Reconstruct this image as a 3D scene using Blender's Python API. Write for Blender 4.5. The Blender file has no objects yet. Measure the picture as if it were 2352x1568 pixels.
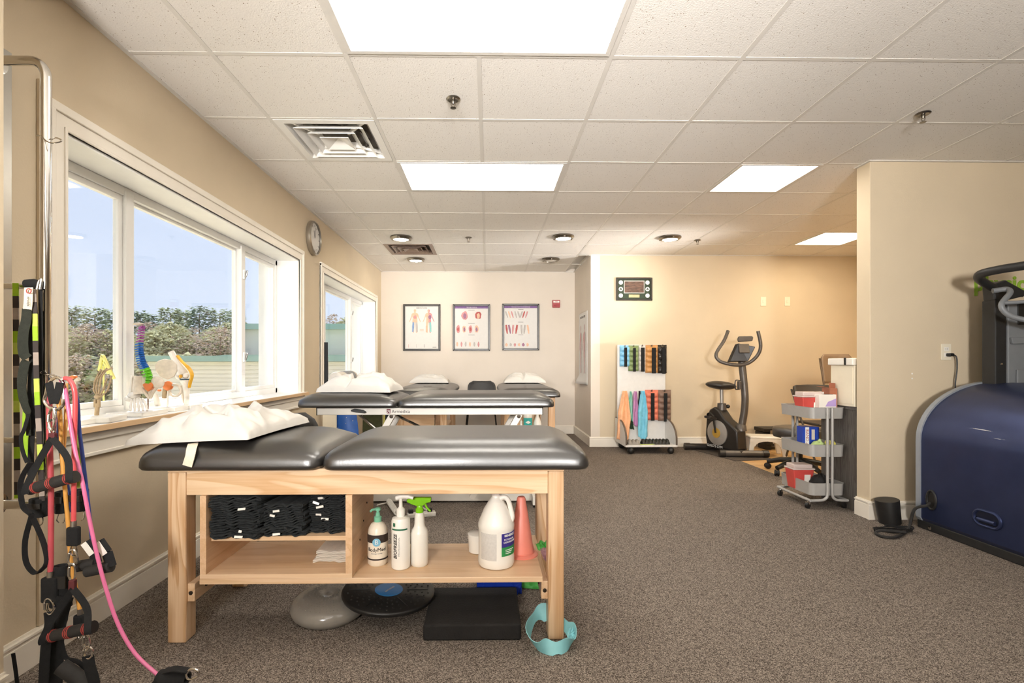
import bpy, bmesh, math, random
from mathutils import Vector, Matrix, noise
R = random.Random(7)
S = bpy.context.scene
COL = S.collection
# ------------------------------------------------------------------ camera
F, CX, CY, YAW, CZ = 1160.0, 1140.0, 834.0, 0.016, 1.09      # focal length in pixels of a 2352 wide frame
cam_d = bpy.data.cameras.new('camera'); cam = bpy.data.objects.new('camera', cam_d); COL.objects.link(cam)
cam.location = (0, 0, CZ); cam.rotation_euler = (math.pi/2, 0, -YAW)
cam_d.sensor_width = 36; cam_d.lens = 36*F/2352
cam_d.shift_x = (1176-CX)/2352; cam_d.shift_y = (CY-784)/2352
cam_d.clip_start = 0.02; cam_d.clip_end = 500
S.camera = cam
# ------------------------------------------------------------------ world and sun
W = bpy.data.worlds.new('sky'); S.world = W; W.use_nodes = True
nt = W.node_tree; nt.nodes.clear()
wo = nt.nodes.new('ShaderNodeOutputWorld'); bg = nt.nodes.new('ShaderNodeBackground')
tc = nt.nodes.new('ShaderNodeTexCoord'); sp = nt.nodes.new('ShaderNodeSeparateXYZ'); rp = nt.nodes.new('ShaderNodeValToRGB')
nt.links.new(tc.outputs['Generated'], sp.inputs[0]); nt.links.new(sp.outputs['Z'], rp.inputs[0])
nt.links.new(rp.outputs[0], bg.inputs[0]); nt.links.new(bg.outputs[0], wo.inputs[0])
rp.color_ramp.elements[0].position = 0.0; rp.color_ramp.elements[0].color = (0.64, 0.70, 0.84, 1)
rp.color_ramp.elements[1].position = 0.7; rp.color_ramp.elements[1].color = (0.50, 0.58, 0.82, 1)
bg.inputs[1].default_value = 0.66
sun_d = bpy.data.lights.new('sun', 'SUN'); sun = bpy.data.objects.new('sun', sun_d); COL.objects.link(sun)
sun_d.energy = 4.5; sun_d.color = (1, 0.95, 0.86); sun_d.angle = 0.01
sun.location = (-6, 16, 12); sun.rotation_euler = Vector((0.25, -0.50, -0.80)).to_track_quat('-Z', 'Y').to_euler()
vs = S.view_settings
vs.view_transform = 'Standard'; vs.look = 'None'; vs.gamma = 1; vs.use_curve_mapping = False; vs.exposure = 1.0
LAMP = 6.0            # radiance of the ceiling light diffusers
FILL_WATTS = 340.0         # base watts of the added fill lights that brighten ceiling and far walls
cy = S.cycles
cy.max_bounces = 6; cy.diffuse_bounces = 3; cy.glossy_bounces = 3; cy.transmission_bounces = 4; cy.transparent_max_bounces = 10
cy.caustics_reflective = False; cy.caustics_refractive = False; cy.use_adaptive_sampling = True; cy.adaptive_threshold = 0.1; cy.adaptive_min_samples = 12
cy.sample_clamp_indirect = 6
# ------------------------------------------------------------------ pixel -> room
_c, _s = math.cos(YAW), math.sin(YAW)
def ray(px, py):
    u = (px-CX)/F; v = -(py-CY)/F
    return (_c*u+_s, -_s*u+_c, v)
def at(px, py, Y):
    d = ray(px, py); t = Y/d[1]; return Vector((d[0]*t, Y, CZ+d[2]*t))
def fl(px, py, Z=0.0):
    d = ray(px, py); t = (Z-CZ)/d[2]; return Vector((d[0]*t, d[1]*t, Z))
def wx(px, py, X):
    d = ray(px, py); t = X/d[0]; return Vector((X, d[1]*t, CZ+d[2]*t))
# ------------------------------------------------------------------ materials
def lin(h):
    h = h.lstrip('#'); o = []
    for k in (0, 2, 4):
        c = int(h[k:k+2], 16)/255
        o.append(c/12.92 if c <= 0.04045 else ((c+0.055)/1.055)**2.4)
    return (*o, 1)
MATS = {}
def mat(name, col, rough=0.5, metal=0.0, var=0.0, scale=20.0, bump=0.0, bscale=None, spec=0.5, coat=0.0, sss=0.0, trans=0.0, stretch=None, emit=None, estr=0.0, alpha=1.0):
    if name in MATS: return MATS[name]
    m = bpy.data.materials.new(name); m.use_nodes = True; t = m.node_tree; b = t.nodes['Principled BSDF']
    c = lin(col) if isinstance(col, str) else (*col, 1)
    b.inputs['Base Color'].default_value = c
    b.inputs['Roughness'].default_value = rough; b.inputs['Metallic'].default_value = metal
    b.inputs['Specular IOR Level'].default_value = spec; b.inputs['Coat Weight'].default_value = coat
    b.inputs['Transmission Weight'].default_value = trans; b.inputs['Alpha'].default_value = alpha
    if sss: b.inputs['Subsurface Weight'].default_value = sss; b.inputs['Subsurface Radius'].default_value = (0.01, 0.01, 0.01)
    if emit: b.inputs['Emission Color'].default_value = lin(emit) if isinstance(emit, str) else (*emit, 1); b.inputs['Emission Strength'].default_value = estr
    if var or bump:
        tc = t.nodes.new('ShaderNodeTexCoord'); mp = t.nodes.new('ShaderNodeMapping'); t.links.new(tc.outputs['Object'], mp.inputs[0])
        if stretch: mp.inputs['Scale'].default_value = stretch
        if var:
            n = t.nodes.new('ShaderNodeTexNoise'); n.inputs['Scale'].default_value = scale; n.inputs['Detail'].default_value = 4
            t.links.new(mp.outputs[0], n.inputs['Vector'])
            r = t.nodes.new('ShaderNodeValToRGB')
            r.color_ramp.elements[0].position = 0.3; r.color_ramp.elements[1].position = 0.7
            r.color_ramp.elements[0].color = (*[max(0, q*(1-var)) for q in c[:3]], 1)
            r.color_ramp.elements[1].color = (*[min(1, q*(1+var)) for q in c[:3]], 1)
            t.links.new(n.outputs['Fac'], r.inputs[0]); t.links.new(r.outputs[0], b.inputs['Base Color'])
        if bump:
            n2 = t.nodes.new('ShaderNodeTexNoise'); n2.inputs['Scale'].default_value = bscale or scale; n2.inputs['Detail'].default_value = 3
            t.links.new(mp.outputs[0], n2.inputs['Vector'])
            bp = t.nodes.new('ShaderNodeBump'); bp.inputs['Strength'].default_value = bump; bp.inputs['Distance'].default_value = 0.01
            t.links.new(n2.outputs['Fac'], bp.inputs['Height']); t.links.new(bp.outputs[0], b.inputs['Normal'])
    MATS[name] = m; return m
def wood(name, a, bcol, axis, rough=0.38, freq=1.0, dist=3.0):
    """pale timber with long grain bands along one axis"""
    if name in MATS: return MATS[name]
    m = bpy.data.materials.new(name); m.use_nodes = True; t = m.node_tree; b = t.nodes['Principled BSDF']
    tc = t.nodes.new('ShaderNodeTexCoord'); mp = t.nodes.new('ShaderNodeMapping'); t.links.new(tc.outputs['Object'], mp.inputs[0])
    sc = [1.0, 1.0, 1.0]; sc['xyz'.index(axis)] = 0.09
    mp.inputs['Scale'].default_value = sc
    n0 = t.nodes.new('ShaderNodeTexNoise'); n0.inputs['Scale'].default_value = 9*freq; n0.inputs['Detail'].default_value = 2; n0.inputs['Distortion'].default_value = 0.4
    t.links.new(mp.outputs[0], n0.inputs['Vector'])
    mm = t.nodes.new('ShaderNodeMath'); mm.operation = 'MULTIPLY'; mm.inputs[1].default_value = 7*dist/3; t.links.new(n0.outputs['Fac'], mm.inputs[0])
    fr = t.nodes.new('ShaderNodeMath'); fr.operation = 'FRACT'; t.links.new(mm.outputs[0], fr.inputs[0])
    r = t.nodes.new('ShaderNodeValToRGB'); e = r.color_ramp.elements
    ca, cb = lin(a), lin(bcol); e[0].color = ca; e[1].color = cb; e[0].position = 0.25; e[1].position = 0.92
    x = r.color_ramp.elements.new(1.0); x.color = ca
    t.links.new(fr.outputs[0], r.inputs[0])
    mp2 = t.nodes.new('ShaderNodeMapping'); t.links.new(tc.outputs['Object'], mp2.inputs[0])
    s2 = [1.0, 1.0, 1.0]; s2['xyz'.index(axis)] = 0.03; mp2.inputs['Scale'].default_value = s2
    n = t.nodes.new('ShaderNodeTexNoise'); n.inputs['Scale'].default_value = 160; n.inputs['Detail'].default_value = 2; t.links.new(mp2.outputs[0], n.inputs['Vector'])
    mx = t.nodes.new('ShaderNodeMixRGB'); mx.blend_type = 'SOFT_LIGHT'; mx.inputs[0].default_value = 0.35
    t.links.new(r.outputs[0], mx.inputs[1]); t.links.new(n.outputs['Fac'], mx.inputs[2]); t.links.new(mx.outputs[0], b.inputs['Base Color'])
    b.inputs['Roughness'].default_value = rough; MATS[name] = m; return m
def carpet_mat():
    m = bpy.data.materials.new('carpet'); m.use_nodes = True; t = m.node_tree; b = t.nodes['Principled BSDF']
    g = t.nodes.new('ShaderNodeNewGeometry')
    vo = t.nodes.new('ShaderNodeTexVoronoi'); vo.inputs['Scale'].default_value = 330; t.links.new(g.outputs['Position'], vo.inputs['Vector'])
    n = t.nodes.new('ShaderNodeSeparateColor'); t.links.new(vo.outputs['Color'], n.inputs[0])
    r = t.nodes.new('ShaderNodeValToRGB'); e = r.color_ramp.elements
    e[0].position = 0.05; e[0].color = lin('#463e38'); e[1].position = 0.95; e[1].color = lin('#a89c90')
    k = e.new(0.5); k.color = lin('#776d64')
    n2 = t.nodes.new('ShaderNodeTexNoise'); n2.inputs['Scale'].default_value = 3; n2.inputs['Detail'].default_value = 3; t.links.new(g.outputs['Position'], n2.inputs['Vector'])
    r2 = t.nodes.new('ShaderNodeValToRGB'); r2.color_ramp.elements[0].color = (.86, .86, .86, 1); r2.color_ramp.elements[1].color = (1.0, 1.0, 1.0, 1); t.links.new(n2.outputs['Fac'], r2.inputs[0])
    mx = t.nodes.new('ShaderNodeMixRGB'); mx.blend_type = 'MULTIPLY'; mx.inputs[0].default_value = 1
    t.links.new(n.outputs[0], r.inputs[0]); t.links.new(r.outputs[0], mx.inputs[1]); t.links.new(r2.outputs[0], mx.inputs[2]); t.links.new(mx.outputs[0], b.inputs['Base Color'])
    bp = t.nodes.new('ShaderNodeBump'); bp.inputs['Strength'].default_value = 0.5; bp.inputs['Distance'].default_value = 0.003
    t.links.new(n.outputs[1], bp.inputs['Height']); t.links.new(bp.outputs[0], b.inputs['Normal'])
    b.inputs['Roughness'].default_value = 1; b.inputs['Specular IOR Level'].default_value = 0.1
    MATS['carpet'] = m; return m
def tile_mat():
    m = bpy.data.materials.new('mineral tile'); m.use_nodes = True; t = m.node_tree; b = t.nodes['Principled BSDF']
    g = t.nodes.new('ShaderNodeNewGeometry')
    v = t.nodes.new('ShaderNodeTexVoronoi'); v.inputs['Scale'].default_value = 105; v.inputs['Randomness'].default_value = 1
    ns = t.nodes.new('ShaderNodeTexNoise'); ns.inputs['Scale'].default_value = 45; ns.inputs['Detail'].default_value = 2
    t.links.new(g.outputs['Position'], v.inputs['Vector']); t.links.new(g.outputs['Position'], ns.inputs['Vector'])
    # pit radius follows the cell colour so most cells carry none
    sx = t.nodes.new('ShaderNodeSeparateColor'); t.links.new(v.outputs['Color'], sx.inputs[0])
    a = t.nodes.new('ShaderNodeMath'); a.operation = 'MULTIPLY'; a.inputs[1].default_value = 0.4; t.links.new(sx.outputs[0], a.inputs[0])
    a2 = t.nodes.new('ShaderNodeMath'); a2.operation = 'MULTIPLY'; t.links.new(a.outputs[0], a2.inputs[0]); t.links.new(ns.outputs['Fac'], a2.inputs[1])
    lt = t.nodes.new('ShaderNodeMath'); lt.operation = 'LESS_THAN'; t.links.new(v.outputs['Distance'], lt.inputs[0]); t.links.new(a2.outputs[0], lt.inputs[1])
    mx = t.nodes.new('ShaderNodeMixRGB'); mx.inputs[1].default_value = lin('#f0ebe4'); mx.inputs[2].default_value = lin('#8f7a62')
    t.links.new(lt.outputs[0], mx.inputs[0]); t.links.new(mx.outputs[0], b.inputs['Base Color'])
    n = t.nodes.new('ShaderNodeTexNoise'); n.inputs['Scale'].default_value = 160; t.links.new(g.outputs['Position'], n.inputs['Vector'])
    bp = t.nodes.new('ShaderNodeBump'); bp.inputs['Strength'].default_value = 0.25; bp.inputs['Distance'].default_value = 0.004
    t.links.new(n.outputs['Fac'], bp.inputs['Height']); t.links.new(bp.outputs[0], b.inputs['Normal'])
    b.inputs['Roughness'].default_value = 0.9; MATS['tile'] = m; return m
def glass_mat():
    m = bpy.data.materials.new('window glass'); m.use_nodes = True; t = m.node_tree; t.nodes.clear()
    o = t.nodes.new('ShaderNodeOutputMaterial'); a = t.nodes.new('ShaderNodeBsdfTransparent'); g = t.nodes.new('ShaderNodeBsdfGlossy'); mx = t.nodes.new('ShaderNodeMixShader')
    a.inputs[0].default_value = (0.96, 0.98, 0.98, 1); g.inputs['Roughness'].default_value = 0.02
    mx.inputs[0].default_value = 0.05
    t.links.new(a.outputs[0], mx.inputs[1]); t.links.new(g.outputs[0], mx.inputs[2]); t.links.new(mx.outputs[0], o.inputs[0])
    MATS['glass'] = m; return m
# ------------------------------------------------------------------ mesh builder
class MB:
    def __init__(s): s.v = []; s.f = []; s.m = []
    def add(s, vs, fs, mi=0):
        o = len(s.v); s.v += [Vector(p) for p in vs]
        for f in fs: s.f.append([i+o for i in f]); s.m.append(mi)
        return s
    def box(s, x0, x1, y0, y1, z0, z1, mi=0):
        return s.add([(x, y, z) for x in (x0, x1) for y in (y0, y1) for z in (z0, z1)],
                     [(0, 1, 3, 2), (4, 6, 7, 5), (0, 4, 5, 1), (2, 3, 7, 6), (0, 2, 6, 4), (1, 5, 7, 3)], mi)
    def cbox(s, c, sz, M=None, mi=0):
        P = [Vector((x*sz[0]/2, y*sz[1]/2, z*sz[2]/2)) for x in (-1, 1) for y in (-1, 1) for z in (-1, 1)]
        if M is not None: P = [M @ p for p in P]
        return s.add([p+Vector(c) for p in P], [(0, 1, 3, 2), (4, 6, 7, 5), (0, 4, 5, 1), (2, 3, 7, 6), (0, 2, 6, 4), (1, 5, 7, 3)], mi)
    def bar(s, p0, p1, w, h, up=(0, 0, 1), mi=0):
        p0, p1 = Vector(p0), Vector(p1); d = (p1-p0).normalized(); u = Vector(up)
        if abs(d.dot(u)) > 0.98: u = Vector((0, 1, 0))
        a = d.cross(u).normalized(); b = a.cross(d)
        P = [p+a*i*w/2+b*j*h/2 for p in (p0, p1) for i, j in ((-1, -1), (1, -1), (1, 1), (-1, 1))]
        return s.add(P, [(0, 3, 2, 1), (4, 5, 6, 7), (0, 1, 5, 4), (1, 2, 6, 5), (2, 3, 7, 6), (3, 0, 4, 7)], mi)
    def tube(s, pts, r, n=10, closed=False, mi=0, caps=True, flat=None):
        pts = [Vector(p) for p in pts]; k = len(pts); o = len(s.v)
        rs = r if isinstance(r, (list, tuple)) else [r]*k
        T = []
        for i in range(k):
            a = pts[(i-1) % k] if (closed or i > 0) else pts[i]; b = pts[(i+1) % k] if (closed or i < k-1) else pts[i]
            d = b-a; T.append(d.normalized() if d.length > 1e-9 else Vector((0, 0, 1)))
        ref = Vector((0, 0, 1)) if abs(T[0].z) < 0.9 else Vector((1, 0, 0))
        N = (ref-T[0]*ref.dot(T[0])).normalized()
        for i in range(k):
            N = (N-T[i]*N.dot(T[i]))
            N = N.normalized() if N.length > 1e-6 else T[i].orthogonal().normalized()
            B = T[i].cross(N)
            for j in range(n):
                a = 2*math.pi*j/n
                fx = flat if flat else 1.0
                s.v.append(pts[i]+N*math.cos(a)*rs[i]+B*math.sin(a)*rs[i]*fx)
        m = k if closed else k-1
        for i in range(m):
            for j in range(n):
                a = o+i*n+j; b = o+i*n+(j+1) % n; c = o+((i+1) % k)*n+(j+1) % n; d = o+((i+1) % k)*n+j
                s.f.append([a, b, c, d]); s.m.append(mi)
        if caps and not closed:
            s.f.append([o+j for j in range(n)][::-1]); s.m.append(mi); s.f.append([o+(k-1)*n+j for j in range(n)]); s.m.append(mi)
        return s
    def lathe(s, prof, c=(0, 0, 0), n=24, M=None, mi=0, caps=True, mis=None):
        o = len(s.v); k = len(prof); c = Vector(c)
        for r, z in prof:
            for j in range(n):
                a = 2*math.pi*j/n; p = Vector((r*math.cos(a), r*math.sin(a), z))
                s.v.append((M @ p if M is not None else p)+c)
        for i in range(k-1):
            for j in range(n):
                s.f.append([o+i*n+j, o+i*n+(j+1) % n, o+(i+1)*n+(j+1) % n, o+(i+1)*n+j]); s.m.append(mis[i] if mis else mi)
        if caps:
            s.f.append([o+j for j in range(n)][::-1]); s.m.append(mis[0] if mis else mi)
            s.f.append([o+(k-1)*n+j for j in range(n)]); s.m.append(mis[-1] if mis else mi)
        return s
    def prism(s, poly, ax, a0, a1, mi=0):
        """extrude a 2-D outline along x, y or z"""
        def P(q, a):
            return {'x': (a, q[0], q[1]), 'y': (q[0], a, q[1]), 'z': (q[0], q[1], a)}[ax]
        n = len(poly)
        return s.add([P(q, a0) for q in poly]+[P(q, a1) for q in poly],
                     [list(range(n))[::-1], list(range(n, 2*n))]+[[i, (i+1) % n, n+(i+1) % n, n+i] for i in range(n)], mi)
    def grid(s, fn, nu, nv, mi=0, closeu=False):
        o = len(s.v)
        for i in range(nu+1):
            for j in range(nv+1): s.v.append(Vector(fn(i/nu, j/nv)))
        for i in range(nu):
            for j in range(nv):
                s.f.append([o+i*(nv+1)+j, o+(i+1)*(nv+1)+j, o+(i+1)*(nv+1)+j+1, o+i*(nv+1)+j+1]); s.m.append(mi)
        return s
    def ball(s, c, r, nu=14, nv=8, M=None, mi=0):
        r = r if isinstance(r, (tuple, list)) else (r, r, r); c = Vector(c)
        def fn(u, v):
            a = 2*math.pi*u; b = math.pi*(v-0.5); p = Vector((r[0]*math.cos(a)*math.cos(b), r[1]*math.sin(a)*math.cos(b), r[2]*math.sin(b)))
            return (M @ p if M is not None else p)+c
        return s.grid(fn, nu, nv, mi)
    def ribbon(s, pts, w, t=0.002, wd=(1, 0, 0), mi=0):
        """flat strap of width w along a path; wd is the width direction (one vector or one per point)"""
        pts = [Vector(p) for p in pts]; k = len(pts); o = len(s.v)
        for i in range(k):
            d = (pts[min(i+1, k-1)]-pts[max(i-1, 0)]).normalized()
            q = Vector(wd[i] if isinstance(wd, list) else wd); q = (q-d*q.dot(d))
            q = q.normalized() if q.length > 1e-6 else d.orthogonal().normalized(); nn = d.cross(q)
            ww = w[i] if isinstance(w, list) else w
            for a, b in ((-1, -1), (1, -1), (1, 1), (-1, 1)): s.v.append(pts[i]+q*a*ww/2+nn*b*t/2)
        for i in range(k-1):
            for j in range(4):
                s.f.append([o+i*4+j, o+i*4+(j+1) % 4, o+(i+1)*4+(j+1) % 4, o+(i+1)*4+j]); s.m.append(mi)
        s.f.append([o, o+3, o+2, o+1]); s.m.append(mi); s.f.append([o+(k-1)*4+j for j in range(4)]); s.m.append(mi)
        return s
    def build(s, name, mats, parent=None, smooth=40, bevel=0, seg=2, M=None, solid=0, subd=0):
        if M is not None: s.v = [M @ p for p in s.v]
        if not isinstance(mats, (list, tuple)): mats = [mats]
        mats = [MATS[q] if isinstance(q, str) else q for q in mats]
        if parent is not None:
            org = wloc(parent)
        else:
            xs = [p.x for p in s.v]; ys = [p.y for p in s.v]; zs = [p.z for p in s.v]
            org = Vector(((min(xs)+max(xs))/2, (min(ys)+max(ys))/2, min(zs)))
        me = bpy.data.meshes.new(name); me.from_pydata([p-org for p in s.v], [], s.f)
        for q in mats: me.materials.append(q)
        if len(mats) > 1: me.polygons.foreach_set('material_index', s.m)
        bm = bmesh.new(); bm.from_mesh(me); bmesh.ops.remove_doubles(bm, verts=bm.verts, dist=1e-6); bmesh.ops.recalc_face_normals(bm, faces=bm.faces); bm.to_mesh(me); bm.free()
        me.update()
        if smooth:
            me.shade_smooth(); me.set_sharp_from_angle(angle=math.radians(smooth))
        ob = bpy.data.objects.new(name, me); COL.objects.link(ob)
        if parent is not None: ob.parent = parent
        else: ob.location = org
        if solid:
            q = ob.modifiers.new('solid', 'SOLIDIFY'); q.thickness = solid; q.offset = 0
        if subd:
            q = ob.modifiers.new('sub', 'SUBSURF'); q.levels = subd; q.render_levels = subd
        if bevel:
            q = ob.modifiers.new('bevel', 'BEVEL'); q.width = bevel; q.segments = seg; q.limit_method = 'ANGLE'; q.angle_limit = math.radians(40)
        return ob
def wloc(o):
    l = Vector(o.location)
    while o.parent is not None: o = o.parent; l = l+Vector(o.location)
    return l
def tag(o, label=None, cat=None, group=None, kind=None):
    if label: o['label'] = label
    if cat: o['category'] = cat
    if group: o['group'] = group
    if kind: o['kind'] = kind
    return o
def thing(name, label, cat, loc, group=None, kind=None):
    o = bpy.data.objects.new(name, None); COL.objects.link(o); o.location = loc; o.empty_display_size = 0.05
    return tag(o, label, cat, group, kind)
def struct(o): o['kind'] = 'structure'; return o
def copy_tree(o, parent=None):
    c = o.copy(); COL.objects.link(c); c.parent = parent
    for ch in list(o.children): copy_tree(ch, c)
    return c
def smoothpath(pts, n=6, closed=False):
    P = [Vector(p) for p in pts]; out = []; k = len(P)
    for i in range(k if closed else k-1):
        if closed: p0, p1, p2, p3 = P[i-1], P[i], P[(i+1) % k], P[(i+2) % k]
        else: p0, p1, p2, p3 = P[max(i-1, 0)], P[i], P[i+1], P[min(i+2, k-1)]
        for j in range(n):
            t = j/n
            out.append(0.5*((2*p1)+(p2-p0)*t+(2*p0-5*p1+4*p2-p3)*t*t+(3*p1-p0-3*p2+p3)*t**3))
    if not closed: out.append(P[-1])
    return out
def text_mesh(body, size, M, name, m, parent, extrude=0.0004, align='CENTER', shear=0.0, bend=None, sx=1.0, off=0.0):
    cu = bpy.data.curves.new(name, 'FONT'); cu.body = body; cu.size = size; cu.extrude = extrude; cu.align_x = align; cu.align_y = 'CENTER'; cu.shear = shear; cu.resolution_u = 3; cu.offset = off
    tmp = bpy.data.objects.new('tmp', cu); COL.objects.link(tmp)
    dg = bpy.context.evaluated_depsgraph_get(); me = bpy.data.meshes.new_from_object(tmp.evaluated_get(dg))
    bpy.data.objects.remove(tmp); bpy.data.curves.remove(cu)
    mb = MB(); vs = [Vector((v.co.x*sx, v.co.y, v.co.z)) for v in me.vertices]
    if bend: vs = [bend(v) for v in vs]
    else: vs = [M @ v for v in vs]
    mb.add(vs, [list(p.vertices) for p in me.polygons]); bpy.data.meshes.remove(me)
    return mb.build(name, m, parent, smooth=0)
FRONT = Matrix(((1, 0, 0, 0), (0, 0, -1, 0), (0, 1, 0, 0), (0, 0, 0, 1)))     # text plane facing -y
def front_at(p): return Matrix.Translation(p) @ FRONT
RZ = lambda a: Matrix.Rotation(a, 4, 'Z')
RX = lambda a: Matrix.Rotation(a, 4, 'X')
RY = lambda a: Matrix.Rotation(a, 4, 'Y')
TR = lambda *p: Matrix.Translation(p)
def nz(x, y, z=0.0): return noise.noise(Vector((x, y, z)))
# ------------------------------------------------------------------ shared materials
carpet_mat(); tile_mat(); glass_mat()
mat('wall', '#d6c5a9', 0.75, var=0.03, scale=2.5, bump=0.06, bscale=120)
mat('wall_pale', '#ded3c5', 0.75, var=0.03, scale=2.5, bump=0.06, bscale=120)
mat('trim', '#f1e9db', 0.4, var=0.02, scale=8)
mat('vinyl_white', '#f4f3f0', 0.35, var=0.02, scale=8)
mat('grid_white', '#e2ddd5', 0.45, var=0.02, scale=10)
mat('sill_wood', '#d9b68c', 0.4, var=0.12, scale=30, stretch=(1, 0.08, 1))
mat('chrome', '#d9d6d0', 0.12, 1.0, var=0.05, scale=6)
mat('steel', '#a9a59d', 0.35, 1.0, var=0.05, scale=10)
mat('nickel', '#8f887d', 0.3, 1.0, var=0.06, scale=14)
mat('black_plastic', '#1d1c1b', 0.45, var=0.15, scale=30)
mat('black_fabric', '#141414', 0.9, var=0.3, scale=60, bump=0.2, bscale=300)
mat('webbing', '#26291f', 0.85, var=0.2, scale=90, bump=0.2, bscale=400)
mat('towel', '#26292a', 0.95, var=0.35, scale=60, bump=0.6, bscale=350)
mat('vinyl_black', '#211f1d', 0.34, var=0.08, scale=6, bump=0.04, bscale=220, spec=0.5).node_tree.nodes['Principled BSDF'].inputs['IOR'].default_value = 2.1
mat('rubber', '#262422', 0.75, var=0.2, scale=40, bump=0.15, bscale=250)
mat('pillow', '#d3cfc8', 0.85, var=0.02, scale=8, bump=0.12, bscale=30)
mat('white_plastic', '#efeae0', 0.35, var=0.02, scale=10)
mat('white_paint', '#ebe6dc', 0.4, var=0.03, scale=10)
mat('cream', '#e9dfc8', 0.55, var=0.03, scale=10)
wood('maple_x', '#e3c49f', '#d3aa7e', 'x'); wood('maple_z', '#dfbd97', '#c89c70', 'z'); wood('maple_y', '#e0bf9a', '#cfa67c', 'y')
wood('ply_x', '#e3c19c', '#d9b48b', 'x', freq=0.6); wood('ply_y', '#deb892', '#d3ab82', 'y', freq=0.6)
# ================================================================== THE ROOM
CH = CZ+1.414
GX = lambda i: -0.043+0.61*i
GY = lambda j: 2.325+0.61*j
XL, XR, YB, YF = -1.65, 5.4, 7.81, -2.6            # left wall, right wall, far wall, wall behind the camera
XJ, YJ = 1.34, 6.58                                # the jog in the far wall
XP, YP = 2.67, 3.49                                # free end of the partition on the right
XW, XG = -1.98, -1.83                              # outer wall face, window glass plane
W1 = (1.99, 4.42, 0.835, 1.99); W2 = (5.05, 7.38, 0.835, 1.99)
XF = 2.82                                          # carpet / wood floor joint in the alcove
struct(MB().box(XW, XF, YF-.1, YB+.2, -0.1, 0).box(XF, XR+.1, YF-.1, 4.05, -0.1, 0).build('floor', 'carpet', smooth=0))
wf = struct(MB().box(XF, XR+.1, 4.05, YJ, -0.1, -0.012).build('floor_wood', mat('subfloor', '#8a6a45', 0.8, var=.1), smooth=0))
wood('plank_x', '#edc58d', '#dfae70', 'x', rough=0.28); wood('plank_x2', '#e6bb82', '#d5a265', 'x', rough=0.28)
for k in range(21):
    y0 = 4.052+k*0.12
    xs = [XF+.002]; x = XF+R.uniform(.3, 1.1)
    while x < XR: xs.append(x); x += R.uniform(.7, 1.2)
    xs.append(XR)
    for a, b in zip(xs, xs[1:]):
        MB().box(a, b-.002, y0, min(y0+.118, YJ-.002), -0.012, 0.0 if k % 2 else -0.0006).build('plank', ['plank_x', 'plank_x2'][R.randrange(2)], wf, smooth=0)
# ---- walls
def walls_with_holes(name, x0, x1, ya, yb, holes, top, m):
    b = MB(); y = ya
    for (h0, h1, z0, z1) in holes:
        b.box(x0, x1, y, h0, 0, top); b.box(x0, x1, h0, h1, 0, z0); b.box(x0, x1, h0, h1, z1, top); y = h1
    b.box(x0, x1, y, yb, 0, top)
    return struct(b.build(name, m, smooth=0))
walls_with_holes('wall_left', XW, XL, 1.6, YB+.2, [W1, W2], CH+.05, 'wall')
struct(MB().box(XW, -1.512, YF, 1.6, 0, CH+.05).build('wall_left_return', 'wall', smooth=0))
struct(MB().box(XL, XJ+.1, YB, YB+.2, 0, CH+.05).build('wall_back', 'wall_pale', smooth=0))
struct(MB().box(XJ, XJ+.12, YJ, YB, 0, CH+.05).build('wall_side', 'wall_pale', smooth=0))
struct(MB().box(XJ+.12, XR+.1, YJ, YJ+.14, 0, CH+.05).build('wall_back_right', 'wall', smooth=0))
struct(MB().box(XP, XR, YP, YP+.13, 0, CH-.003).build('wall_partition', 'wall', smooth=0, bevel=.004))
struct(MB().box(XR, XR+.1, YF, YJ, 0, CH+.05).build('wall_right', 'wall', smooth=0))
struct(MB().box(XW, XR+.1, YF-.1, YF, 0, CH+.05).build('wall_behind', 'wall', smooth=0))
# ---- baseboards: board, stepped cap
def baseboard(name, segs):
    b = MB()
    for (p, q, n) in segs:                     # p -> q along the wall, n = direction into the room
        p, q, n = Vector((*p, 0)), Vector((*q, 0)), Vector((*n, 0))
        for (t, z0, z1) in ((.016, 0, .098), (.012, .098, .112), (.019, .112, .120), (.008, .120, .128)):
            P = [p, q, q+n*t, p+n*t]
            b.add([v+Vector((0, 0, z)) for z in (z0, z1) for v in P], [(0, 1, 2, 3), (7, 6, 5, 4), (0, 4, 5, 1), (1, 5, 6, 2), (2, 6, 7, 3), (3, 7, 4, 0)])
    return struct(b.build(name, 'trim', smooth=0))
baseboard('baseboard_left', [((XL, 1.6), (XL, YB), (1, 0))])
baseboard('baseboard_return', [((-1.512, YF), (-1.512, 1.6), (1, 0))])
baseboard('baseboard_back', [((XL+.02, YB), (XJ-.02, YB), (0, -1))])
baseboard('baseboard_side', [((XJ, YJ), (XJ, YB), (-1, 0))])
baseboard('baseboard_back_right', [((XJ-.019, YJ), (XR, YJ), (0, -1))])
baseboard('baseboard_partition', [((XP-.019, YP), (XR, YP), (0, -1)), ((XP, YP), (XP, YP+.13), (-1, 0))])
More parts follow.
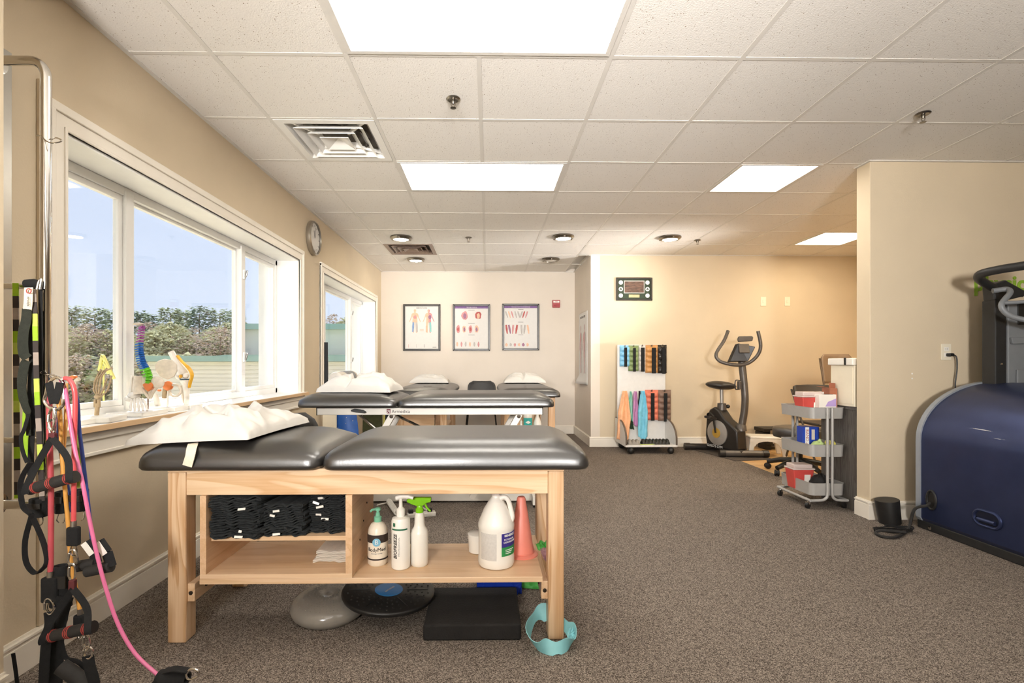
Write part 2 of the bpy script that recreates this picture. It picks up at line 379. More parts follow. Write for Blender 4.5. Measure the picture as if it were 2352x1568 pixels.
# ---- ceiling: slab, lay-in tiles, grid bars
ceil = struct(MB().box(XW, XR+.1, YF-.1, YB+.2, CH+.05, CH+.25).build('ceiling', 'grid_white', smooth=0))
LIGHT_CELLS = {(-1, -1): 2, (-1, 2): 2, (3, 2): 1, (6, 5): 1, (6, 2): 2, (-1, -6): 2, (3, -6): 2}
VENT_CELLS = {(-2, 1), (-2, 6)}
taken = set(VENT_CELLS)
for (i, j), n in LIGHT_CELLS.items():
    for k in range(n): taken.add((i+k, j))
tile_me = None
def clipx(a): return max(XL, min(XR, a))
def room_y1(i, j):                       # far limit of this cell
    lim = YJ if GX(i)+.3 > XJ else YB
    return min(GY(j+1), lim)
for i in range(-3, 9):
    for j in range(-8, 9):
        x0, x1 = clipx(GX(i)), clipx(GX(i+1)); y0, y1 = max(GY(j), YF), room_y1(i, j)
        if x1-x0 < .03 or y1-y0 < .03: continue
        if (i, j) in taken: continue
        full = abs(x1-x0-.61) < 1e-6 and abs(y1-y0-.61) < 1e-6
        if full and tile_me:
            o = bpy.data.objects.new('ceiling_tile', tile_me); COL.objects.link(o); o.parent = ceil
            o.location = Vector((x0+.305, y0+.305, CH))-wloc(ceil)
        else:
            b = MB().box(x0+.008, x1-.008, y0+.008, y1-.008, CH, CH+.016)
            if full:
                b.v = [p-Vector((x0+.305, y0+.305, CH))+wloc(ceil) for p in b.v]
                o = b.build('ceiling_tile', 'tile', ceil, smooth=0); o.location = Vector((x0+.305, y0+.305, CH))-wloc(ceil); tile_me = o.data
            else:
                b.build('ceiling_tile', 'tile', ceil, smooth=0)
def inside_light(i, j, axis):            # does this bar segment cross a wide light?
    for (a, c), n in LIGHT_CELLS.items():
        if axis == 'y' and j == c and a < i < a+n: return True
    return False
for i in range(-2, 9):                   # main bars run away from the camera
    x = GX(i)
    if not XL < x < XR: continue
    top = YJ if x > XJ else YB
    j = -8; start = YF
    while j <= 9:
        if j == 9 or inside_light(i, j, 'y'):
            end = min(GY(j), top) if j < 9 else top
            if end-start > .02: MB().box(x-.011, x+.011, start, end, CH-.0018, CH+.004).build('grid_bar', 'grid_white', ceil, smooth=0)
            start = GY(j+1)
        j += 1
for j in range(-7, 9):                   # cross bars
    y = GY(j)
    x0 = XL
    x1 = XJ if y > YJ else XR
    MB().box(x0, x1, y-.011, y+.011, CH-.0014, CH+.004).build('cross_bar', 'grid_white', ceil, smooth=0)
for (a, b) in (((XL, 1.6), (XL+.02, YB)), ((XL, YB-.02), (XJ, YB)), ((XJ-.02, YJ), (XJ, YB)), ((XJ, YJ-.02), (XR, YJ)), ((XP-.02, YP-.02), (XR, YP)), ((XP-.02, YP), (XP, YP+.13))):
    MB().box(a[0], b[0], a[1], b[1], CH-.006, CH+.003).build('wall_angle', 'grid_white', ceil, smooth=0)
# ---- recessed light panels
def diffuser_mat(key, col, k=1.0):
    m = bpy.data.materials.new('light diffuser'); m.use_nodes = True; t = m.node_tree; t.nodes.clear()
    o = t.nodes.new('ShaderNodeOutputMaterial'); e = t.nodes.new('ShaderNodeEmission'); e.inputs[0].default_value = (*col, 1)
    e.inputs[1].default_value = LAMP*k; t.links.new(e.outputs[0], o.inputs[0]); MATS[key] = m
diffuser_mat('diffuser', (1.0, 0.94, 0.85)); diffuser_mat('diffuser_warm', (1.0, 0.84, 0.62), 1.7)
names = {(-1, -1): 'large warm ceiling light panel nearest the camera, cut by the top edge', (-1, 2): 'long warm ceiling light panel between the two air vents',
         (3, 2): 'square warm ceiling light panel in the middle of the right ceiling', (6, 5): 'square ceiling light panel half hidden behind the partition wall',
         (6, 2): 'ceiling light panel inside the alcove hidden behind the partition',
         (-1, -6): 'added unseen ceiling light panel behind the camera over the left side', (3, -6): 'added unseen ceiling light panel behind the camera over the right side'}  # panels behind the camera are added out of view to brighten the room
for (i, j), n in LIGHT_CELLS.items():
    x0, x1, y0, y1 = GX(i), GX(i+n), GY(j), GY(j+1)
    t = thing('ceiling_light', names[(i, j)], 'ceiling light', ((x0+x1)/2, (y0+y1)/2, CH-.004), 'recessed ceiling light panels')
    a = .011; w = .022; b = MB()
    b.box(x0+a, x1-a, y0+a, y0+a+w, CH-.004, CH+.03); b.box(x0+a, x1-a, y1-a-w, y1-a, CH-.004, CH+.03)
    b.box(x0+a, x0+a+w, y0+a+w, y1-a-w, CH-.004, CH+.03); b.box(x1-a-w, x1-a, y0+a+w, y1-a-w, CH-.004, CH+.03)
    b.build('frame', 'grid_white', t, smooth=0)
    MB().add([(x0+a+w, y0+a+w, CH+.006), (x1-a-w, y0+a+w, CH+.006), (x1-a-w, y1-a-w, CH+.006), (x0+a+w, y1-a-w, CH+.006)], [(3, 2, 1, 0)]).build('diffuser', 'diffuser_warm' if i == 6 else 'diffuser', t, smooth=0)
# ---- air vents
def vent(i, j, m, label):
    x0, x1, y0, y1 = GX(i)+.012, GX(i+1)-.012, GY(j)+.012, GY(j+1)-.012
    cx, cy = (x0+x1)/2, (y0+y1)/2; h = (x1-x0)/2
    t = thing('air_vent', label, 'air vent', (cx, cy, CH), 'ceiling air vents')
    def ring(r0, z0, r1, z1, th=.004):
        b = MB(); q = [(r0, z0), (r1, z1), (r1, z1+th), (r0, z0+th)]; V = []
        for (r, z) in q:
            for sx, sy in ((-1, -1), (1, -1), (1, 1), (-1, 1)): V.append((cx+sx*r, cy+sy*r, CH+z))
        fs = []
        for k in range(4):
            k2 = (k+1) % 4
            for s_ in range(4): fs.append((k*4+s_, k*4+(s_+1) % 4, k2*4+(s_+1) % 4, k2*4+s_))
        return b.add(V, fs)
    ring(h, -.004, h-.045, -.004).build('frame', m, t, smooth=0)
    ring(h-.045, -.004, h-.085, .055, .003).build('frame_throat', m, t, smooth=30)
    ring(h-.085, -.012, h-.145, .045, .003).build('louver', m, t, smooth=30)
    ring(h-.148, -.014, h-.20, .035, .003).build('louver', m, t, smooth=30)
    b = MB(); r = h-.205
    b.add([(cx+sx*r, cy+sy*r, CH-.014) for sx, sy in ((-1, -1), (1, -1), (1, 1), (-1, 1))]+[(cx, cy, CH+.02)]+[(cx+sx*r, cy+sy*r, CH-.010) for sx, sy in ((-1, -1), (1, -1), (1, 1), (-1, 1))]+[(cx, cy, CH+.026)],
          [(0, 1, 4), (1, 2, 4), (2, 3, 4), (3, 0, 4), (5, 9, 6), (6, 9, 7), (7, 9, 8), (8, 9, 5), (0, 5, 6, 1), (1, 6, 7, 2), (2, 7, 8, 3), (3, 8, 5, 0)])
    b.build('center_cone', m, t, smooth=0)
    MB().box(x0+.03, x1-.03, y0+.03, y1-.03, CH+.047, CH+.049).lathe([(.2, CH+.02), (.2, CH+.046), (.19, CH+.046), (.19, CH+.02)], (cx, cy, 0), 24, caps=False).build('duct', mat('duct', '#6e675c', .5, var=.1), t)
    for sx, sy in ((-1, -1), (1, -1), (1, 1), (-1, 1)): MB().bar((cx+sx*.09, cy+sy*.09, CH+.012), (cx+sx*.26, cy+sy*.26, CH+.03), .012, .02).build('strut', m, t, smooth=0)
vent(-2, 1, mat('vent_white', '#efece6', .3, var=.02), 'white square stepped air vent near the large light panel')
vent(-2, 6, mat('vent_brown', '#8a7566', .4, var=.05), 'small brown square air vent near the far wall between two downlights')
# ---- sprinklers and downlights
def sprinkler(p, label):
    t = thing('sprinkler_head', label, 'sprinkler', (p.x, p.y, CH), 'ceiling sprinklers')
    MB().lathe([(.014, .002), (.034, .002), (.038, -.004), (.030, -.010), (.022, -.007)], (p.x, p.y, CH), 20).build('escutcheon', 'nickel', t)
    MB().lathe([(.008, 0), (.010, -.02), (.006, -.03)], (p.x, p.y, CH), 10).tube([(p.x-.012, p.y, CH-.012), (p.x-.011, p.y, CH-.035), (p.x, p.y, CH-.048)], .002, 6).tube([(p.x+.012, p.y, CH-.012), (p.x+.011, p.y, CH-.035), (p.x, p.y, CH-.048)], .002, 6).build('nozzle', 'nickel', t)
    MB().lathe([(.003, -.046), (.016, -.050), (.016, -.052), (.003, -.053)], (p.x, p.y, CH), 14).build('deflector', 'nickel', t)
for px, py, lb in ((1041, 226, 'round metal sprinkler head between the near light and the long light'), (2120, 260, 'metal sprinkler head in the right front ceiling above the partition'),
                   (1076, 545, 'tiny sprinkler head in the far ceiling over the posters'), (1602, 551, 'tiny sprinkler head right of the rightmost downlight')):
    sprinkler(fl(px, py, CH), lb)
mat('lens_lit', (1, .9, .75), .4, emit=(1, .9, .72), estr=38.0); mat('lens_off', '#b9b2a6', .3, var=.05)
def downlight(px, py, lit, label):
    p = fl(px, py, CH); t = thing('downlight', label, 'ceiling light', (p.x, p.y, CH-.035), 'round nickel downlights')
    MB().lathe([(.118, .001), (.122, -.012), (.105, -.030), (.085, -.034), (.082, -.026)], (p.x, p.y, CH), 28).build('trim_ring', 'nickel', t)
    MB().lathe([(.083, -.024), (.075, -.030), (.04, -.035), (.001, -.037)], (p.x, p.y, CH), 24).build('lens', 'lens_lit' if lit else 'lens_off', t)
    for k in range(3):
        a = k*2.094+.5; MB().cbox((p.x+.108*math.cos(a), p.y+.108*math.sin(a), CH-.026), (.018, .018, .012), RZ(a)).build('clip', 'nickel', t, bevel=.002)
downlight(921, 544, True, 'lit round downlight left of the sprinkler, in front of the brown vent')
downlight(1294, 542, True, 'lit round downlight in the middle of the far ceiling, left of the right ceiling bay')
downlight(1539, 544, True, 'lit round downlight nearest the gym corner, rightmost of the round lights')
downlight(955, 594, True, 'small lit round downlight just behind the brown vent')
downlight(1265, 594, False, 'unlit round downlight nearest the far wall above the posters')
# ---- added fill lights on stands, out of view, aimed up to brighten ceiling and walls
def fill_light(x, y, tx, ty, label, z=1.5, tz=None, cone=84, watts=1.0):
    t = thing('fill_light', label, 'fill_light', (x, y, 0), 'added fill lights')
    h = Vector((x, y, z)); d = (Vector((tx, ty, tz or CH))-h).normalized()
    for k in range(3):
        a = k*2.094+.4; MB().tube([(x, y, .55), (x+.38*math.cos(a), y+.38*math.sin(a), .012)], .011, 8).build('leg', 'black_plastic', t)
    MB().tube([(x, y, .2), (x, y, z-.08)], .013, 10).build('pole', 'black_plastic', t)
    Q = d.to_track_quat('Z', 'Y').to_matrix().to_4x4()
    MB().lathe([(.03, -.12), (.05, -.10), (.05, -.02), (.11, .03), (.115, .03), (.055, -.025), (.045, -.09)], h, 20, M=Q, caps=False).build('reflector', 'black_plastic', t)
    ld = bpy.data.lights.new('fill_light_bulb', 'SPOT'); lo = bpy.data.objects.new('bulb', ld); COL.objects.link(lo); lo.parent = t
    lo.location = (h+d*.06)-Vector((x, y, 0)); lo.rotation_euler = d.to_track_quat('-Z', 'Y').to_euler()
    ld.energy = FILL_WATTS*watts; ld.color = (1, .97, .94); ld.spot_size = math.radians(cone); ld.spot_blend = 1.0; ld.shadow_soft_size = .25
fill_light(-.9, -1.4, -.4, 4.6, 'added fill light on a tripod stand, unseen behind the camera at the left')
fill_light(.9, -1.4, 2.2, 4.8, 'added fill light on a tripod stand, unseen behind the camera at the right')
fill_light(.15, -2.0, .3, 7.8, 'tall added fill light on a tripod stand, unseen behind the camera in the middle', z=1.85, tz=2.75, cone=42, watts=1.75)
fill_light(4.35, 4.4, -.2, 6.9, 'added fill light on a tripod stand, unseen in the alcove behind the partition', z=1.15, tz=2.62, cone=38, watts=1.25)
# ---- windows
def window(idx, W, m1, m2):
    y0, y1, z0, z1 = W
    t = thing('window_%d' % idx, None, None, (XL, (y0+y1)/2, z0)); struct(t)
    cw = .088
    def casing(nm, *bx):
        b = MB()
        for q in bx: b.box(*q)
        b.build(nm, 'trim', t, smooth=0, bevel=.003)
    X0 = XL
    for (a, b_) in ((y0-cw, y0), (y1, y1+cw)):
        inner = b_ if b_ == y0 else a; s = -1 if b_ == y0 else 1
        casing('side_casing', (X0, X0+.014, a, b_, z0-.02, z1+.06), (X0, X0+.022, inner+s*.058 if s > 0 else inner-.088, inner+.088 if s > 0 else inner-.058, z0-.02, z1+.08), (X0, X0+.019, min(inner, inner+s*.014), max(inner, inner+s*.014), z0-.02, z1+.014))
    casing('head_casing', (X0, X0+.0135, y0-cw, y1+cw, z1, z1+.06), (X0, X0+.0225, y0-cw, y1+cw, z1+.058, z1+.092), (X0, X0+.0185, y0-.014, y1+.014, z1, z1+.014))
    casing('apron', (X0, X0+.014, y0-cw+.01, y1+cw-.01, z0-.12, z0-.026), (X0, X0+.024, y0-cw, y1+cw, z0-.062, z0-.026), (X0, X0+.018, y0-cw+.005, y1+cw-.005, z0-.128, z0-.112))
    MB().box(XG-.03, X0+.045, y0-.001, y1+.001, z0-.025, z0+.001).box(X0, X0+.045, y0-.115, y1+.115, z0-.025, z0).build('sill', 'vinyl_white', t, smooth=0, bevel=.002)
    MB().box(X0+.045, X0+.052, y0-.116, y1+.116, z0-.025, z0).build('sill_edge', 'sill_wood', t, smooth=0, bevel=.002)
    MB().box(XW-.01, X0+.001, y0, y0+.012, z0, z1).build('jamb', 'vinyl_white', t, smooth=0); MB().box(XW-.01, X0+.001, y1-.012, y1, z0, z1).build('jamb', 'vinyl_white', t, smooth=0)
    MB().box(XW-.01, X0+.001, y0, y1, z1-.012, z1).build('head_lining', 'vinyl_white', t, smooth=0)
    fw = .045; b = MB()
    b.box(XG-.07, XG, y0, y1, z0, z0+fw); b.box(XG-.07, XG, y0, y1, z1-fw-.012, z1-.012); b.box(XG-.07, XG, y0, y0+fw, z0, z1); b.box(XG-.07, XG, y1-fw, y1, z0, z1)
    b.build('outer_frame', 'vinyl_white', t, smooth=0, bevel=.004)
    for m in (m1, m2): MB().box(XG-.06, XG+.008, m-.03, m+.03, z0+.02, z1-.03).build('mullion', 'vinyl_white', t, smooth=0, bevel=.004)
    spans = ((y0+fw, m1-.03), (m1+.03, m2-.03), (m2+.03, y1-fw)); zz = (z0+fw, z1-fw-.012)
    for k, (a, c) in enumerate(spans):
        x = XG-.02 if k != 1 else XG-.04; w = .028 if k != 1 else .016; b = MB()
        b.box(x-.018, x+.012, a, c, zz[0], zz[0]+w); b.box(x-.018, x+.012, a, c, zz[1]-w, zz[1]); b.box(x-.0175, x+.0115, a, a+w, zz[0], zz[1]); b.box(x-.0175, x+.0115, c-w, c, zz[0], zz[1])
        sash = b.build('sash', 'vinyl_white', t, smooth=0, bevel=.003)
        MB().box(x-.004, x, a+w*.8, c-w*.8, zz[0]+w*.8, zz[1]-w*.8).build('pane', 'glass', sash, smooth=0)
    for z in (z0+.30, z1-.24):
        l = MB().box(XG+.006, XG+.022, m2-.012, m2+.012, z-.035, z+.035).build('latch', 'vinyl_white', t, smooth=0, bevel=.004)
        MB().bar((XG+.026, m2-.005, z-.02), (XG+.040, m2-.006, z+.03), .010, .012).build('latch_lever', 'steel', l, smooth=0, bevel=.003)
window(1, W1, 2.60, 3.79); window(2, W2, 5.66, 6.74)
# ================================================================== OUTDOORS
mat('lawn', '#cdbfa2', 1, var=.25, scale=.6, bump=.3, bscale=6)
tag(MB().box(-120, XW, -30, 140, -3.2, -3.0).build('field', 'lawn', smooth=0), 'pale dry grass field outside beneath the windows', 'ground', kind='stuff')
mat('siding', '#ece5d0', .7, var=.03, scale=1); mat('green_trim', '#93b3a3', .5, var=.05, scale=3)
nb = thing('neighbour_building', 'low cream sided building with green roof edge outside the windows', 'building', (-9, 22, -3))
MB().box(-13.3, -4.0, 20, 27, -3, 1.16).build('wall', 'siding', nb, smooth=0)
b = MB()
for k in range(26): b.box(-13.32, -3.98, 19.975, 20.01, -3+k*.16, -3+k*.16+.145)
sd = b.build('siding_boards', 'siding', nb, smooth=0); sd['kind'] = 'stuff'
MB().box(-13.6, -3.8, 19.7, 27, 1.16, 1.38).prism([(-13.6, 1.38), (-3.8, 1.38), (-3.8, 1.42), (-10.2, 1.42), (-10.6, 1.38)], 'y', 19.72, 27).build('roof_edge', 'green_trim', nb, smooth=0)
MB().box(-11.0, -2.2, 23, 34, 1.3, 2.62).build('upper_wall', 'siding', nb, smooth=0)
MB().box(-11.2, -2.1, 22.7, 34, 2.62, 2.86).build('upper_roof_edge', 'green_trim', nb, smooth=0)
# trees: trunk and a crown of leaf tufts
mat('bark', '#7d6a58', .9, var=.2, scale=5)
FOL = [mat('pine_green', '#93a080', .9, var=.35, scale=1.2), mat('soft_green', '#bcba90', .9, var=.3, scale=1.0), mat('bare_brown', '#b8a692', .9, var=.25, scale=1.5), mat('deep_green', '#84957c', .9, var=.35, scale=1.2)]  # foliage kept pale to stand in for haze over the distant trees
def tree(px, Y, top_py, w, kind, label, cat='tree', grp=None, n=420):
    base = at(px, 834, Y); base.z = -3.0; top = at(px, top_py, Y).z; H = top+3
    t = thing('pine_tree' if kind in (0, 3) else ('leafy_tree' if kind == 1 else 'bare_tree'), label, cat, base, grp)
    MB().tube([base, base+Vector((0, 0, H*.93))], [.16, .04], 6).build('trunk', 'bark', t)
    b = MB(); rr = random.Random(int(px*7+Y))
    for _ in range(n):
        h = rr.random()
        if kind in (0, 3):
            h = h**.8; tier = math.floor(h*7)/7; rad = w*(1.08-tier)*(.35+.65*rr.random())*(.75+.5*abs(math.sin(tier*9)))*.6
        else:
            rad = w*.62*math.sqrt(max(0, 1-((h-.5)/.5)**2))*rr.random()**.45
        a = rr.uniform(0, 6.283); z = -3+H*(.25+.75*h)
        c = base+Vector((math.cos(a)*rad, math.sin(a)*rad, 0)); c.z = z+rr.uniform(-.15, .15)-.1*rad
        s_ = rr.uniform(.06, .17)*(1 if kind != 2 else .6)
        d = Vector((math.cos(a), math.sin(a), rr.uniform(-.35, .35))); e = Vector((-math.sin(a), math.cos(a), rr.uniform(-.4, .4)))
        u = Vector((0, 0, 1))*(.35 if kind in (0, 3) else .9)
        b.add([c+d*s_*1.5, c-d*s_*.7+e*s_, c-d*s_*.7-e*s_, c+u*s_], [(0, 1, 3), (1, 2, 3), (2, 0, 3), (0, 2, 1)])
    o = b.build('foliage', FOL[kind], t, smooth=0); o['kind'] = 'stuff'
rt = random.Random(3)
for px, Y, tp, w in ((165, 42, 703, 4.6), (218, 40, 708, 5.2), (262, 44, 712, 4.8), (322, 46, 716, 4.4), (352, 44, 724, 4.2), (392, 42, 708, 5.2), (420, 45, 714, 4.4), (458, 41, 704, 5.0), (505, 42, 710, 6.0), (540, 44, 722, 5.2), (100, 41, 700, 5)):
    tree(px, Y, tp, w, 0 if rt.random() < .6 else 3, 'tall green pine standing out above the far treeline', grp='pines on the treeline', n=1300)
for k in range(26):
    px = 110+k*19+rt.uniform(-6, 6); kd = rt.choice((1, 1, 2, 2, 1))
    tree(px, rt.uniform(34, 40), rt.uniform(742, 775), rt.uniform(2.8, 4.2), kd, 'soft green leafy tree filling the far treeline' if kd == 1 else 'brown leafless tree filling the far treeline', grp='green trees of the treeline' if kd == 1 else 'brown trees of the treeline', n=1700)
for k in range(14):
    px = 120+k*26+rt.uniform(-6, 6); 
    tree(px, rt.uniform(25, 30), rt.uniform(806, 830), rt.uniform(2.4, 3.2), 2 if k % 3 else 1, 'low pale brush growing in front of the trees' , 'shrub', 'brush outside the window', n=1100)
for px, tp, w in ((765, 722, 2.6), (792, 732, 2.2)):
    tree(px, 48, tp, w, 2 if px < 780 else 1, 'bare brown tree behind the building, seen through the far window' if px < 780 else 'green bushy tree behind the building, seen through the far window', n=1200)
# ================================================================== TREATMENT TABLES
def ease(d, w, p=2.4):
    t = max(0.0, min(1.0, d/w)); return 1-(1-t)**p
def cushion(name, x0, x1, y0, y1, z0, side, crown, parent, m='vinyl_black', wl=.16, wr=.16, wf=.16, wb=.16, seed=0, corner=.05):
    """upholstered pad: thin rolled edge rising in a long curve to a flat top"""
    b = MB(); nu, nv = 44, 30
    def pos(k, n, a, c, r=.012):                         # denser near the edges
        t = k/n; t = .5-.5*math.cos(math.pi*t)*(1-.25*math.sin(math.pi*t)**2); return a+(c-a)*t
    def inset(x, y):                                      # pull the corners in to a radius
        cx = min(max(x, x0+corner), x1-corner); cy_ = min(max(y, y0+corner), y1-corner); d = Vector((x-cx, y-cy_))
        if abs(x-cx) > 0 and abs(y-cy_) > 0:
            l = d.length; k = max(abs(d.x), abs(d.y))
            if l > 0: d = d*(k/l)
        return cx+d.x, cy_+d.y
    top = []; 
    for i in range(nu+1):
        row = []
        for j in range(nv+1):
            x, y = pos(i, nu, x0, x1), pos(j, nv, y0, y1)
            q = min(ease(x-x0, wl), 1)*min(ease(x1-x, wr), 1)*min(ease(y-y0, wf), 1)*min(ease(y1-y, wb), 1)
            X, Y = inset(x, y)
            e = min(x-x0, x1-x, y-y0, y1-y); rl = side*math.sqrt(max(0, 1-max(0, 1-e/.022)**2))
            row.append((X, Y, z0+side*.35+rl*.65+crown*q+.0018*nz(x*5+seed, y*5, seed)))
        top.append(row)
    V = [p for r in top for p in r]; f = []
    g = lambda i, j: i*(nv+1)+j
    for i in range(nu):
        for j in range(nv): f.append((g(i, j), g(i+1, j), g(i+1, j+1), g(i, j+1)))
    b.add(V, f)
    rim = [(i, 0) for i in range(nu)]+[(nu, j) for j in range(nv)]+[(i, nv) for i in range(nu, 0, -1)]+[(0, j) for j in range(nv, 0, -1)]
    cxm, cym = (x0+x1)/2, (y0+y1)/2; o = len(b.v)
    for lev, (ins, z) in enumerate(((.0, z0+side*.18), (.006, z0))):
        for (i, j) in rim:
            p = Vector(top[i][j]); d = Vector((cxm-p.x, cym-p.y, 0)); d = Vector((math.copysign(min(ins, abs(d.x)), d.x), math.copysign(min(ins, abs(d.y)), d.y), 0))
            b.v.append(Vector((p.x+d.x, p.y+d.y, z)))
    n = len(rim)
    for k in range(n):
        a, c = rim[k], rim[(k+1) % n]
        b.f.append([g(*a), o+k, o+(k+1) % n, g(*c)]); b.m.append(0)
        b.f.append([o+k, o+n+k, o+n+(k+1) % n, o+(k+1) % n]); b.m.append(0)
    b.f.append([o+n+k for k in range(n)]); b.m.append(0)
    return b.build(name, m, parent, smooth=60)
def bolt(p, parent, d='y', r=.008):
    M = {'y': RX(math.pi/2), 'x': RY(math.pi/2), 'z': Matrix.Identity(4)}[d]
    return MB().lathe([(r, -.003), (r, .002), (r*.6, .003)], p, 10, M=M).build('bolt', mat('bolt', '#40362c', .4, .6, var=.05), parent)
# ---- near table: maple frame with shelf and cubby
T1 = thing('treatment_table', 'black padded treatment table on a pale maple frame with storage shelf, nearest the camera', 'treatment table', (-.48, 2.3, 0), 'treatment tables')
LX = ((-1.249, -1.178), (.236, .299)); LY = ((1.985, 2.058), (2.478, 2.55)); ZA = .665
for (a, c) in LX:
    for (d, e) in LY: MB().box(a, c, d, e, 0, ZA).build('leg', 'maple_z', T1, smooth=0, bevel=.006)
MB().box(LX[0][1], LX[1][0], 1.990, 2.015, .575, ZA).build('apron', 'maple_x', T1, smooth=0, bevel=.003)
MB().box(LX[0][1], LX[1][0], 2.52, 2.545, .575, ZA).build('apron', 'maple_x', T1, smooth=0, bevel=.003)
for a in (LX[0][0]+.01, LX[1][1]-.035): MB().box(a, a+.025, LY[0][1], LY[1][0], .575, ZA).build('end_apron', 'maple_y', T1, smooth=0, bevel=.003)
MB().box(-1.25, .30, 1.99, 2.58, ZA, ZA+.012).build('deck', 'ply_x', T1, smooth=0)
for a in (LX[0][1]-.002, LX[1][0]-.026):
    s_ = MB().box(a, a+.028, 2.0, 2.54, .155, .226).build('stretcher', 'maple_y', T1, smooth=0, bevel=.003)
    bolt((a+.014, 1.999, .19), s_); bolt((a+(.03 if a < 0 else -.002), 2.08, .19), s_, 'x')
MB().box(-1.125, .215, 1.985, 2.36, .228, .250).build('shelf', 'ply_x', T1, smooth=0, bevel=.002)
cab = MB().box(-1.122, -.532, 1.983, 2.35, .2505, .268).build('cubby_bottom', 'ply_x', T1, smooth=0, bevel=.001)
MB().box(-1.122, -1.098, 1.983, 2.35, .268, .574).build('cubby_side', 'ply_y', T1, smooth=0, bevel=.001)
dv = MB().box(-.558, -.532, 1.983, 2.35, .268, .574).build('cubby_divider', 'ply_y', T1, smooth=0, bevel=.001)
for k, (y, z) in enumerate(((2.10, .36), (2.16, .42), (2.22, .48), (2.30, .55))):
    MB().lathe([(.004, -.001), (.004, .0015)], (-.531, y, z), 8, M=RY(math.pi/2)).build('pin_hole', mat('bolt', '#40362c', .4), dv)
MB().box(-1.098, -.558, 2.02, 2.33, .385, .403).build('cubby_shelf', 'ply_x', T1, smooth=0, bevel=.001)
cushion('head_cushion', -1.362, -.652, 1.955, 2.62, ZA+.012, .052, .052, T1, wl=.10, wr=.20, wf=.15, wb=.15, seed=1)
cushion('body_cushion', -.648, .398, 1.95, 2.62, ZA+.012, .054, .054, T1, wl=.20, wr=.16, wf=.15, wb=.15, seed=2)
# ---- pillows
def pillow(name, label, c, sx, sy, h, rz, seed, tilt=0.0, grp='white pillows on the tables', crease=None, flat=.35, wk=.45):
    b = MB(); nu, nv = 72, 54
    M = TR(*c) @ RZ(rz) @ RY(tilt)
    def edge(u, v):
        x, y = u*2-1, v*2-1
        pinch = 1-.10*(1-abs(y)**2)*abs(x)**3-.10*(1-abs(x)**2)*abs(y)**3
        k = 1-.07*(1-abs(y))*abs(x)**2
        return x*sx/2*(1-.06*(1-y*y)*x*x), y*sy/2*(1-.08*(1-x*x)*y*y)
    def prof(u, v):
        x, y = abs(u*2-1), abs(v*2-1)
        return max(0, (1-x**2.6))**.62*max(0, (1-y**2.6))**.62
    def wr(u, v):
        x, y = u*2-1, v*2-1; e = max(abs(x), abs(y))
        w = .26*nz(u*3.2+seed, v*3.2, seed)+.10*nz(u*9+seed, v*4, seed+3)*e+.09*math.sin((math.atan2(y, x)*9+seed))*e**3
        w += wk*.22*(1-abs(nz(u*3.5+v*2.5+seed, v*2-u, seed+9))*4 if abs(nz(u*3.5+v*2.5+seed, v*2-u, seed+9)) < .25 else 0)-wk*.22*(1-abs(nz(u*2.2-seed, v*5+u*2, seed+5))*5 if abs(nz(u*2.2-seed, v*5+u*2, seed+5)) < .2 else 0)
        if crease is not None:
            d = u-crease-.06*math.sin(v*5); w -= .38*math.exp(-(d/.03)**2)
        return w
    def topf(u, v):
        x, y = edge(u, v); p = prof(u, v); return M @ Vector((x, y, h*(flat+ (1-flat)*p*1.0)*1.0*(p**.25 if p > 0 else 0) + h*wr(u, v)*p + .008))
    def botf(u, v):
        x, y = edge(u, v); return M @ Vector((x, y, .008-.006*prof(u, v)))
    b.grid(topf, nu, nv); b.grid(botf, nu, nv)
    o = b.build(name, 'pillow', smooth=80)
    me = o.data; bm = bmesh.new(); bm.from_mesh(me); bmesh.ops.remove_doubles(bm, verts=bm.verts, dist=.0025); bmesh.ops.recalc_face_normals(bm, faces=bm.faces); bm.to_mesh(me); bm.free()
    return tag(o, label, 'pillow', grp)
pillow('pillow', 'crumpled white pillow on the nearest table, leaning over its left end', (-1.165, 2.285, .772), .50, .60, .115, math.radians(-3), 2, tilt=math.radians(-3), wk=1.0)
tp = smoothpath([at(444, 1018, 2.02), at(440, 1030, 1.97), at(437, 1046, 1.946), at(430, 1070, 1.944)], 5)
tag(MB().ribbon(tp, .036, .003, (1, 0, 0)).build('cloth_strap', mat('linen', '#e8dcc6', .9, var=.05, scale=60, bump=.2, bscale=200)), 'short beige cloth strap hanging below the crumpled pillow', 'strap')
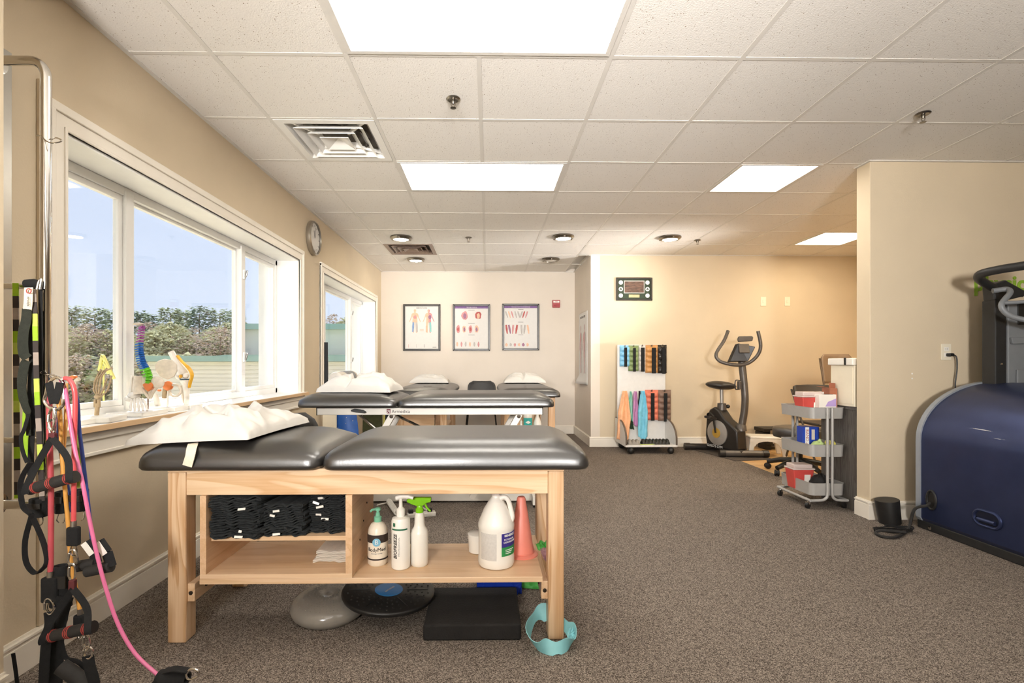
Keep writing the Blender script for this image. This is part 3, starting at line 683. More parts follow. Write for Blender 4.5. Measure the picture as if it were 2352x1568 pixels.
# ---- folded black towels in the cubby
def towel(x0, x1, y0, y1, z, t, seed, label, grp, skew=0.0, name='folded_towel', m='towel', tg=None, amp=1.0):
    b = MB(); nx = 26
    for L in range(2):
        def ring(i):
            u = i/nx; x = x0+(x1-x0)*u; zc = z+t*(.25+.5*L)+amp*(.0030*math.sin(u*17+seed*.45+L*.5)+.0022*math.sin(u*29+seed*.6+L)+.0018*nz(u*6, seed*.3, L))
            yf = y0+.010*nz(u*4, seed*3+L, 2)+.006*math.sin(u*9+seed)
            hh = t*.235
            sh = skew*1.0
            return [(x, yf+.006, zc-hh), (x, yf-.002, zc-hh*.6), (x, yf-.004, zc), (x, yf-.002, zc+hh*.6), (x, yf+.006, zc+hh), (x+sh, y1, zc+hh), (x+sh, y1+.004, zc), (x+sh, y1, zc-hh)]
        o = len(b.v)
        for i in range(nx+1): b.v += [Vector(p) for p in ring(i)]
        for i in range(nx):
            for k in range(8): b.f.append([o+i*8+k, o+i*8+(k+1) % 8, o+(i+1)*8+(k+1) % 8, o+(i+1)*8+k]); b.m.append(0)
        b.f.append([o+k for k in range(8)][::-1]); b.m.append(0); b.f.append([o+nx*8+k for k in range(8)]); b.m.append(0)
    # curled fold joining both layers at the right end
    b.tube([(x1-.004+skew*q, y0+.004+(y1-y0)*q, z+t*.5) for q in (0, .5, 1)], t*.46, 8)
    ob = b.build(name, m, smooth=70); tag(ob, label, 'towel', grp)
    if tg:
        px, w = tg; xx = x0+(x1-x0)*px
        tt = thing(name, label, 'towel', ob.location, grp); nm = 'towel_body'
        del ob['label']; del ob['category']; del ob['group']; ob.name = nm; ob.parent = tt; ob.location = (0, 0, 0)
        MB().cbox((xx, y0-.008, z+t*.5), (w, .002, .009), RY(R.uniform(-.4, .4)) @ RX(R.uniform(-.6, .3))).build('care_label', 'white_plastic', tt, smooth=0)
    return ob
zs = .4035
for k in range(9):
    towel(-1.094+R.uniform(0, .006), -.905+R.uniform(-.012, .01), 2.0+R.uniform(-.008, .008), 2.26, zs+k*.0178, .0178, 3+k, 'black folded towel in the left stack of the cubby, number %s from the bottom' % ['one', 'two', 'three', 'four', 'five', 'six', 'seven', 'eight', 'nine'][k], 'black towels in the cubby', skew=.07, tg={0: (.62, .032), 1: (.6, .012), 6: (.7, .03)}.get(k))
for k in range(7):
    towel(-.892+R.uniform(-.004, .006), -.735+R.uniform(-.01, .006), 2.015+R.uniform(-.008, .008), 2.27, zs+k*.0185, .0185, 23+k, 'black folded towel in the low middle stack of the cubby, number %s from the bottom' % ['one', 'two', 'three', 'four', 'five', 'six', 'seven'][k], 'black towels in the cubby', skew=.03, tg={0: (.3, .03), 4: (.25, .02), 5: (.35, .026)}.get(k))
for k in range(10):
    towel(-.722+R.uniform(-.004, .004), -.572+R.uniform(-.006, .004), 2.06+R.uniform(-.008, .008), 2.30, zs+k*.0165, .0165, 43+k, 'black folded towel in the right stack of the cubby, number %s from the bottom' % ['one', 'two', 'three', 'four', 'five', 'six', 'seven', 'eight', 'nine', 'ten'][k], 'black towels in the cubby', tg={3: (.4, .03), 4: (.25, .022), 6: (.3, .03), 7: (.2, .026), 8: (.3, .026)}.get(k))
mat('white_cloth', '#e6ddd0', .9, var=.04, scale=30, bump=.2, bscale=90)
for k, (dx, w) in enumerate(((0, .0), (.008, .004), (.004, .002))):
    towel(-.722+dx, -.566, 2.10+.01*k, 2.30, .2685+k*.0125, .0125, 80+k, ['lowest', 'middle', 'topmost'][k]+' folded white sheet lying in the bottom of the cubby', 'white sheets in the cubby', name='folded_sheet', m='white_cloth', amp=.3)
# ---- second table: hi-lo with white steel beam
T2 = thing('treatment_table', 'black padded hi-lo treatment table with white steel beam and pillow, second from the camera', 'treatment table', (-.44, 3.93, 0), 'treatment tables')
cushion('head_cushion', -1.357, -.648, 3.58, 4.28, .776, .05, .045, T2, wl=.12, wr=.18, seed=4)
cushion('body_cushion', -.644, .474, 3.58, 4.28, .776, .05, .045, T2, wl=.18, wr=.16, seed=5)
bm_ = MB().box(-1.235, .395, 3.66, 3.71, .717, .768).build('side_beam', 'white_paint', T2, smooth=0, bevel=.004)
MB().box(-1.235, .395, 4.15, 4.20, .717, .768).build('side_beam', 'white_paint', T2, smooth=0, bevel=.004)
for x in (-1.2375, .3925): MB().box(x, x+.005, 3.655, 3.715, .715, .772).build('end_cap', 'black_plastic', bm_, smooth=0)
for x in (-1.2, -.62, .34): MB().box(x, x+.04, 3.71, 4.15, .72, .76).build('cross_member', 'white_paint', T2, smooth=0, bevel=.003)
lev = MB().prism([(-.985, .756), (-.96, .763), (-.90, .755), (-.875, .738), (-.885, .732), (-.95, .737), (-.985, .745)], 'y', 3.635, 3.658).build('release_lever', 'black_plastic', T2, smooth=0, bevel=.003)
MB().tube([(-.90, 3.66, .742), (-.86, 3.69, .735)], .008, 8).build('lever_rod', 'steel', lev)
mat('logo_red', '#6f2233', .5, var=.05)
lg = MB().prism([(-.734, .728), (-.734, .760), (-.706, .760), (-.706, .728)], 'y', 3.6585, 3.6602).build('logo_panel', 'logo_red', bm_, smooth=0)
MB().bar((-.731, 3.658, .730), (-.712, 3.658, .752), .003, .003, (0, 1, 0)).bar((-.714, 3.658, .752), (-.711, 3.658, .731), .003, .003, (0, 1, 0)).bar((-.731, 3.658, .745), (-.716, 3.658, .752), .003, .003, (0, 1, 0)).build('logo_mark', 'white_paint', lg, smooth=0)
text_mesh('Armedica', .034, front_at((-.698, 3.659, .741)), 'lettering', mat('ink_grey', '#4b4444', .6, var=.05), bm_, align='LEFT')
for y in (3.74, 4.12):
    for xt in (-.70, .235):
        ar = MB().bar((xt, y, .72), (xt-.36, y, .09), .045, .05, (0, 1, 0)).build('lift_arm', 'white_paint', T2, smooth=0, bevel=.004)
        bolt((xt-.01, y-.028, .70), ar, r=.014)
MB().tube([(-.985, 3.80, .72), (-.62, 3.83, .40)], .011, 8).build('gas_strut', 'chrome', T2)
MB().tube([(-.80, 3.98, .72), (-.48, 4.0, .56)], .010, 8).build('gas_strut', 'chrome', T2)
MB().box(-1.12, .36, 3.955, 4.03, .012, .09).build('base_rail', 'white_paint', T2, smooth=0, bevel=.004)
for x in (-1.18, .335):
    MB().box(x, x+.055, 3.80, 4.16, .018, .088).build('foot', 'white_paint', T2, smooth=0, bevel=.005)
    for y in (3.83, 4.13): MB().lathe([(.022, 0), (.022, .012), (.015, .02)], (x+.027, y, 0), 12).build('foot_pad', 'black_plastic', T2)
pillow('pillow', 'plump white pillow with a centre crease on the second table', (-.98, 3.93, .868), .56, .42, .135, math.radians(-4), 9, crease=.38)
# power strip and cords on the carpet behind the near table
ps = thing('power_strip', 'white power strip with black plugs on the carpet under the second table', 'power strip', fl(968, 1185))
c0 = fl(968, 1186); A = RZ(.30)
MB().cbox(c0+Vector((0, 0, .016)), (.20, .055, .03), A).build('body', 'white_plastic', ps, smooth=0, bevel=.005)
for k, x in enumerate((-.075, .06)): MB().cbox(c0+(A @ Vector((x, .004, .044))), (.035, .032, .028), A).build('plug', 'black_plastic', ps, smooth=0, bevel=.006)
def cable(pts, r, m, name, label, n=8):
    return tag(MB().tube(smoothpath(pts, n), r, 7).build(name, m), label, 'cable')
def flp(px, py, z=.008): return fl(px, py, z)
cable([flp(866, 1160), flp(900, 1152), flp(930, 1150), flp(960, 1160), flp(985, 1174, .02)], .006, 'white_plastic', 'cable', 'thin white cable lying on the carpet behind the pump bottles')
cs = fl(893, 1150, .03); ce = fl(912, 1178, .03)
coil = [cs.lerp(ce, k/90)+Vector((.018*math.cos(k*.9), .014*math.sin(k*.9)*.5, .014*math.sin(k*.9))) for k in range(91)]
tag(MB().tube(coil, .006, 6).build('coiled_cable', 'white_plastic'), 'white coiled phone-style cable on the carpet under the second table', 'cable')
# ---- two far tables running away from the camera
def far_table(x0, x1, y0, y1, label, hole, cab):
    t = thing('treatment_table', label, 'treatment table', ((x0+x1)/2, (y0+y1)/2, 0), 'treatment tables')
    c = cushion('cushion', x0, x1, y0, y1, .735, .05, .045, t, wf=.12, wl=.14, wr=.14, seed=x0)
    if hole:
        MB().lathe([(.085, 0), (.085, .003), (.045, .002), (.045, 0)], ((x0+x1)/2+.04, y0+.35, .829), 20, M=Matrix.Diagonal((.62, 1.2, 1, 1))).build('face_hole', 'black_plastic', c)
    for lx in (x0+.05, x1-.12):
        for ly in (y0+.10, y1-.17): MB().box(lx, lx+.07, ly, ly+.07, 0, .735).build('leg', 'maple_z', t, smooth=0, bevel=.004)
    for lx in (x0+.055, x1-.085): MB().box(lx, lx+.025, y0+.17, y1-.17, .64, .73).build('apron', 'maple_y', t, smooth=0)
    for ly in (y0+.11, y1-.14): MB().box(x0+.12, x1-.12, ly, ly+.025, .64, .73).build('end_apron', 'maple_x', t, smooth=0)
    for ly in (y0+.12, y1-.15):
        s_ = MB().box(x0+.12, x1-.12, ly, ly+.03, .22, .30).build('stretcher', 'maple_x', t, smooth=0)
    MB().box(x0+.10, x1-.10, y0+.14, y1-.14, .30, .318).build('shelf', 'ply_x', t, smooth=0)
    if cab:
        p = MB().box(cab[0], cab[1], y0+.20, y0+.22, .318, .70).build('cabinet_panel', 'ply_x', t, smooth=0)
        for k in range(3): MB().lathe([(.006, -.001), (.006, .0015)], (cab[0]+.06+k*.115, y0+.199, .60), 8, M=RX(math.pi/2)).build('screw_hole', mat('bolt', '#40362c'), p)
        for x in cab: MB().box(x-.009, x+.009, y0+.20, y1-.3, .318, .70).build('cabinet_side', 'ply_y', t, smooth=0)
    return t
far_table(-1.04, -.40, 5.35, 7.05, 'black padded table with maple legs and face hole, far left below the posters', True, (-.95, -.58))
far_table(.12, .76, 5.25, 7.05, 'black padded table with maple legs, far right below the third poster', False, (.18, .56))
pillow('pillow', 'flat white pillow on the far left table below the posters', (-.755, 6.6, .834), .50, .36, .10, 0, 15)
pillow('pillow', 'wrinkled white pillow with deep fold on the far right table', (.47, 6.6, .834), .54, .36, .115, 0, 21, crease=.42)
# things on the far right table's shelf
ft = .3185
def shelf_bottle(nm, label, x, y, prof, m, cat='bottle', parts=None):
    t = thing(nm, label, cat, (x, y, ft))
    MB().lathe(prof, (x, y, ft), 18).build('body', m, t); return t
wp = at(1212, 985, 5.33)
wt = shelf_bottle('wipes_tub', 'teal wipes canister with white lid on the far right table shelf', wp.x, 5.31, [(.044, 0), (.046, .004), (.046, .20)], mat('teal_label', '#3fb3ad', .35, var=.25, scale=14), 'canister')
MB().lathe([(.047, .20), (.048, .235), (.042, .245)], (wp.x, 5.31, ft), 18).build('lid', 'white_plastic', wt)
MB().prism([(wp.x-.028, ft+.155), (wp.x, ft+.172), (wp.x+.028, ft+.155), (wp.x, ft+.138)], 'y', 5.2615, 5.264).build('label_badge', 'white_plastic', wt, smooth=0)
MB().prism([(wp.x-.03, ft+.03), (wp.x+.0, ft+.05), (wp.x, ft+.12), (wp.x-.03, ft+.10)], 'y', 5.2625, 5.265).build('label_panel', mat('teal_dark', '#0e7d7a', .4, var=.05), wt, smooth=0)
sp_ = at(1234, 985, 5.33)
sb = shelf_bottle('spray_bottle', 'white spray bottle beside the teal wipes canister', sp_.x, 5.31, [(.04, 0), (.042, .006), (.042, .14), (.022, .20), (.014, .22), (.014, .24)], 'white_plastic')
MB().box(sp_.x-.03, sp_.x+.022, 5.298, 5.322, ft+.24, ft+.275).build('trigger_head', 'white_plastic', sb, smooth=0, bevel=.005)
lp = at(1197, 985, 5.30)
lb = shelf_bottle('pump_bottle', 'small white bottle left of the teal wipes canister', lp.x, 5.29, [(.024, 0), (.026, .004), (.026, .10), (.012, .125), (.010, .15)], 'white_plastic')
MB().lathe([(.012, .15), (.012, .165), (.005, .168), (.005, .18)], (lp.x, 5.29, ft), 12).build('cap', 'white_plastic', lb)
# ---- chairs
def chair(label, x, y, rz, pale=False):
    t = thing('chair', label, 'chair', (x, y, 0), 'dark grey stacking chairs'); M = TR(x, y, 0) @ RZ(rz)
    mat('chair_shell', '#3a3836', .6, var=.1, scale=60, bump=.1, bscale=300); mat('chair_leg', '#2b2826', .4, .4, var=.08)
    def back(u, v):
        w = .225*(1-.10*v)*(1 if v < .75 else math.sqrt(max(0, 1-((v-.75)/.25)**2))*.35+.65); 
        X = (u*2-1)*w; return (X, .20+.05*(v)-.05*(1-abs(u*2-1)**2)*-.9, .46+.36*v)
    MB().grid(back, 18, 12).build('backrest', 'chair_shell', t, M=M, solid=.014, smooth=60)
    def seat(u, v):
        X = (u*2-1)*.225; Y = -.22+.44*v; return (X, Y, .455-.02*math.exp(-((u-.5)/.3)**2)*math.sin(math.pi*v)-(.02 if v < .05 else 0)+(.02 if v > .97 else 0))
    MB().grid(seat, 14, 14).build('seat', 'chair_shell', t, M=M, solid=.016, smooth=60)
    for sx in (-1, 1):
        MB().tube([(sx*.19, -.17, .445), (sx*.235, -.21, 0)], .0105, 8).build('leg', 'chair_leg', t, M=M)
        MB().tube([(sx*.19, .16, .445), (sx*.235, .23, 0)], .0105, 8).build('leg', 'chair_leg', t, M=M)
        MB().tube([(sx*.19, .17, .445), (sx*.20, .215, .50), (sx*.19, .235, .60)], .010, 8).build('back_support', 'chair_leg', t, M=M)
    MB().tube([(-.19, -.17, .44), (.19, -.17, .44)], .009, 8).build('seat_rail', 'chair_leg', t, M=M)
    return t
chair('dark grey chair behind the nearest table, by the window wall', -1.03, 3.04, math.radians(160))
chair('dark grey chair against the far wall between the two far tables', -.10, 7.42, 0)
# ---- boards and mats stored by the window wall
def slab(nm, label, cat, x0, x1, y, z1, m, lean=.06, th=.03, rad=.03, z0=0.0, rz=0):
    b = MB(); P = []
    for (cx_, cz_, a0) in ((x1-rad, z1-rad, 0), (x0+rad, z1-rad, 90), (x0+rad, z0+rad, 180), (x1-rad, z0+rad, 270)):
        for k in range(5):
            a = math.radians(a0+k*22.5); P.append((cx_+rad*math.cos(a), cz_+rad*math.sin(a)))
    b.prism(P, 'y', -th/2, th/2)
    M = TR(0, y, 0) @ RX(-lean)
    o = b.build(nm, m, smooth=40, bevel=.004, M=M); return tag(o, label, cat)
mat('blue_board', '#2a62b8', .4, var=.12, scale=20); mat('olive_mat', '#3b3d1f', .8, var=.2, scale=30, bump=.1); mat('yellow_pad', '#d8cf7c', .7, var=.1); mat('dark_pad', '#24282c', .7, var=.1)
sb_ = thing('balance_board', 'blue curved board with white specks leaning by the far left table', 'board', (-1.38, 4.95, 0))
b = MB()
def bb(u, v): return (-1.50+.22*u-.05*v+.03*math.sin(v*3), 4.95+.10*v+.03*math.sin(u*3.14)*-1, .0+.66*v)
b.grid(bb, 10, 16); b.build('board', 'blue_board', sb_, solid=.03, smooth=60, bevel=.006)
rr = random.Random(5)
for k in range(14):
    u, v = rr.uniform(.12, .88), rr.uniform(.45, .98); p = Vector(bb(u, v)); MB().ball((p.x, p.y-.018, p.z), .0045, 6, 4).build('fleck', 'white_plastic', sb_)
slab('exercise_mat', 'folded dark olive mat leaning beside the blue board', 'mat', -1.245, -1.06, 5.02, .66, 'olive_mat', th=.05)
slab('foam_pad', 'thin pale yellow pad between the olive mat and a dark pad', 'pad', -1.055, -1.035, 5.06, .64, 'yellow_pad', th=.06, rad=.008)
slab('foam_pad', 'dark grey pad standing left of the far left table cabinet', 'pad', -1.03, -.975, 5.08, .65, 'dark_pad', th=.06, rad=.01)
tag(MB().box(-1.60, -1.47, 4.90, 4.93, 0, .70).build('storage_panel', 'cream', smooth=0, bevel=.004), 'cream panel standing behind the blue board by the window wall', 'panel')
# window 2 sill things
br = thing('bolster', 'white cylindrical bolster with grey wrap on the far window sill', 'bolster', (-1.69, 5.95, W2[2]))
yb0, yb1 = 5.62, 6.3
MB().lathe([(.02, 0), (.075, .01), (.08, .03), (.08, .65), (.075, .67), (.02, .68)], (-1.69, yb0, W2[2]+.081), 22, M=RX(-math.pi/2)).build('roll', 'white_cloth', br)
MB().lathe([(.083, .22), (.084, .23), (.084, .56), (.083, .57)], (-1.69, yb0, W2[2]+.081), 22, M=RX(-math.pi/2), caps=False).build('wrap', mat('grey_wrap', '#9a9c9f', .7, var=.1, scale=40), br, solid=.004)
tag(MB().box(-1.80, -1.625, 5.145, 5.165, W2[2], 1.155).build('blue_panel', mat('blue_strip', '#3f6fb0', .5, var=.05), smooth=0, bevel=.003), 'narrow blue panel standing on the far window sill', 'panel')
tag(MB().box(-1.80, -1.615, 5.105, 5.125, W2[2], 1.15).build('display_board', 'cream', smooth=0, bevel=.003), 'white board standing on the far window sill beside the blue panel', 'board')
tag(MB().box(-1.78, -1.605, 5.075, 5.085, W2[2], 1.30).build('dark_panel', 'dark_pad', smooth=0, bevel=.002), 'thin dark panel standing at the near end of the far window sill', 'panel')
# ================================================================== THINGS ON AND UNDER THE NEAR TABLE
ZS = .2502
def wrap(cx_, cy_, r, z, a0=0.0, rot=False):
    """bend flat lettering round an upright bottle; a0 turns it from the side facing the camera"""
    def f(v):
        x, y = (v.x, v.y) if not rot else (-v.y, v.x)
        a = -math.pi/2+a0+x/r; rr_ = r+.0006+v.z
        return Vector((cx_+rr_*math.cos(a), cy_+rr_*math.sin(a), z+y))
    return f
def band(cx_, cy_, r, z0, z1, a0, a1, n=14):
    b = MB(); q = []
    for k in range(n+1):
        a = -math.pi/2+a0+(a1-a0)*k/n
        for rr_, z in ((r, z0), (r, z1), (r+.0012, z1), (r+.0012, z0)): b.v.append(Vector((cx_+rr_*math.cos(a), cy_+rr_*math.sin(a), z)))
    for k in range(n):
        for j in range(4): b.f.append([k*4+j, k*4+(j+1) % 4, (k+1)*4+(j+1) % 4, (k+1)*4+j]); b.m.append(0)
    b.f.append([0, 1, 2, 3]); b.m.append(0); b.f.append([n*4+3-j for j in range(4)]); b.m.append(0)
    return b
mat('lotion', '#efe3cf', .35, var=.02, sss=.15); mat('mint', '#7fc2a0', .3, var=.05); mat('label_dark', '#3a302b', .5, var=.05); mat('sky_badge', '#7db6cf', .5, var=.04); mat('ink', '#37322e', .6, var=.05); mat('ink_pale', '#b9b4ae', .6, var=.05)
mat('deep_green_print', '#2c6a4d', .5, var=.05); mat('frost', '#ece7dc', .3, var=.02, sss=.2); mat('lime', '#7fc51c', .25, var=.08, coat=.3)
# lotion pump bottle
p = at(868, 1288, 2.13); x, y = p.x, 2.13
t = thing('pump_bottle', 'cream lotion pump bottle with dark label band and mint green pump', 'bottle', (x, y, ZS))
MB().lathe([(.036, 0), (.041, .006), (.0415, .03), (.0415, .125), (.038, .15), (.028, .168), (.014, .176), (.014, .18)], (x, y, ZS), 28).build('body', 'lotion', t)
pm = MB().lathe([(.016, .176), (.016, .196), (.010, .20), (.009, .212), (.006, .214), (.006, .225)], (x, y, ZS), 16).build('pump', 'mint', t)
MB().lathe([(.012, .223), (.012, .232), (.004, .236)], (x, y, ZS), 14).tube([(x, y, ZS+.228), (x-.02, y-.02, ZS+.230), (x-.026, y-.026, ZS+.224)], .005, 8).build('nozzle', 'mint', pm)
MB.build(band(x, y, .0418, ZS+.098, ZS+.130, -1.5, 1.5), 'label_band', 'label_dark', t); MB.build(band(x, y, .0418, ZS+.027, ZS+.033, -1.5, 1.5), 'label_stripe', 'label_dark', t)
bd = MB(); bd.lathe([(.0165, -.0005), (.0165, .0012)], (0, 0, 0), 20); bd.v = [wrap(x, y, .0432, ZS+.102, .08)(Vector((v.x, v.y, v.z))) for v in bd.v]; bd = bd.build('label_badge', 'sky_badge', t)
text_mesh('B', .026, None, 'badge_letter', mat('print_white', '#f2f2ee', .5, var=.02), bd, bend=wrap(x, y, .0447, ZS+.102, .08))
text_mesh('BodyMed', .021, None, 'lettering', 'ink', t, bend=wrap(x, y, .0420, ZS+.070, .08))
text_mesh('massage lotion', .008, None, 'small_print', 'ink_pale', t, bend=wrap(x, y, .0420, ZS+.055, .08))
# tall white gel pump bottle
p = at(921, 1296, 2.09); x, y = p.x, 2.085
t = thing('pump_bottle', 'tall white pump bottle with green stripe and upright lettering', 'bottle', (x, y, ZS))
MB().lathe([(.032, 0), (.0375, .005), (.038, .02), (.038, .195), (.034, .206), (.016, .212), (.016, .218)], (x, y, ZS), 28).build('body', 'white_plastic', t)
pm = MB().lathe([(.017, .212), (.018, .240), (.012, .246), (.008, .25), (.007, .285)], (x, y, ZS), 16).build('pump', 'white_plastic', t)
MB().tube(smoothpath([(x-.022, y, ZS+.283), (x, y, ZS+.291), (x+.03, y-.004, ZS+.292), (x+.052, y-.006, ZS+.286)], 4), [.006]+[.010]*4+[.009]*4+[.007]*4, 10).build('nozzle', 'white_plastic', pm)
MB.build(band(x, y, .0383, ZS+.163, ZS+.169, -.9, .9), 'label_stripe', 'deep_green_print', t)
MB.build(band(x, y, .0383, ZS+.178, ZS+.192, -.72, -.45, 5), 'label_badge', 'deep_green_print', t)
text_mesh('BIOFREEZE', .0205, None, 'lettering', 'ink', t, bend=wrap(x, y, .0384, ZS+.098, -.42, rot=True), shear=.15, off=.0004)
text_mesh('PROFESSIONAL', .0105, None, 'small_lettering', 'ink_pale', t, bend=wrap(x, y, .0384, ZS+.098, -.02, rot=True), sx=1.1)
# spray bottle, green trigger
p = at(964, 1292, 2.12); x, y = p.x, 2.115
t = thing('spray_bottle', 'frosted clear spray bottle with bright green trigger head', 'bottle', (x, y, ZS))
MB().lathe([(.032, 0), (.036, .006), (.0365, .02), (.0365, .132), (.033, .146), (.024, .158), (.0215, .17), (.0205, .195), (.0185, .212), (.0175, .218)], (x, y, ZS), 28).build('body', 'frost', t)
hd = MB().lathe([(.0155, .216), (.0165, .219), (.0165, .234), (.012, .238), (.010, .248)], (x, y, ZS), 18).build('collar', 'lime', t)
MB().prism([(x-.052, ZS+.262), (x-.03, ZS+.252), (x-.012, ZS+.246), (x+.014, ZS+.246), (x+.03, ZS+.258), (x+.048, ZS+.262), (x+.050, ZS+.280), (x-.03, ZS+.281), (x-.052, ZS+.274)], 'y', y-.012, y+.012).build('trigger_head', 'lime', t, bevel=.004)
MB().tube(smoothpath([(x+.022, y, ZS+.258), (x+.030, y, ZS+.238), (x+.045, y, ZS+.222)], 5), .0045, 8).build('trigger', 'lime', t)
# gallon jug
p = at(1140, 1305, 2.10); x, y = p.x, 2.115
t = thing('jug', 'white gallon jug with handle and purple and green label', 'jug', (x, y, ZS))
MB().lathe([(.06, 0), (.072, .004), (.0755, .014), (.0755, .035), (.074, .045), (.074, .15), (.0755, .158), (.0755, .172), (.070, .19), (.052, .232), (.034, .262), (.021, .278), (.018, .284), (.018, .296)], (x, y, ZS), 32).build('body', 'white_plastic', t)
MB().lathe([(.021, .288), (.022, .291), (.022, .312), (.019, .314)], (x, y, ZS), 18).build('cap', mat('cap_grey', '#d9cfc8', .4, var=.04), t)
MB().tube(smoothpath([(x+.016, y-.008, ZS+.276), (x+.035, y-.010, ZS+.282), (x+.05, y-.012, ZS+.268), (x+.06, y-.014, ZS+.235), (x+.066, y-.016, ZS+.205), (x+.062, y-.016, ZS+.185)], 5), .0105, 10).build('handle', 'white_plastic', t)
MB.build(band(x, y, .0742, ZS+.04, ZS+.148, -.98, .0, 12), 'label_grey', mat('label_grey', '#cfcac3', .6, var=.06, scale=120), t)
lp_ = MB.build(band(x, y, .0742, ZS+.093, ZS+.148, .28, 1.45, 12), 'label_purple', mat('label_purple', '#3a2f86', .5, var=.05), t)
lg_ = MB.build(band(x, y, .0742, ZS+.056, ZS+.093, .28, 1.45, 12), 'label_green', mat('label_green', '#2f8f4e', .5, var=.05), t)
text_mesh('BENEFECT', .0125, None, 'label_name', 'print_white', lp_, bend=wrap(x, y, .0756, ZS+.139, .82), off=.0003)
text_mesh('BOTANICAL', .010, None, 'label_words', 'print_white', lp_, bend=wrap(x, y, .0756, ZS+.123, .78))
text_mesh('DISINFECTANT', .010, None, 'label_words', 'print_white', lp_, bend=wrap(x, y, .0756, ZS+.112, .84))
for k in range(3): MB.build(band(x, y, .0756, ZS+.080-.007*k, ZS+.0825-.007*k, .5, 1.1-.1*k, 6), 'label_line', 'print_white', lg_)
# white tub
p = at(1098, 1268, 2.26); x, y = p.x, 2.255
t = thing('tub', 'small round white tub behind the gallon jug', 'tub', (x, y, ZS))
MB().lathe([(.036, 0), (.041, .004), (.044, .062)], (x, y, ZS), 26).build('body', 'white_plastic', t); MB().lathe([(.046, .06), (.046, .082), (.042, .085)], (x, y, ZS), 26).build('lid', 'white_plastic', t)
# coral cone
p = at(1195, 1275, 2.23); x, y = p.x+.004, 2.225
t = thing('training_cone', 'translucent coral training cone beside the gallon jug', 'cone', (x, y, ZS)); mat('coral', '#ef8f7d', .4, var=.04, sss=.2)
b = MB(); b.lathe([(.058, .01), (.050, .05), (.019, .245), (.015, .252), (.004, .254)], (x, y, ZS), 26); b.build('cone', 'coral', t)
b = MB(); b.lathe([(.074, 0), (.074, .004), (.066, .010), (.058, .012), (.058, .016)], (x, y, ZS), 26); b.build('base_rim', 'coral', t)
# green and mauve packet wedged at the right end
def crumple(name, label, cat, pts_uv, m, seed, amp=.012, thick=.002, nu=12, nv=8):
    A_, B_, C_, D_ = [Vector(q) for q in pts_uv]
    def f(u, v):
        p = A_.lerp(B_, u).lerp(D_.lerp(C_, u), v); n = (B_-A_).cross(D_-A_).normalized()
        return p+n*amp*(nz(u*4+seed, v*4, seed)+.6*abs(nz(u*7, v*7+seed, 1)))
    return tag(MB().grid(f, nu, nv).build(name, m, solid=thick, smooth=30), label, cat)
mat('band_green', '#4fae4c', .5, var=.1); mat('band_mauve', '#a87f83', .6, var=.1)
crumple('resistance_band', 'green resistance band hanging over the right end of the shelf', 'band', [at(1230, 1248, 2.22), at(1262, 1236, 2.22), at(1262, 1252, 2.16), at(1236, 1262, 2.16)], 'band_green', 3, .02)
crumple('resistance_band', 'mauve folded band hanging behind the right front leg', 'band', [at(1240, 1258, 2.16), at(1262, 1256, 2.16), at(1264, 1300, 2.14), at(1248, 1282, 2.14)], 'band_mauve', 6, .012)
# ---- under the table
def disc_cushion():
    c = fl(750, 1420); c.y += .05; t = thing('balance_disc', 'inflated grey dimpled balance disc on the carpet under the table', 'balance disc', c)
    mat('disc_grey', '#8b857c', .22, var=.05, coat=.4); Rr = .165; z0 = .012
    M = TR(c.x, c.y, 0) @ RX(math.radians(4))
    MB().lathe([(.02, .004), (.11, .0), (.145, .008), (.162, .03), (.164, .05), (.15, .072), (.12, .086), (.07, .094), (.03, .093), (.018, .088), (.012, .09), (.001, .09)], (0, 0, 0), 48).build('body', 'disc_grey', t, M=M, smooth=60)
    nb_ = MB()
    for ring in range(3, 11):
        r = ring*.0135; n = int(2*math.pi*r/.0135); z = .0945-.02*max(0, (r-.07)/.08)**1.6
        for k in range(n):
            a = 2*math.pi*k/n+ring*.3; q = Vector((r*math.cos(a), r*math.sin(a), z-.0005))
            nb_.add([q+Vector((.0028, 0, 0)), q+Vector((0, .0028, 0)), q+Vector((-.0028, 0, 0)), q+Vector((0, -.0028, 0)), q+Vector((0, 0, .0026))], [(0, 1, 4), (1, 2, 4), (2, 3, 4), (3, 0, 4)])
    o = nb_.build('nubs', 'disc_grey', t, M=M); o['kind'] = 'stuff'
disc_cushion()
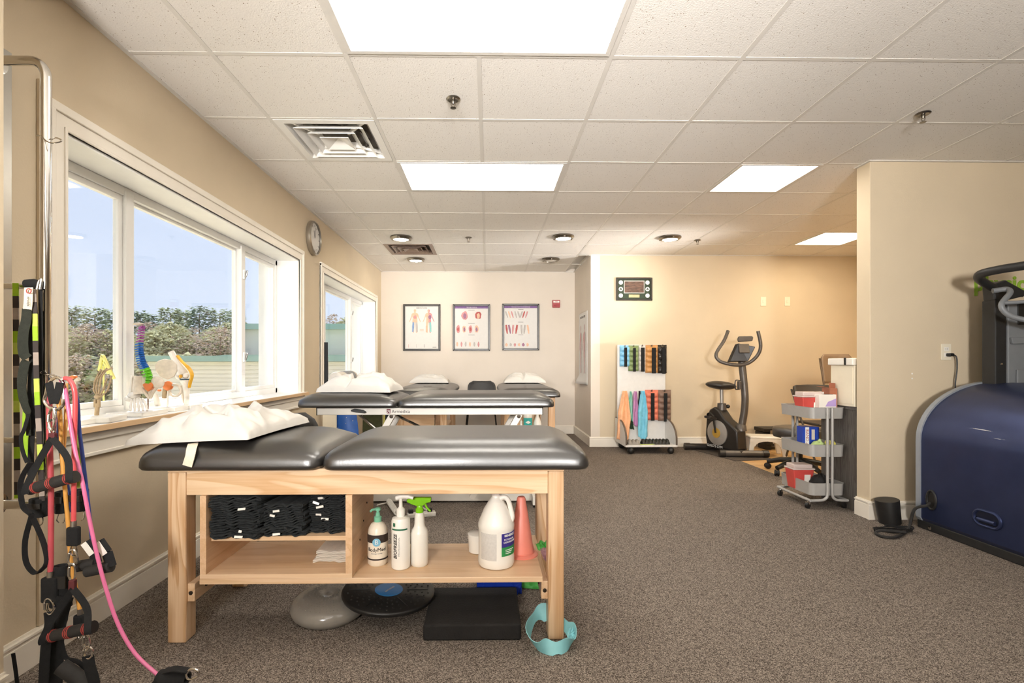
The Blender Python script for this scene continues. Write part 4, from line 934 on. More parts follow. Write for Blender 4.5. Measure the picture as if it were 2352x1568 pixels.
def wobble():
    c = at(886, 1385, 2.14); t = thing('wobble_board', 'round black wobble board with a blue centre disc, tilted under the table', 'wobble board', (c.x, c.y, 0))
    n = Matrix.Rotation(math.radians(1.5), 4, 'X'); M = TR(c.x, 2.205, .096) @ RY(math.radians(4)) @ n; Rr = .198
    MB().lathe([(.18, -.012), (.194, -.010), (.199, .0), (.198, .006), (.192, .010), (.001, .010)], (0, 0, 0), 56).build('plate', 'black_plastic', t, M=M, smooth=50)
    MB().lathe([(.001, -.07), (.04, -.066), (.075, -.045), (.09, -.01)], (0, 0, 0), 28, caps=False).build('rocker', 'black_plastic', t, M=M)
    ct = MB().lathe([(.06, .009), (.06, .0115), (.055, .0125), (.001, .0125)], (0, 0, 0), 40).build('center_disc', mat('wobble_blue', '#2f7fc4', .4, var=.06), t, M=M, smooth=30)
    text_mesh('aeromat', .018, M @ TR(.002, 0, .0128) @ RZ(math.radians(62)), 'lettering', 'ink_pale', ct)
    for k in range(6):
        a = math.radians(60*k+8); d = Vector((math.cos(a), math.sin(a), 0)); MB().bar(d*.078+Vector((0, 0, .0105)), d*.168+Vector((0, 0, .0105)), .004, .003).build('rib', mat('rib_black', '#0d0d0d', .4), t, M=M, smooth=0)
    for k in range(6):
        for q in range(-2, 3):
            a = math.radians(60*k+38+q*9.5)
            for r in ((.085, .115, .145, .172) if q % 2 == 0 else (.10, .13, .16)):
                MB().lathe([(.004, 0), (.0035, .0025), (.001, .0035)], (r*math.cos(a), r*math.sin(a), .010), 7).build('knob', 'black_plastic', t, M=M)
wobble()
def pad():
    q = [fl(972, 1470), fl(1197, 1470)]; x0, x1 = q[0].x, q[1].x; y0 = 1.985; 
    o = MB().box(x0, x1, y0, y0+.335, .0, .064).build('foam_balance_pad', mat('foam_black', '#1f1d1b', .9, var=.25, scale=12, bump=.25, bscale=160), smooth=50, bevel=.008, seg=3)
    tag(o, 'thick rectangular black foam balance pad on the carpet under the table', 'foam pad')
pad()
# blue clear-blue step behind the pad
c = fl(1146, 1352); t = thing('step_platform', 'shiny blue plastic tray standing behind the black foam pad', 'tray', (c.x, 2.44, 0)); mat('blue_plastic', '#1f3fae', .2, var=.08, coat=.4)
MB().prism([(c.x-.11, .135), (c.x+.11, .135), (c.x+.105, .05), (c.x+.085, .002), (c.x+.05, .002), (c.x+.035, .028), (c.x-.035, .028), (c.x-.05, .002), (c.x-.085, .002), (c.x-.105, .05)], 'y', 2.36, 2.375).build('front_panel', 'blue_plastic', t, smooth=0, bevel=.004)
MB().box(c.x-.11, c.x+.11, 2.375, 2.52, .118, .135).build('top', 'blue_plastic', t, smooth=0, bevel=.004)
for sx in (-1, 1):
    MB().box(c.x+sx*.1-.006, c.x+sx*.1+.006, 2.375, 2.52, .005, .118).build('side_panel', 'blue_plastic', t, smooth=0)
    MB().lathe([(.018, 0), (.018, .003), (.011, .004), (.011, .001)], (c.x+sx*.077, 2.359, .062), 16, M=RX(math.pi/2)).build('boss', 'blue_plastic', t)
q = fl(1215, 1345)
crumple('snack_bag', 'crumpled green and white packet on the carpet by the right legs', 'packet', [(q.x-.05, 2.44, .004), (q.x+.07, 2.42, .004), (q.x+.06, 2.50, .09), (q.x-.045, 2.50, .10)], 'band_green', 9, .02)
# turquoise band looped on the floor round the right front leg
mat('band_teal', '#8fd0d6', .5, var=.06); lc = (.235, 2.0); loop = []; wd = []
ring_px = [(1262, 1408), (1232, 1412), (1213, 1455), (1238, 1484), (1275, 1488), (1310, 1480), (1318, 1455), (1300, 1438)]
zz_ = [.075, .07, .05, .022, .022, .022, .04, .05]
P_ = [fl(px, py, z) for (px, py), z in zip(ring_px, zz_)]
pth = smoothpath(P_, 6, True); n_ = len(pth)
for k in range(n_+1):
    a = 2*math.pi*k/n_; wd.append(Vector((math.cos(a*1.5)*.5, math.sin(a*2.5)*.6, 1.0)))
tag(MB().ribbon(pth+[pth[0]], [.055+.015*math.sin(k*.7) for k in range(n_+1)], .002, wd).build('resistance_band', 'band_teal', smooth=30), 'turquoise stretchy band looped on the carpet around the right front table leg', 'band')
crumple('band_knot', 'knotted end of a turquoise band beside the right front table leg', 'band', [fl(1300, 1470, .04), fl(1322, 1466, .03), fl(1318, 1440, .05), fl(1306, 1442, .06)], 'band_teal', 12, .02)
# ================================================================== ON THE WALLS
def person_poly(cx_, cz_, h):
    """outline halves of a standing figure with arms a little out: list of (polygon, which) with unit height scaled"""
    L = [(0, 1.0), (-.045, .985), (-.055, .93), (-.03, .88), (-.03, .855), (-.10, .835), (-.135, .80), (-.165, .68), (-.215, .55), (-.25, .47), (-.235, .455), (-.205, .50), (-.16, .60), (-.115, .71), (-.095, .62), (-.105, .50), (-.11, .40), (-.085, .22), (-.075, .04), (-.10, .0), (-.045, .0), (-.035, .05), (-.03, .22), (-.012, .42), (0, .44)]
    left = [(cx_+x*h, cz_+z*h) for x, z in L]; right = [(cx_-x*h, cz_+z*h) for x, z in L][::-1]
    return left, right
def tri_fill(poly, y):
    from mathutils.geometry import tessellate_polygon
    V = [Vector((a, y, b)) for a, b in poly]; return V, [tuple(t) for t in tessellate_polygon([V])]
PR = {k: mat('print_'+k, c, .6, var=.02 if k == 'paper' else .10, scale=25) for k, c in dict(paper='#dcd9d4', rose='#c98f8f', red='#b5544f', flesh='#e0b79a', blue='#7f9cc4', teal='#8cc5c0', purple='#7a5a8f', grey='#b8b2ad', dark='#4a4444', plum='#9a6a85').items()}
def poster(label, cpx, cpy, Y, w, h, title, art, hdr=None):
    c = at(cpx, cpy, Y); y = Y
    t = thing('framed_poster', label, 'poster', (c.x, Y, c.z-h/2), 'framed anatomy posters on the far wall'); fw = .032
    x0, x1, z0, z1 = c.x-w/2, c.x+w/2, c.z-h/2, c.z+h/2
    mat('frame_dark', '#37342f', .35, var=.08, scale=20)
    for nm, q in (('frame_side', [(x0, z0), (x0+fw, z0+fw), (x0+fw, z1-fw), (x0, z1)]), ('frame_side', [(x1, z1), (x1-fw, z1-fw), (x1-fw, z0+fw), (x1, z0)]), ('frame_rail', [(x0, z1), (x0+fw, z1-fw), (x1-fw, z1-fw), (x1, z1)]), ('frame_rail', [(x1, z0), (x1-fw, z0+fw), (x0+fw, z0+fw), (x0, z0)])):
        MB().prism(q, 'y', y-.022, y-.001).build(nm, 'frame_dark', t, smooth=0, bevel=.005)
    pp = MB().box(x0+fw-.003, x1-fw+.003, y-.010, y-.002, z0+fw-.003, z1-fw+.003).build('print', PR['paper'], t, smooth=0)
    iw, ih = w-2*fw, h-2*fw; yy = y-.0108
    if hdr: MB().box(x0+fw, x1-fw, yy, yy+.0007, z1-fw-.035, z1-fw).build('header_band', PR[hdr], pp, smooth=0)
    text_mesh(title, .026 if not hdr else .021, front_at((c.x, yy-.0006, z1-fw-(.03 if not hdr else .018))), 'title', PR['dark'] if not hdr else PR['paper'], pp)
    art(pp, c, x0+fw, x1-fw, z0+fw, z1-fw, yy)
    return t
def fig(pp, poly, y, m, nm='figure'):
    V, T = tri_fill(poly, y); b = MB(); n = len(V)
    b.add(V+[v+Vector((0, .0006, 0)) for v in V], T+[tuple(i+n for i in f[::-1]) for f in T]+[(i, (i+1) % n, n+(i+1) % n, n+i) for i in range(n)]); return b.build(nm, m, pp, smooth=0)
def blob(cx_, cz_, w, h, seed, n=14):
    return [(cx_+w/2*math.cos(a)*(1+.35*nz(math.cos(a)*1.5+seed, math.sin(a)*1.5, seed)), cz_+h/2*math.sin(a)*(1+.35*nz(math.cos(a)*1.5, math.sin(a)*1.5+seed, seed+4))) for a in (2*math.pi*k/n for k in range(n))]
def limb(x, z, l, ang, w0, w1):
    d = Vector((math.sin(ang), -math.cos(ang))); q = Vector((d.y, -d.x)); p = Vector((x, z)); e = p+d*l; m = p+d*l*.45
    return [tuple(p+q*w0*.8), tuple(m+q*w0), tuple(e+q*w1), tuple(e-q*w1), tuple(m-q*w0), tuple(p-q*w0*.8)]
def art_derm(pp, c, x0, x1, z0, z1, y):
    for k, sx in enumerate((-1, 1)):
        cx_ = c.x+sx*.105; h = .36; zb = c.z-.08
        l, r = person_poly(cx_, zb, h); fig(pp, l, y, PR['flesh']); fig(pp, r, y, PR['rose'] if k else PR['flesh'])
        for q, m in ((limb(cx_-.024, zb+.16, .15, -.06, .016, .011), 'blue' if k == 0 else 'flesh'), (limb(cx_+.024, zb+.16, .15, .06, .016, .011), 'grey' if k == 0 else 'teal')): fig(pp, q, y-.0008, PR[m], 'leg_zone')
        fig(pp, blob(cx_+(.004 if k == 0 else .02), zb+.24, .05, .06, k), y-.0008, PR['plum' if k else 'rose'], 'trunk_zone')
        text_mesh('- - -', .015, front_at((cx_, y, z0+.10)), 'caption', PR['grey'], pp)
    MB().box(c.x-.03, c.x+.03, y, y+.0006, c.z-.055, c.z-.02).build('text_block', mat('print_salmon', '#eac9be', .6, var=.05), pp, smooth=0)
    for k in range(3): MB().box(x0+.05+k*.12, x0+.055+k*.12, y, y+.0006, z0+.02, z0+.07).build('small_sketch', PR[('rose', 'grey', 'dark')[k]], pp, smooth=0)
    MB().box(x1-.09, x1-.03, y, y+.0006, z0+.022, z0+.028).build('small_sketch', PR['dark'], pp, smooth=0)
def art_trigger(pp, c, x0, x1, z0, z1, y):
    rr = random.Random(2)
    for sx in (-1, 1): fig(pp, blob(c.x+sx*.105, z1-.145, .10, .125, sx+2, 18), y, PR['rose' if sx < 0 else 'red'], 'torso'); fig(pp, blob(c.x+sx*.105, z1-.15, .05, .09, sx+6, 12), y-.0007, PR['plum' if sx < 0 else 'flesh'], 'muscle')
    for k in range(4): fig(pp, blob(x0+.05+k*.095, c.z-.025, .06, .12, k*3+1, 14), y, PR[('rose', 'flesh', 'rose', 'flesh')[k]], 'torso'); fig(pp, blob(x0+.05+k*.095, c.z-.03, .03, .07, k*5, 10), y-.0007, PR[('red', 'plum', 'red', 'plum')[k]], 'muscle')
    for k in range(6): fig(pp, blob(x0+.035+k*.066, z0+.07, .03, .075, k*2+20, 10), y, PR[('flesh', 'rose', 'grey', 'flesh', 'grey', 'rose')[k]], 'sketch')
    for z in (z1-.06, c.z+.065, c.z-.115): MB().box(c.x-.05, c.x+.05, y, y+.0006, z-.0025, z+.0025).build('divider', PR['dark'], pp, smooth=0)
def art_limbs(pp, c, x0, x1, z0, z1, y):
    for k, (x, a) in enumerate(((.03, .35), (.075, .3), (.12, .3), (.175, .25), (.22, .3), (.29, -.35), (.325, -.3), (.37, -.3))):
        fig(pp, limb(x0+x-.01, z1-.085, .105, a, .012, .006), y, PR[('grey', 'flesh', 'rose', 'grey', 'grey', 'grey', 'red', 'rose')[k]], 'arm')
    for k, (x, a) in enumerate(((.04, .12), (.08, .2), (.15, -.08), (.21, -.15), (.275, .05), (.33, -.1), (.37, .15))):
        fig(pp, limb(x0+x-.01, c.z+.035, .14, a, .016, .008), y, PR[('red', 'plum', 'rose', 'red', 'grey', 'grey', 'flesh')[k]], 'leg_sketch')
    for k in range(6): fig(pp, blob(x0+.035+k*.065, z0+.055, .04, .05, k*2+30, 10), y, PR[('flesh', 'grey', 'rose', 'flesh', 'plum', 'flesh')[k]], 'sketch')
    for z in (z1-.055, c.z+.075, c.z-.12): MB().box(c.x-.04, c.x+.04, y, y+.0006, z-.0025, z+.0025).build('divider', PR['dark'], pp, smooth=0)
poster('framed dermatomes chart with two coloured standing figures, leftmost of three', 969, 752, YB, .575, .72, 'DERMATOMES', art_derm)
poster('framed trigger points chart of torsos with purple header, middle of three', 1083, 752, YB, .575, .72, 'TRIGGER POINTS', art_trigger, 'purple')
poster('framed trigger points chart of arms and legs, rightmost of three', 1196, 751, YB, .575, .72, 'TRIGGER POINTS: EXTREMITIES', art_limbs, 'purple')
# unframed chart on the side wall, curling at its foot
sy0, sy1 = wx(1333, 760, XJ).y, wx(1354, 760, XJ).y; t = thing('paper_chart', 'unframed tall body chart curling at its foot on the side wall', 'poster', (XJ, 7.1, .75)); zt, zb = 1.80, .80
def pc(u, v): return (XJ-.010-(.07*max(0, v-.88)/.12*(1-u)*.9 if v > .88 else 0)-.004*math.sin(u*4), 7.38-.62*u, zt+(zb-zt)*v)
MB().grid(pc, 12, 24).build('sheet', PR['paper'], t, solid=.0012, smooth=60)
for k, cy_ in enumerate((7.20, 6.94)):
    l, r = person_poly(0, 0, .68)
    for q, m in ((l, 'rose'), (r, 'grey')):
        V, T = tri_fill(q, 0); MB().add([Vector((XJ-.0115-.004*math.sin((7.38-cy_+v.x*.8)/.62*4), cy_-v.x*.8, .95+v.z)) for v in V], T).build('figure', PR[m], t, smooth=0, solid=.0006)
text_mesh('MUSCULAR SYSTEM', .042, Matrix(((0, 0, -1, XJ-.016), (-1, 0, 0, 7.07), (0, 1, 0, 1.735), (0, 0, 0, 1))), 'title', PR['dark'], t)
# fire alarm pull station
p = at(1277, 698, YB); t = thing('fire_alarm', 'red fire alarm pull station on the far wall', 'fire alarm', (p.x, YB, p.z-.06)); mat('alarm_red', '#a52a2f', .4, var=.06)
MB().box(p.x-.058, p.x+.058, YB-.045, YB, p.z-.058, p.z+.058).build('body', 'alarm_red', t, smooth=0, bevel=.006)
pl = MB().box(p.x-.046, p.x+.046, YB-.0475, YB-.045, p.z+.018, p.z+.044).build('label_plate', 'white_plastic', t, smooth=0)
text_mesh('FIRE', .022, front_at((p.x, YB-.0482, p.z+.031)), 'lettering', 'alarm_red', pl)
MB().box(p.x-.04, p.x+.04, YB-.056, YB-.045, p.z-.035, p.z-.01).build('pull_bar', 'alarm_red', t, smooth=0, bevel=.004)
# framed memorabilia plaque in the alcove
p = at(1456, 664, YJ); w, h = .475, .30; t = thing('framed_plaque', 'dark framed picture with a stadium photo and round medallions on the alcove wall', 'picture', (p.x, YJ, p.z-h/2))
mat('plaque_frame', '#2c2a22', .4, var=.08); mat('plaque_mat', '#33402f', .8, var=.08)
for q in ([(-w/2, -h/2), (-w/2+.025, -h/2+.025), (-w/2+.025, h/2-.025), (-w/2, h/2)], [(w/2, h/2), (w/2-.025, h/2-.025), (w/2-.025, -h/2+.025), (w/2, -h/2)], [(-w/2, h/2), (-w/2+.025, h/2-.025), (w/2-.025, h/2-.025), (w/2, h/2)], [(w/2, -h/2), (w/2-.025, -h/2+.025), (-w/2+.025, -h/2+.025), (-w/2, -h/2)]):
    MB().prism([(p.x+a, p.z+b_) for a, b_ in q], 'y', YJ-.024, YJ-.001).build('frame_rail', 'plaque_frame', t, smooth=0, bevel=.004)
MB().box(p.x-w/2+.02, p.x+w/2-.02, YJ-.012, YJ-.002, p.z-h/2+.02, p.z+h/2-.02).build('mat_board', 'plaque_mat', t, smooth=0)
ph = MB().box(p.x-.135, p.x+.135, YJ-.0135, YJ-.012, p.z-.055, p.z+.11).build('photo_border', PR['grey'], t, smooth=0)
MB().box(p.x-.125, p.x+.125, YJ-.0145, YJ-.0135, p.z-.045, p.z+.10).build('photo', mat('stadium', '#5d4334', .5, var=.6, scale=22, stretch=(1, 1, 4)), ph, smooth=0)
MB().box(p.x-.07, p.x+.07, YJ-.0135, YJ-.012, p.z-.11, p.z-.072).build('name_plate', mat('brass', '#c7b48c', .4, .5, var=.05), t, smooth=0)
for sx in (-1, 1):
    for k, z in enumerate((.085, .0, -.085)):
        md = MB().lathe([(.028, 0), (.028, .002), (.001, .0022)], (p.x+sx*.175, YJ-.012, p.z+z), 20, M=RX(math.pi/2)).build('medallion', PR['paper'], t)
        if k == 1:
            for a in (90, 210, 330): MB().lathe([(.008, 0), (.008, .001), (.0005, .0011)], (p.x+sx*.175+.009*math.cos(math.radians(a)), YJ-.0142, p.z+z+.009*math.sin(math.radians(a))), 12, M=RX(math.pi/2)).build('clover_leaf', 'plaque_mat', md)
# wall switch plates
for px, lb in ((1753, 'cream wall plate left of its twin on the alcove wall above the bike'), (1808, 'cream wall plate right of its twin on the alcove wall')):
    p = at(px, 692, YJ); t = thing('wall_plate', lb, 'wall plate', (p.x, YJ, p.z-.06), 'alcove wall plates')
    MB().box(p.x-.036, p.x+.036, YJ-.006, YJ, p.z-.06, p.z+.06).build('plate', 'cream', t, smooth=0, bevel=.003); MB().box(p.x-.011, p.x+.011, YJ-.010, YJ-.006, p.z-.022, p.z+.022).build('rocker', 'cream', t, smooth=0, bevel=.002)
# clock on the left wall
p = wx(716, 547, XL); t = thing('wall_clock', 'round silver rimmed wall clock between the two windows', 'clock', (XL, p.y, p.z-.15)); M = TR(XL, p.y, p.z) @ RY(math.pi/2)
MB().lathe([(.155, 0), (.16, .01), (.158, .035), (.145, .045), (.138, .034)], (0, 0, 0), 40, caps=False).build('rim', mat('clock_silver', '#a9a296', .3, .8, var=.05), t, M=M)
fc = MB().lathe([(.15, .001), (.14, .028), (.001, .028)], (0, 0, 0), 40).build('face', PR['paper'], t, M=M, smooth=30)
for k in range(12):
    a = k*math.pi/6; MB().bar((.105*math.cos(a), .105*math.sin(a), .0288), (.125*math.cos(a), .125*math.sin(a), .0288), .007, .001).build('hour_mark', PR['dark'], fc, M=M, smooth=0)
for a, l, w_ in ((math.radians(200), .07, .008), (math.radians(170), .10, .005)): MB().bar((0, 0, .031), (l*math.cos(a), l*math.sin(a), .031), w_, .001).build('hand', PR['dark'], t, M=M, smooth=0)
# ================================================================== ALCOVE
# ---- rolling rack with cuff weights and bands
rx0, rx1 = at(1420, 900, 6.36).x, at(1531, 900, 6.36).x; yR = 6.40; bx0, bx1 = at(1437, 1010, 6.02).x, at(1556, 1010, 6.02).x; by0, by1 = 6.02, 6.52
t = RK = thing('rolling_rack', 'white rolling storage rack with curved sides holding cuff weights and bands', 'rack', ((bx0+bx1)/2, 6.36, 0))
mat('laminate_white', '#dcdad6', .45, var=.03)
MB().box(rx0, rx1, yR, yR+.02, .10, 1.325).build('back_panel', 'laminate_white', t, smooth=0, bevel=.002)
MB().box(bx0, bx1, by0, by1, .085, .108).build('base_tray', 'laminate_white', t, smooth=0, bevel=.003)
prof = [(by0+.002, .108)]+[(by0+.36-.358*math.cos(math.radians(a)), .17+.22*math.sin(math.radians(a))) for a in range(0, 91, 10)]+[(by1, .39), (by1, .108)]
for x in (bx0, bx1-.018):
    sd_ = MB().prism(prof, 'x', x, x+.018).build('side_panel', 'laminate_white', t, smooth=0)
    MB().ribbon([Vector((x+.009, q[0]-.002, q[1]+.002)) for q in prof[:-1]], .020, .006, (1, 0, 0)).build('edge_band', mat('edge_dark', '#5a4c40', .5, var=.06), sd_, smooth=30)
MB().box(bx0+.018, bx1-.018, yR+.02, yR+.035, .108, .46).build('tray_back', 'laminate_white', t, smooth=0)
for (x, z) in ((bx1-.12, .36), (bx1-.05, .36), (bx1-.12, .18), (bx1-.05, .18)): bolt((x, yR+.018, z), t, r=.008)
def caster(p, parent, r=.028, m='black_plastic', fork='black_plastic'):
    c_ = MB().lathe([(r*.5, -.012), (r, -.010), (r, .010), (r*.5, .012)], (p[0], p[1], r), 16, M=RY(math.pi/2)).build('caster', m, parent)
    MB().tube([(p[0], p[1], p[2]), (p[0], p[1], r*1.4)], r*.45, 8).build('caster_stem', fork, c_)
for x in (bx0+.07, bx1-.07):
    for y in (by0+.03, by1-.05): MB().ball((x, y, .042), (.04, .042, .042), 16, 10).build('caster', 'black_plastic', t); 
for x in (bx0+.07, bx1-.07):
    for y in (by0+.03, by1-.05): MB().tube([(x, y, .06), (x, y, .086)], .02, 10).build('caster_stem', 'black_plastic', t)
def cuff(label, px0, px1, py0, py1, Y, col, seg, strap=(.38, .66), rough=.45):
    a = at(px0, py0, Y); c_ = at(px1, py1, Y); x0, x1, z1, z0 = a.x, c_.x, a.z, c_.z
    t = thing('cuff_weight', label, 'cuff weight', ((x0+x1)/2, Y, z0), 'cuff weights on the rack'); m = mat('cuff_'+col, col, rough, var=.1, scale=30)
    def f(u, v):
        top_ = .07; k = 0 if v < top_ else abs(math.sin((v-top_)/(1-top_)*seg*math.pi))**.5
        e = max(0, 1-abs(u*2-1)**4)
        return (x0+(x1-x0)*u, Y-.012-.028*k*e**.5, z1+(z0-z1)*v)
    b = MB().grid(f, 12, seg*8); b.grid(lambda u, v: (x0+(x1-x0)*u, Y-.004, z1+(z0-z1)*v), 2, 2); b.build('body', m, t, smooth=70)
    sx0, sx1 = x0+(x1-x0)*strap[0], x0+(x1-x0)*strap[1]
    MB().box(sx0, sx1, Y-.048, Y-.042, z0-.005, z1-(z1-z0)*.10).build('strap', 'black_fabric', t, smooth=0, bevel=.002)
    MB().lathe([(.012, 0), (.012, .003), (.006, .003), (.006, 0)], ((x0+x1)/2, Y-.014, z1-.014), 14, M=RX(math.pi/2), caps=False).build('grommet', 'nickel', t)
    hk = MB().tube([((x0+x1)/2, Y+.02, z1-.012), ((x0+x1)/2, Y-.02, z1-.012), ((x0+x1)/2, Y-.03, z1+.004)], .004, 8).build('hook', 'nickel', RK)
cuff('light blue cuff weight at the left of the upper row', 1423, 1446, 793, 841, yR-.001, '#7db9da', 4)
cuff('sage green cuff weight second in the upper row', 1443, 1466, 793, 852, yR-.003, '#7d8f5c', 5)
cuff('thin pale grey cuff weight third in the upper row', 1467, 1482, 792, 852, yR-.001, '#cfc7bf', 5, strap=(.2, .75))
cuff('tan cuff weight fourth in the upper row', 1482, 1510, 792, 856, yR-.003, '#c08a50', 5, strap=(.45, .8))
cuff('glossy black cuff weight at the right of the upper row', 1510, 1530.5, 792, 857, yR-.001, '#2a2724', 4, strap=(.4, .8), rough=.2)
cuff('coral quilted cuff weight in the lower row', 1481, 1511, 895, 964, yR-.02, '#d9785f', 5)
cuff('brown quilted cuff weight at the right of the lower row', 1511, 1540, 895, 966, yR-.02, '#7a6052', 5)
def drape(label, px, py0, py1, w, col, Y, seed, tail=0.0, name='resistance_band'):
    a = at(px, py0, Y); zt = a.z; zb = at(px, py1, Y).z; m = mat('drape_'+col, col, .5, var=.12, scale=20)
    def f(u, v):
        s_ = .35+.65*min(1, v*2.2); x = a.x+(u-.5)*w*s_+tail*v*v+.012*nz(v*4+seed, u, seed)
        y = Y-.022+.013*math.sin(u*9+seed+v*2.5)+.008*nz(u*5, v*5, seed); return (x, y, zt+(zb-zt)*v*(1-.04*math.sin(u*6+seed)))
    return tag(MB().grid(f, 16, 22).build(name, m, solid=.002, smooth=60), label, 'band', 'bands hanging on the rack')
yd = yR-.03
drape('peach resistance band hanging lowest at the left of the rack', 1434, 897, 1012, .15, '#eeb285', yd-.05, 1, -.03)
drape('pale green resistance band hanging second from the left on the rack', 1447, 898, 968, .075, '#8fc9b4', yd, 4)
drape('dark green band tail hanging behind the pale green one', 1448, 960, 985, .04, '#2f4a33', yd, 6, .02)
drape('pink lilac resistance band hanging in the middle of the rack', 1458, 898, 976, .07, '#c58cb8', yd-.002, 8, .01)
drape('black resistance band hanging beside the lilac one', 1468, 897, 958, .055, '#3c3a3c', yd-.016, 11, .03)
drape('sky blue resistance band hanging in long folds on the rack', 1475, 897, 1006, .12, '#79c3dc', yd-.04, 14)
# things lying in the tray
def tray_item(label, px0, px1, col, h, Y, seg, nm='cuff_weight'):
    a, c_ = at(px0, 1000, Y).x, at(px1, 1000, Y).x; m = mat('tray_'+col, col, .5, var=.15, scale=30)
    def f(u, v): k = abs(math.sin(u*seg*math.pi))**.4; th = v*math.pi; return (a+(c_-a)*u, Y+.05-.05*math.cos(th), .1085+(h*(.5+.5*k))*math.sin(th)**.7)
    b = MB().grid(f, seg*6, 10); b.grid(lambda u, v: (a+(c_-a)*u, Y+.1*v, .1088), 2, 2)
    return tag(b.build(nm, m, smooth=60), label, 'cuff weight', 'things in the rack tray')
tray_item('grey cuff weights lying at the left of the rack tray', 1444, 1470, '#8d867d', .06, 6.06, 3); tray_item('black quilted cuff weight lying across the rack tray', 1476, 1539, '#26251f', .065, 6.07, 8)
cable([Vector((at(q_, 1014, 6.05).x, 6.05+.012*k_, .113)) for k_, q_ in enumerate((1470, 1485, 1505, 1520))], .004, mat('lime_cord', '#b7c95c', .5, var=.05), 'exercise_band', 'thin lime green cord lying along the front of the rack tray')
# ---- exercise bike
def bike():
    A_ = fl(1625, 1024); A_.y = 6.30; B_ = fl(1707, 1050); B_.y = 5.80
    A_.x = at(1627, 1020, 6.30).x; B_.x = at(1708, 1046, 5.80).x; A_.z = B_.z = 0
    t = thing('exercise_bike', 'black upright exercise bike with curved handlebars and round console arm', 'exercise bike', (A_+B_)/2)
    Y = lambda px, py, q: at(px, py, q)
    mat('bike_black', '#2a2623', .35, var=.1, scale=20); mat('bike_grey', '#5f5953', .35, .3, var=.06); mat('bike_silver', '#a8a29a', .35, .3, var=.05); mat('bike_gold', '#c9a24a', .4, .3, var=.05)
    # floor tubes
    for (c_, w_) in ((A_, .26), (B_, .24)):
        d = Vector((.99, -.10, 0)); z = .045
        f_ = MB().tube([c_-d*w_+Vector((0, 0, z)), c_+d*w_+Vector((0, 0, z))], .038, 14).build('floor_tube', 'bike_grey' if c_ is B_ else 'bike_black', t)
        for s_ in (-1, 1): MB().tube([c_+d*s_*(w_-.03)+Vector((0, 0, z)), c_+d*s_*(w_+.035)+Vector((0, 0, z))], .043, 14).build('end_cap', 'bike_black', f_)
    # side-view outline of the body, in the vertical plane from rear to front
    ax = (B_-A_); L = ax.length; d = ax.normalized(); n = Vector((-d.y, d.x, 0))
    def W_(s_, z, o=0.0): return A_+d*(s_*L/.72)+n*o+Vector((0, 0, z))
    P = [(.06, .07), (.03, .20), (.05, .40), (.12, .52), (.22, .56), (.32, .52), (.44, .42), (.58, .36), (.68, .30), (.70, .08), (.60, .06)]
    b = MB(); N = len(P)
    for o in (-.075, .075): b.v += [W_(a, z, o) for a, z in P]
    for k in range(N): b.f.append([k, (k+1) % N, N+(k+1) % N, N+k]); b.m.append(0)
    b.f.append(list(range(N))); b.m.append(0); b.f.append(list(range(N, 2*N))[::-1]); b.m.append(0)
    body = b.build('body', 'bike_black', t, smooth=30, bevel=.02, seg=3)
    b = MB().bar(W_(.02, .062), W_(.74, .062), .11, .03); b.build('base_beam', 'bike_black', t, smooth=0, bevel=.006)
    # round crank cover on the camera side
    nn = -n if (-n).y < 0 else n; q = nn.to_track_quat('Z', 'Y').to_matrix().to_4x4(); cc = W_(.30, .25)+nn*.077
    cv = MB().lathe([(.15, 0), (.15, .012), (.14, .018), (.001, .018)], cc, 36, M=q).build('crank_cover', 'bike_silver', t, smooth=40)
    MB().lathe([(.06, .018), (.06, .024), (.001, .025)], cc, 24, M=q).build('crank_hub', 'bike_gold', cv, smooth=40)
    ck = MB().bar(cc+nn*.03, cc+nn*.035-d*.03+Vector((0, 0, .17)), .022, .014, nn).build('crank_arm', 'bike_black', t, smooth=0, bevel=.004)
    pc_ = cc+nn*.08-d*.03+Vector((0, 0, .18))
    MB().cbox(pc_, (.10, .11, .03), nn.to_track_quat('Y', 'Z').to_matrix().to_4x4() @ RX(.3)).build('pedal', 'bike_black', t, smooth=0, bevel=.008)
    MB().ribbon(smoothpath([pc_-d*.05, pc_-d*.04+Vector((0, 0, .05)), pc_+Vector((0, 0, .06)), pc_+d*.05+Vector((0, 0, .02))], 4), .03, .004, nn).build('pedal_strap', 'black_plastic', t)
    MB().bar(W_(.30, .25)-nn*.1, W_(.30, .25)-nn*.1+d*.03-Vector((0, 0, .17)), .022, .014, nn).build('crank_arm', 'bike_black', t, smooth=0)
    MB().cbox(W_(.33, .08)-nn*.15, (.10, .11, .03)).build('pedal', 'bike_black', t, smooth=0, bevel=.008)
    # seat post and saddle
    s0 = Y(1658, 935, 6.12); s1 = Y(1661, 890, 6.12)
    MB().lathe([(.055, .52), (.05, .60), (.038, .605)], (s0.x, s0.y, 0), 18).build('post_collar', 'bike_grey', t)
    MB().tube([(s0.x, s0.y, .54), (s1.x-.01, s1.y+.02, .80)], .022, 12).build('seat_post', 'bike_silver', t)
    kb = MB().ball((s0.x+.065, s0.y-.02, .565), .024, 12, 8).build('knob', 'black_plastic', t)
    sc_ = Vector((s1.x-.02, s1.y+.02, .82)); sd = Vector((.9, -.42, 0)).normalized(); sn = Vector((-sd.y, sd.x, 0))
    def sad(u, v):
        a = u*2*math.pi; x = math.cos(a); y = math.sin(a); wid = .105*(1-.55*max(0, x)) ; p_ = sc_+sd*x*.175+sn*y*wid*1.15
        th = v*math.pi-math.pi/2; k = math.cos(th); p_ = sc_+(p_-sc_)*k; p_.z = sc_.z+.052*math.sin(th)+(.012*(-x)*k) ; return p_
    MB().grid(sad, 28, 12).build('saddle', 'bike_black', t, smooth=80)
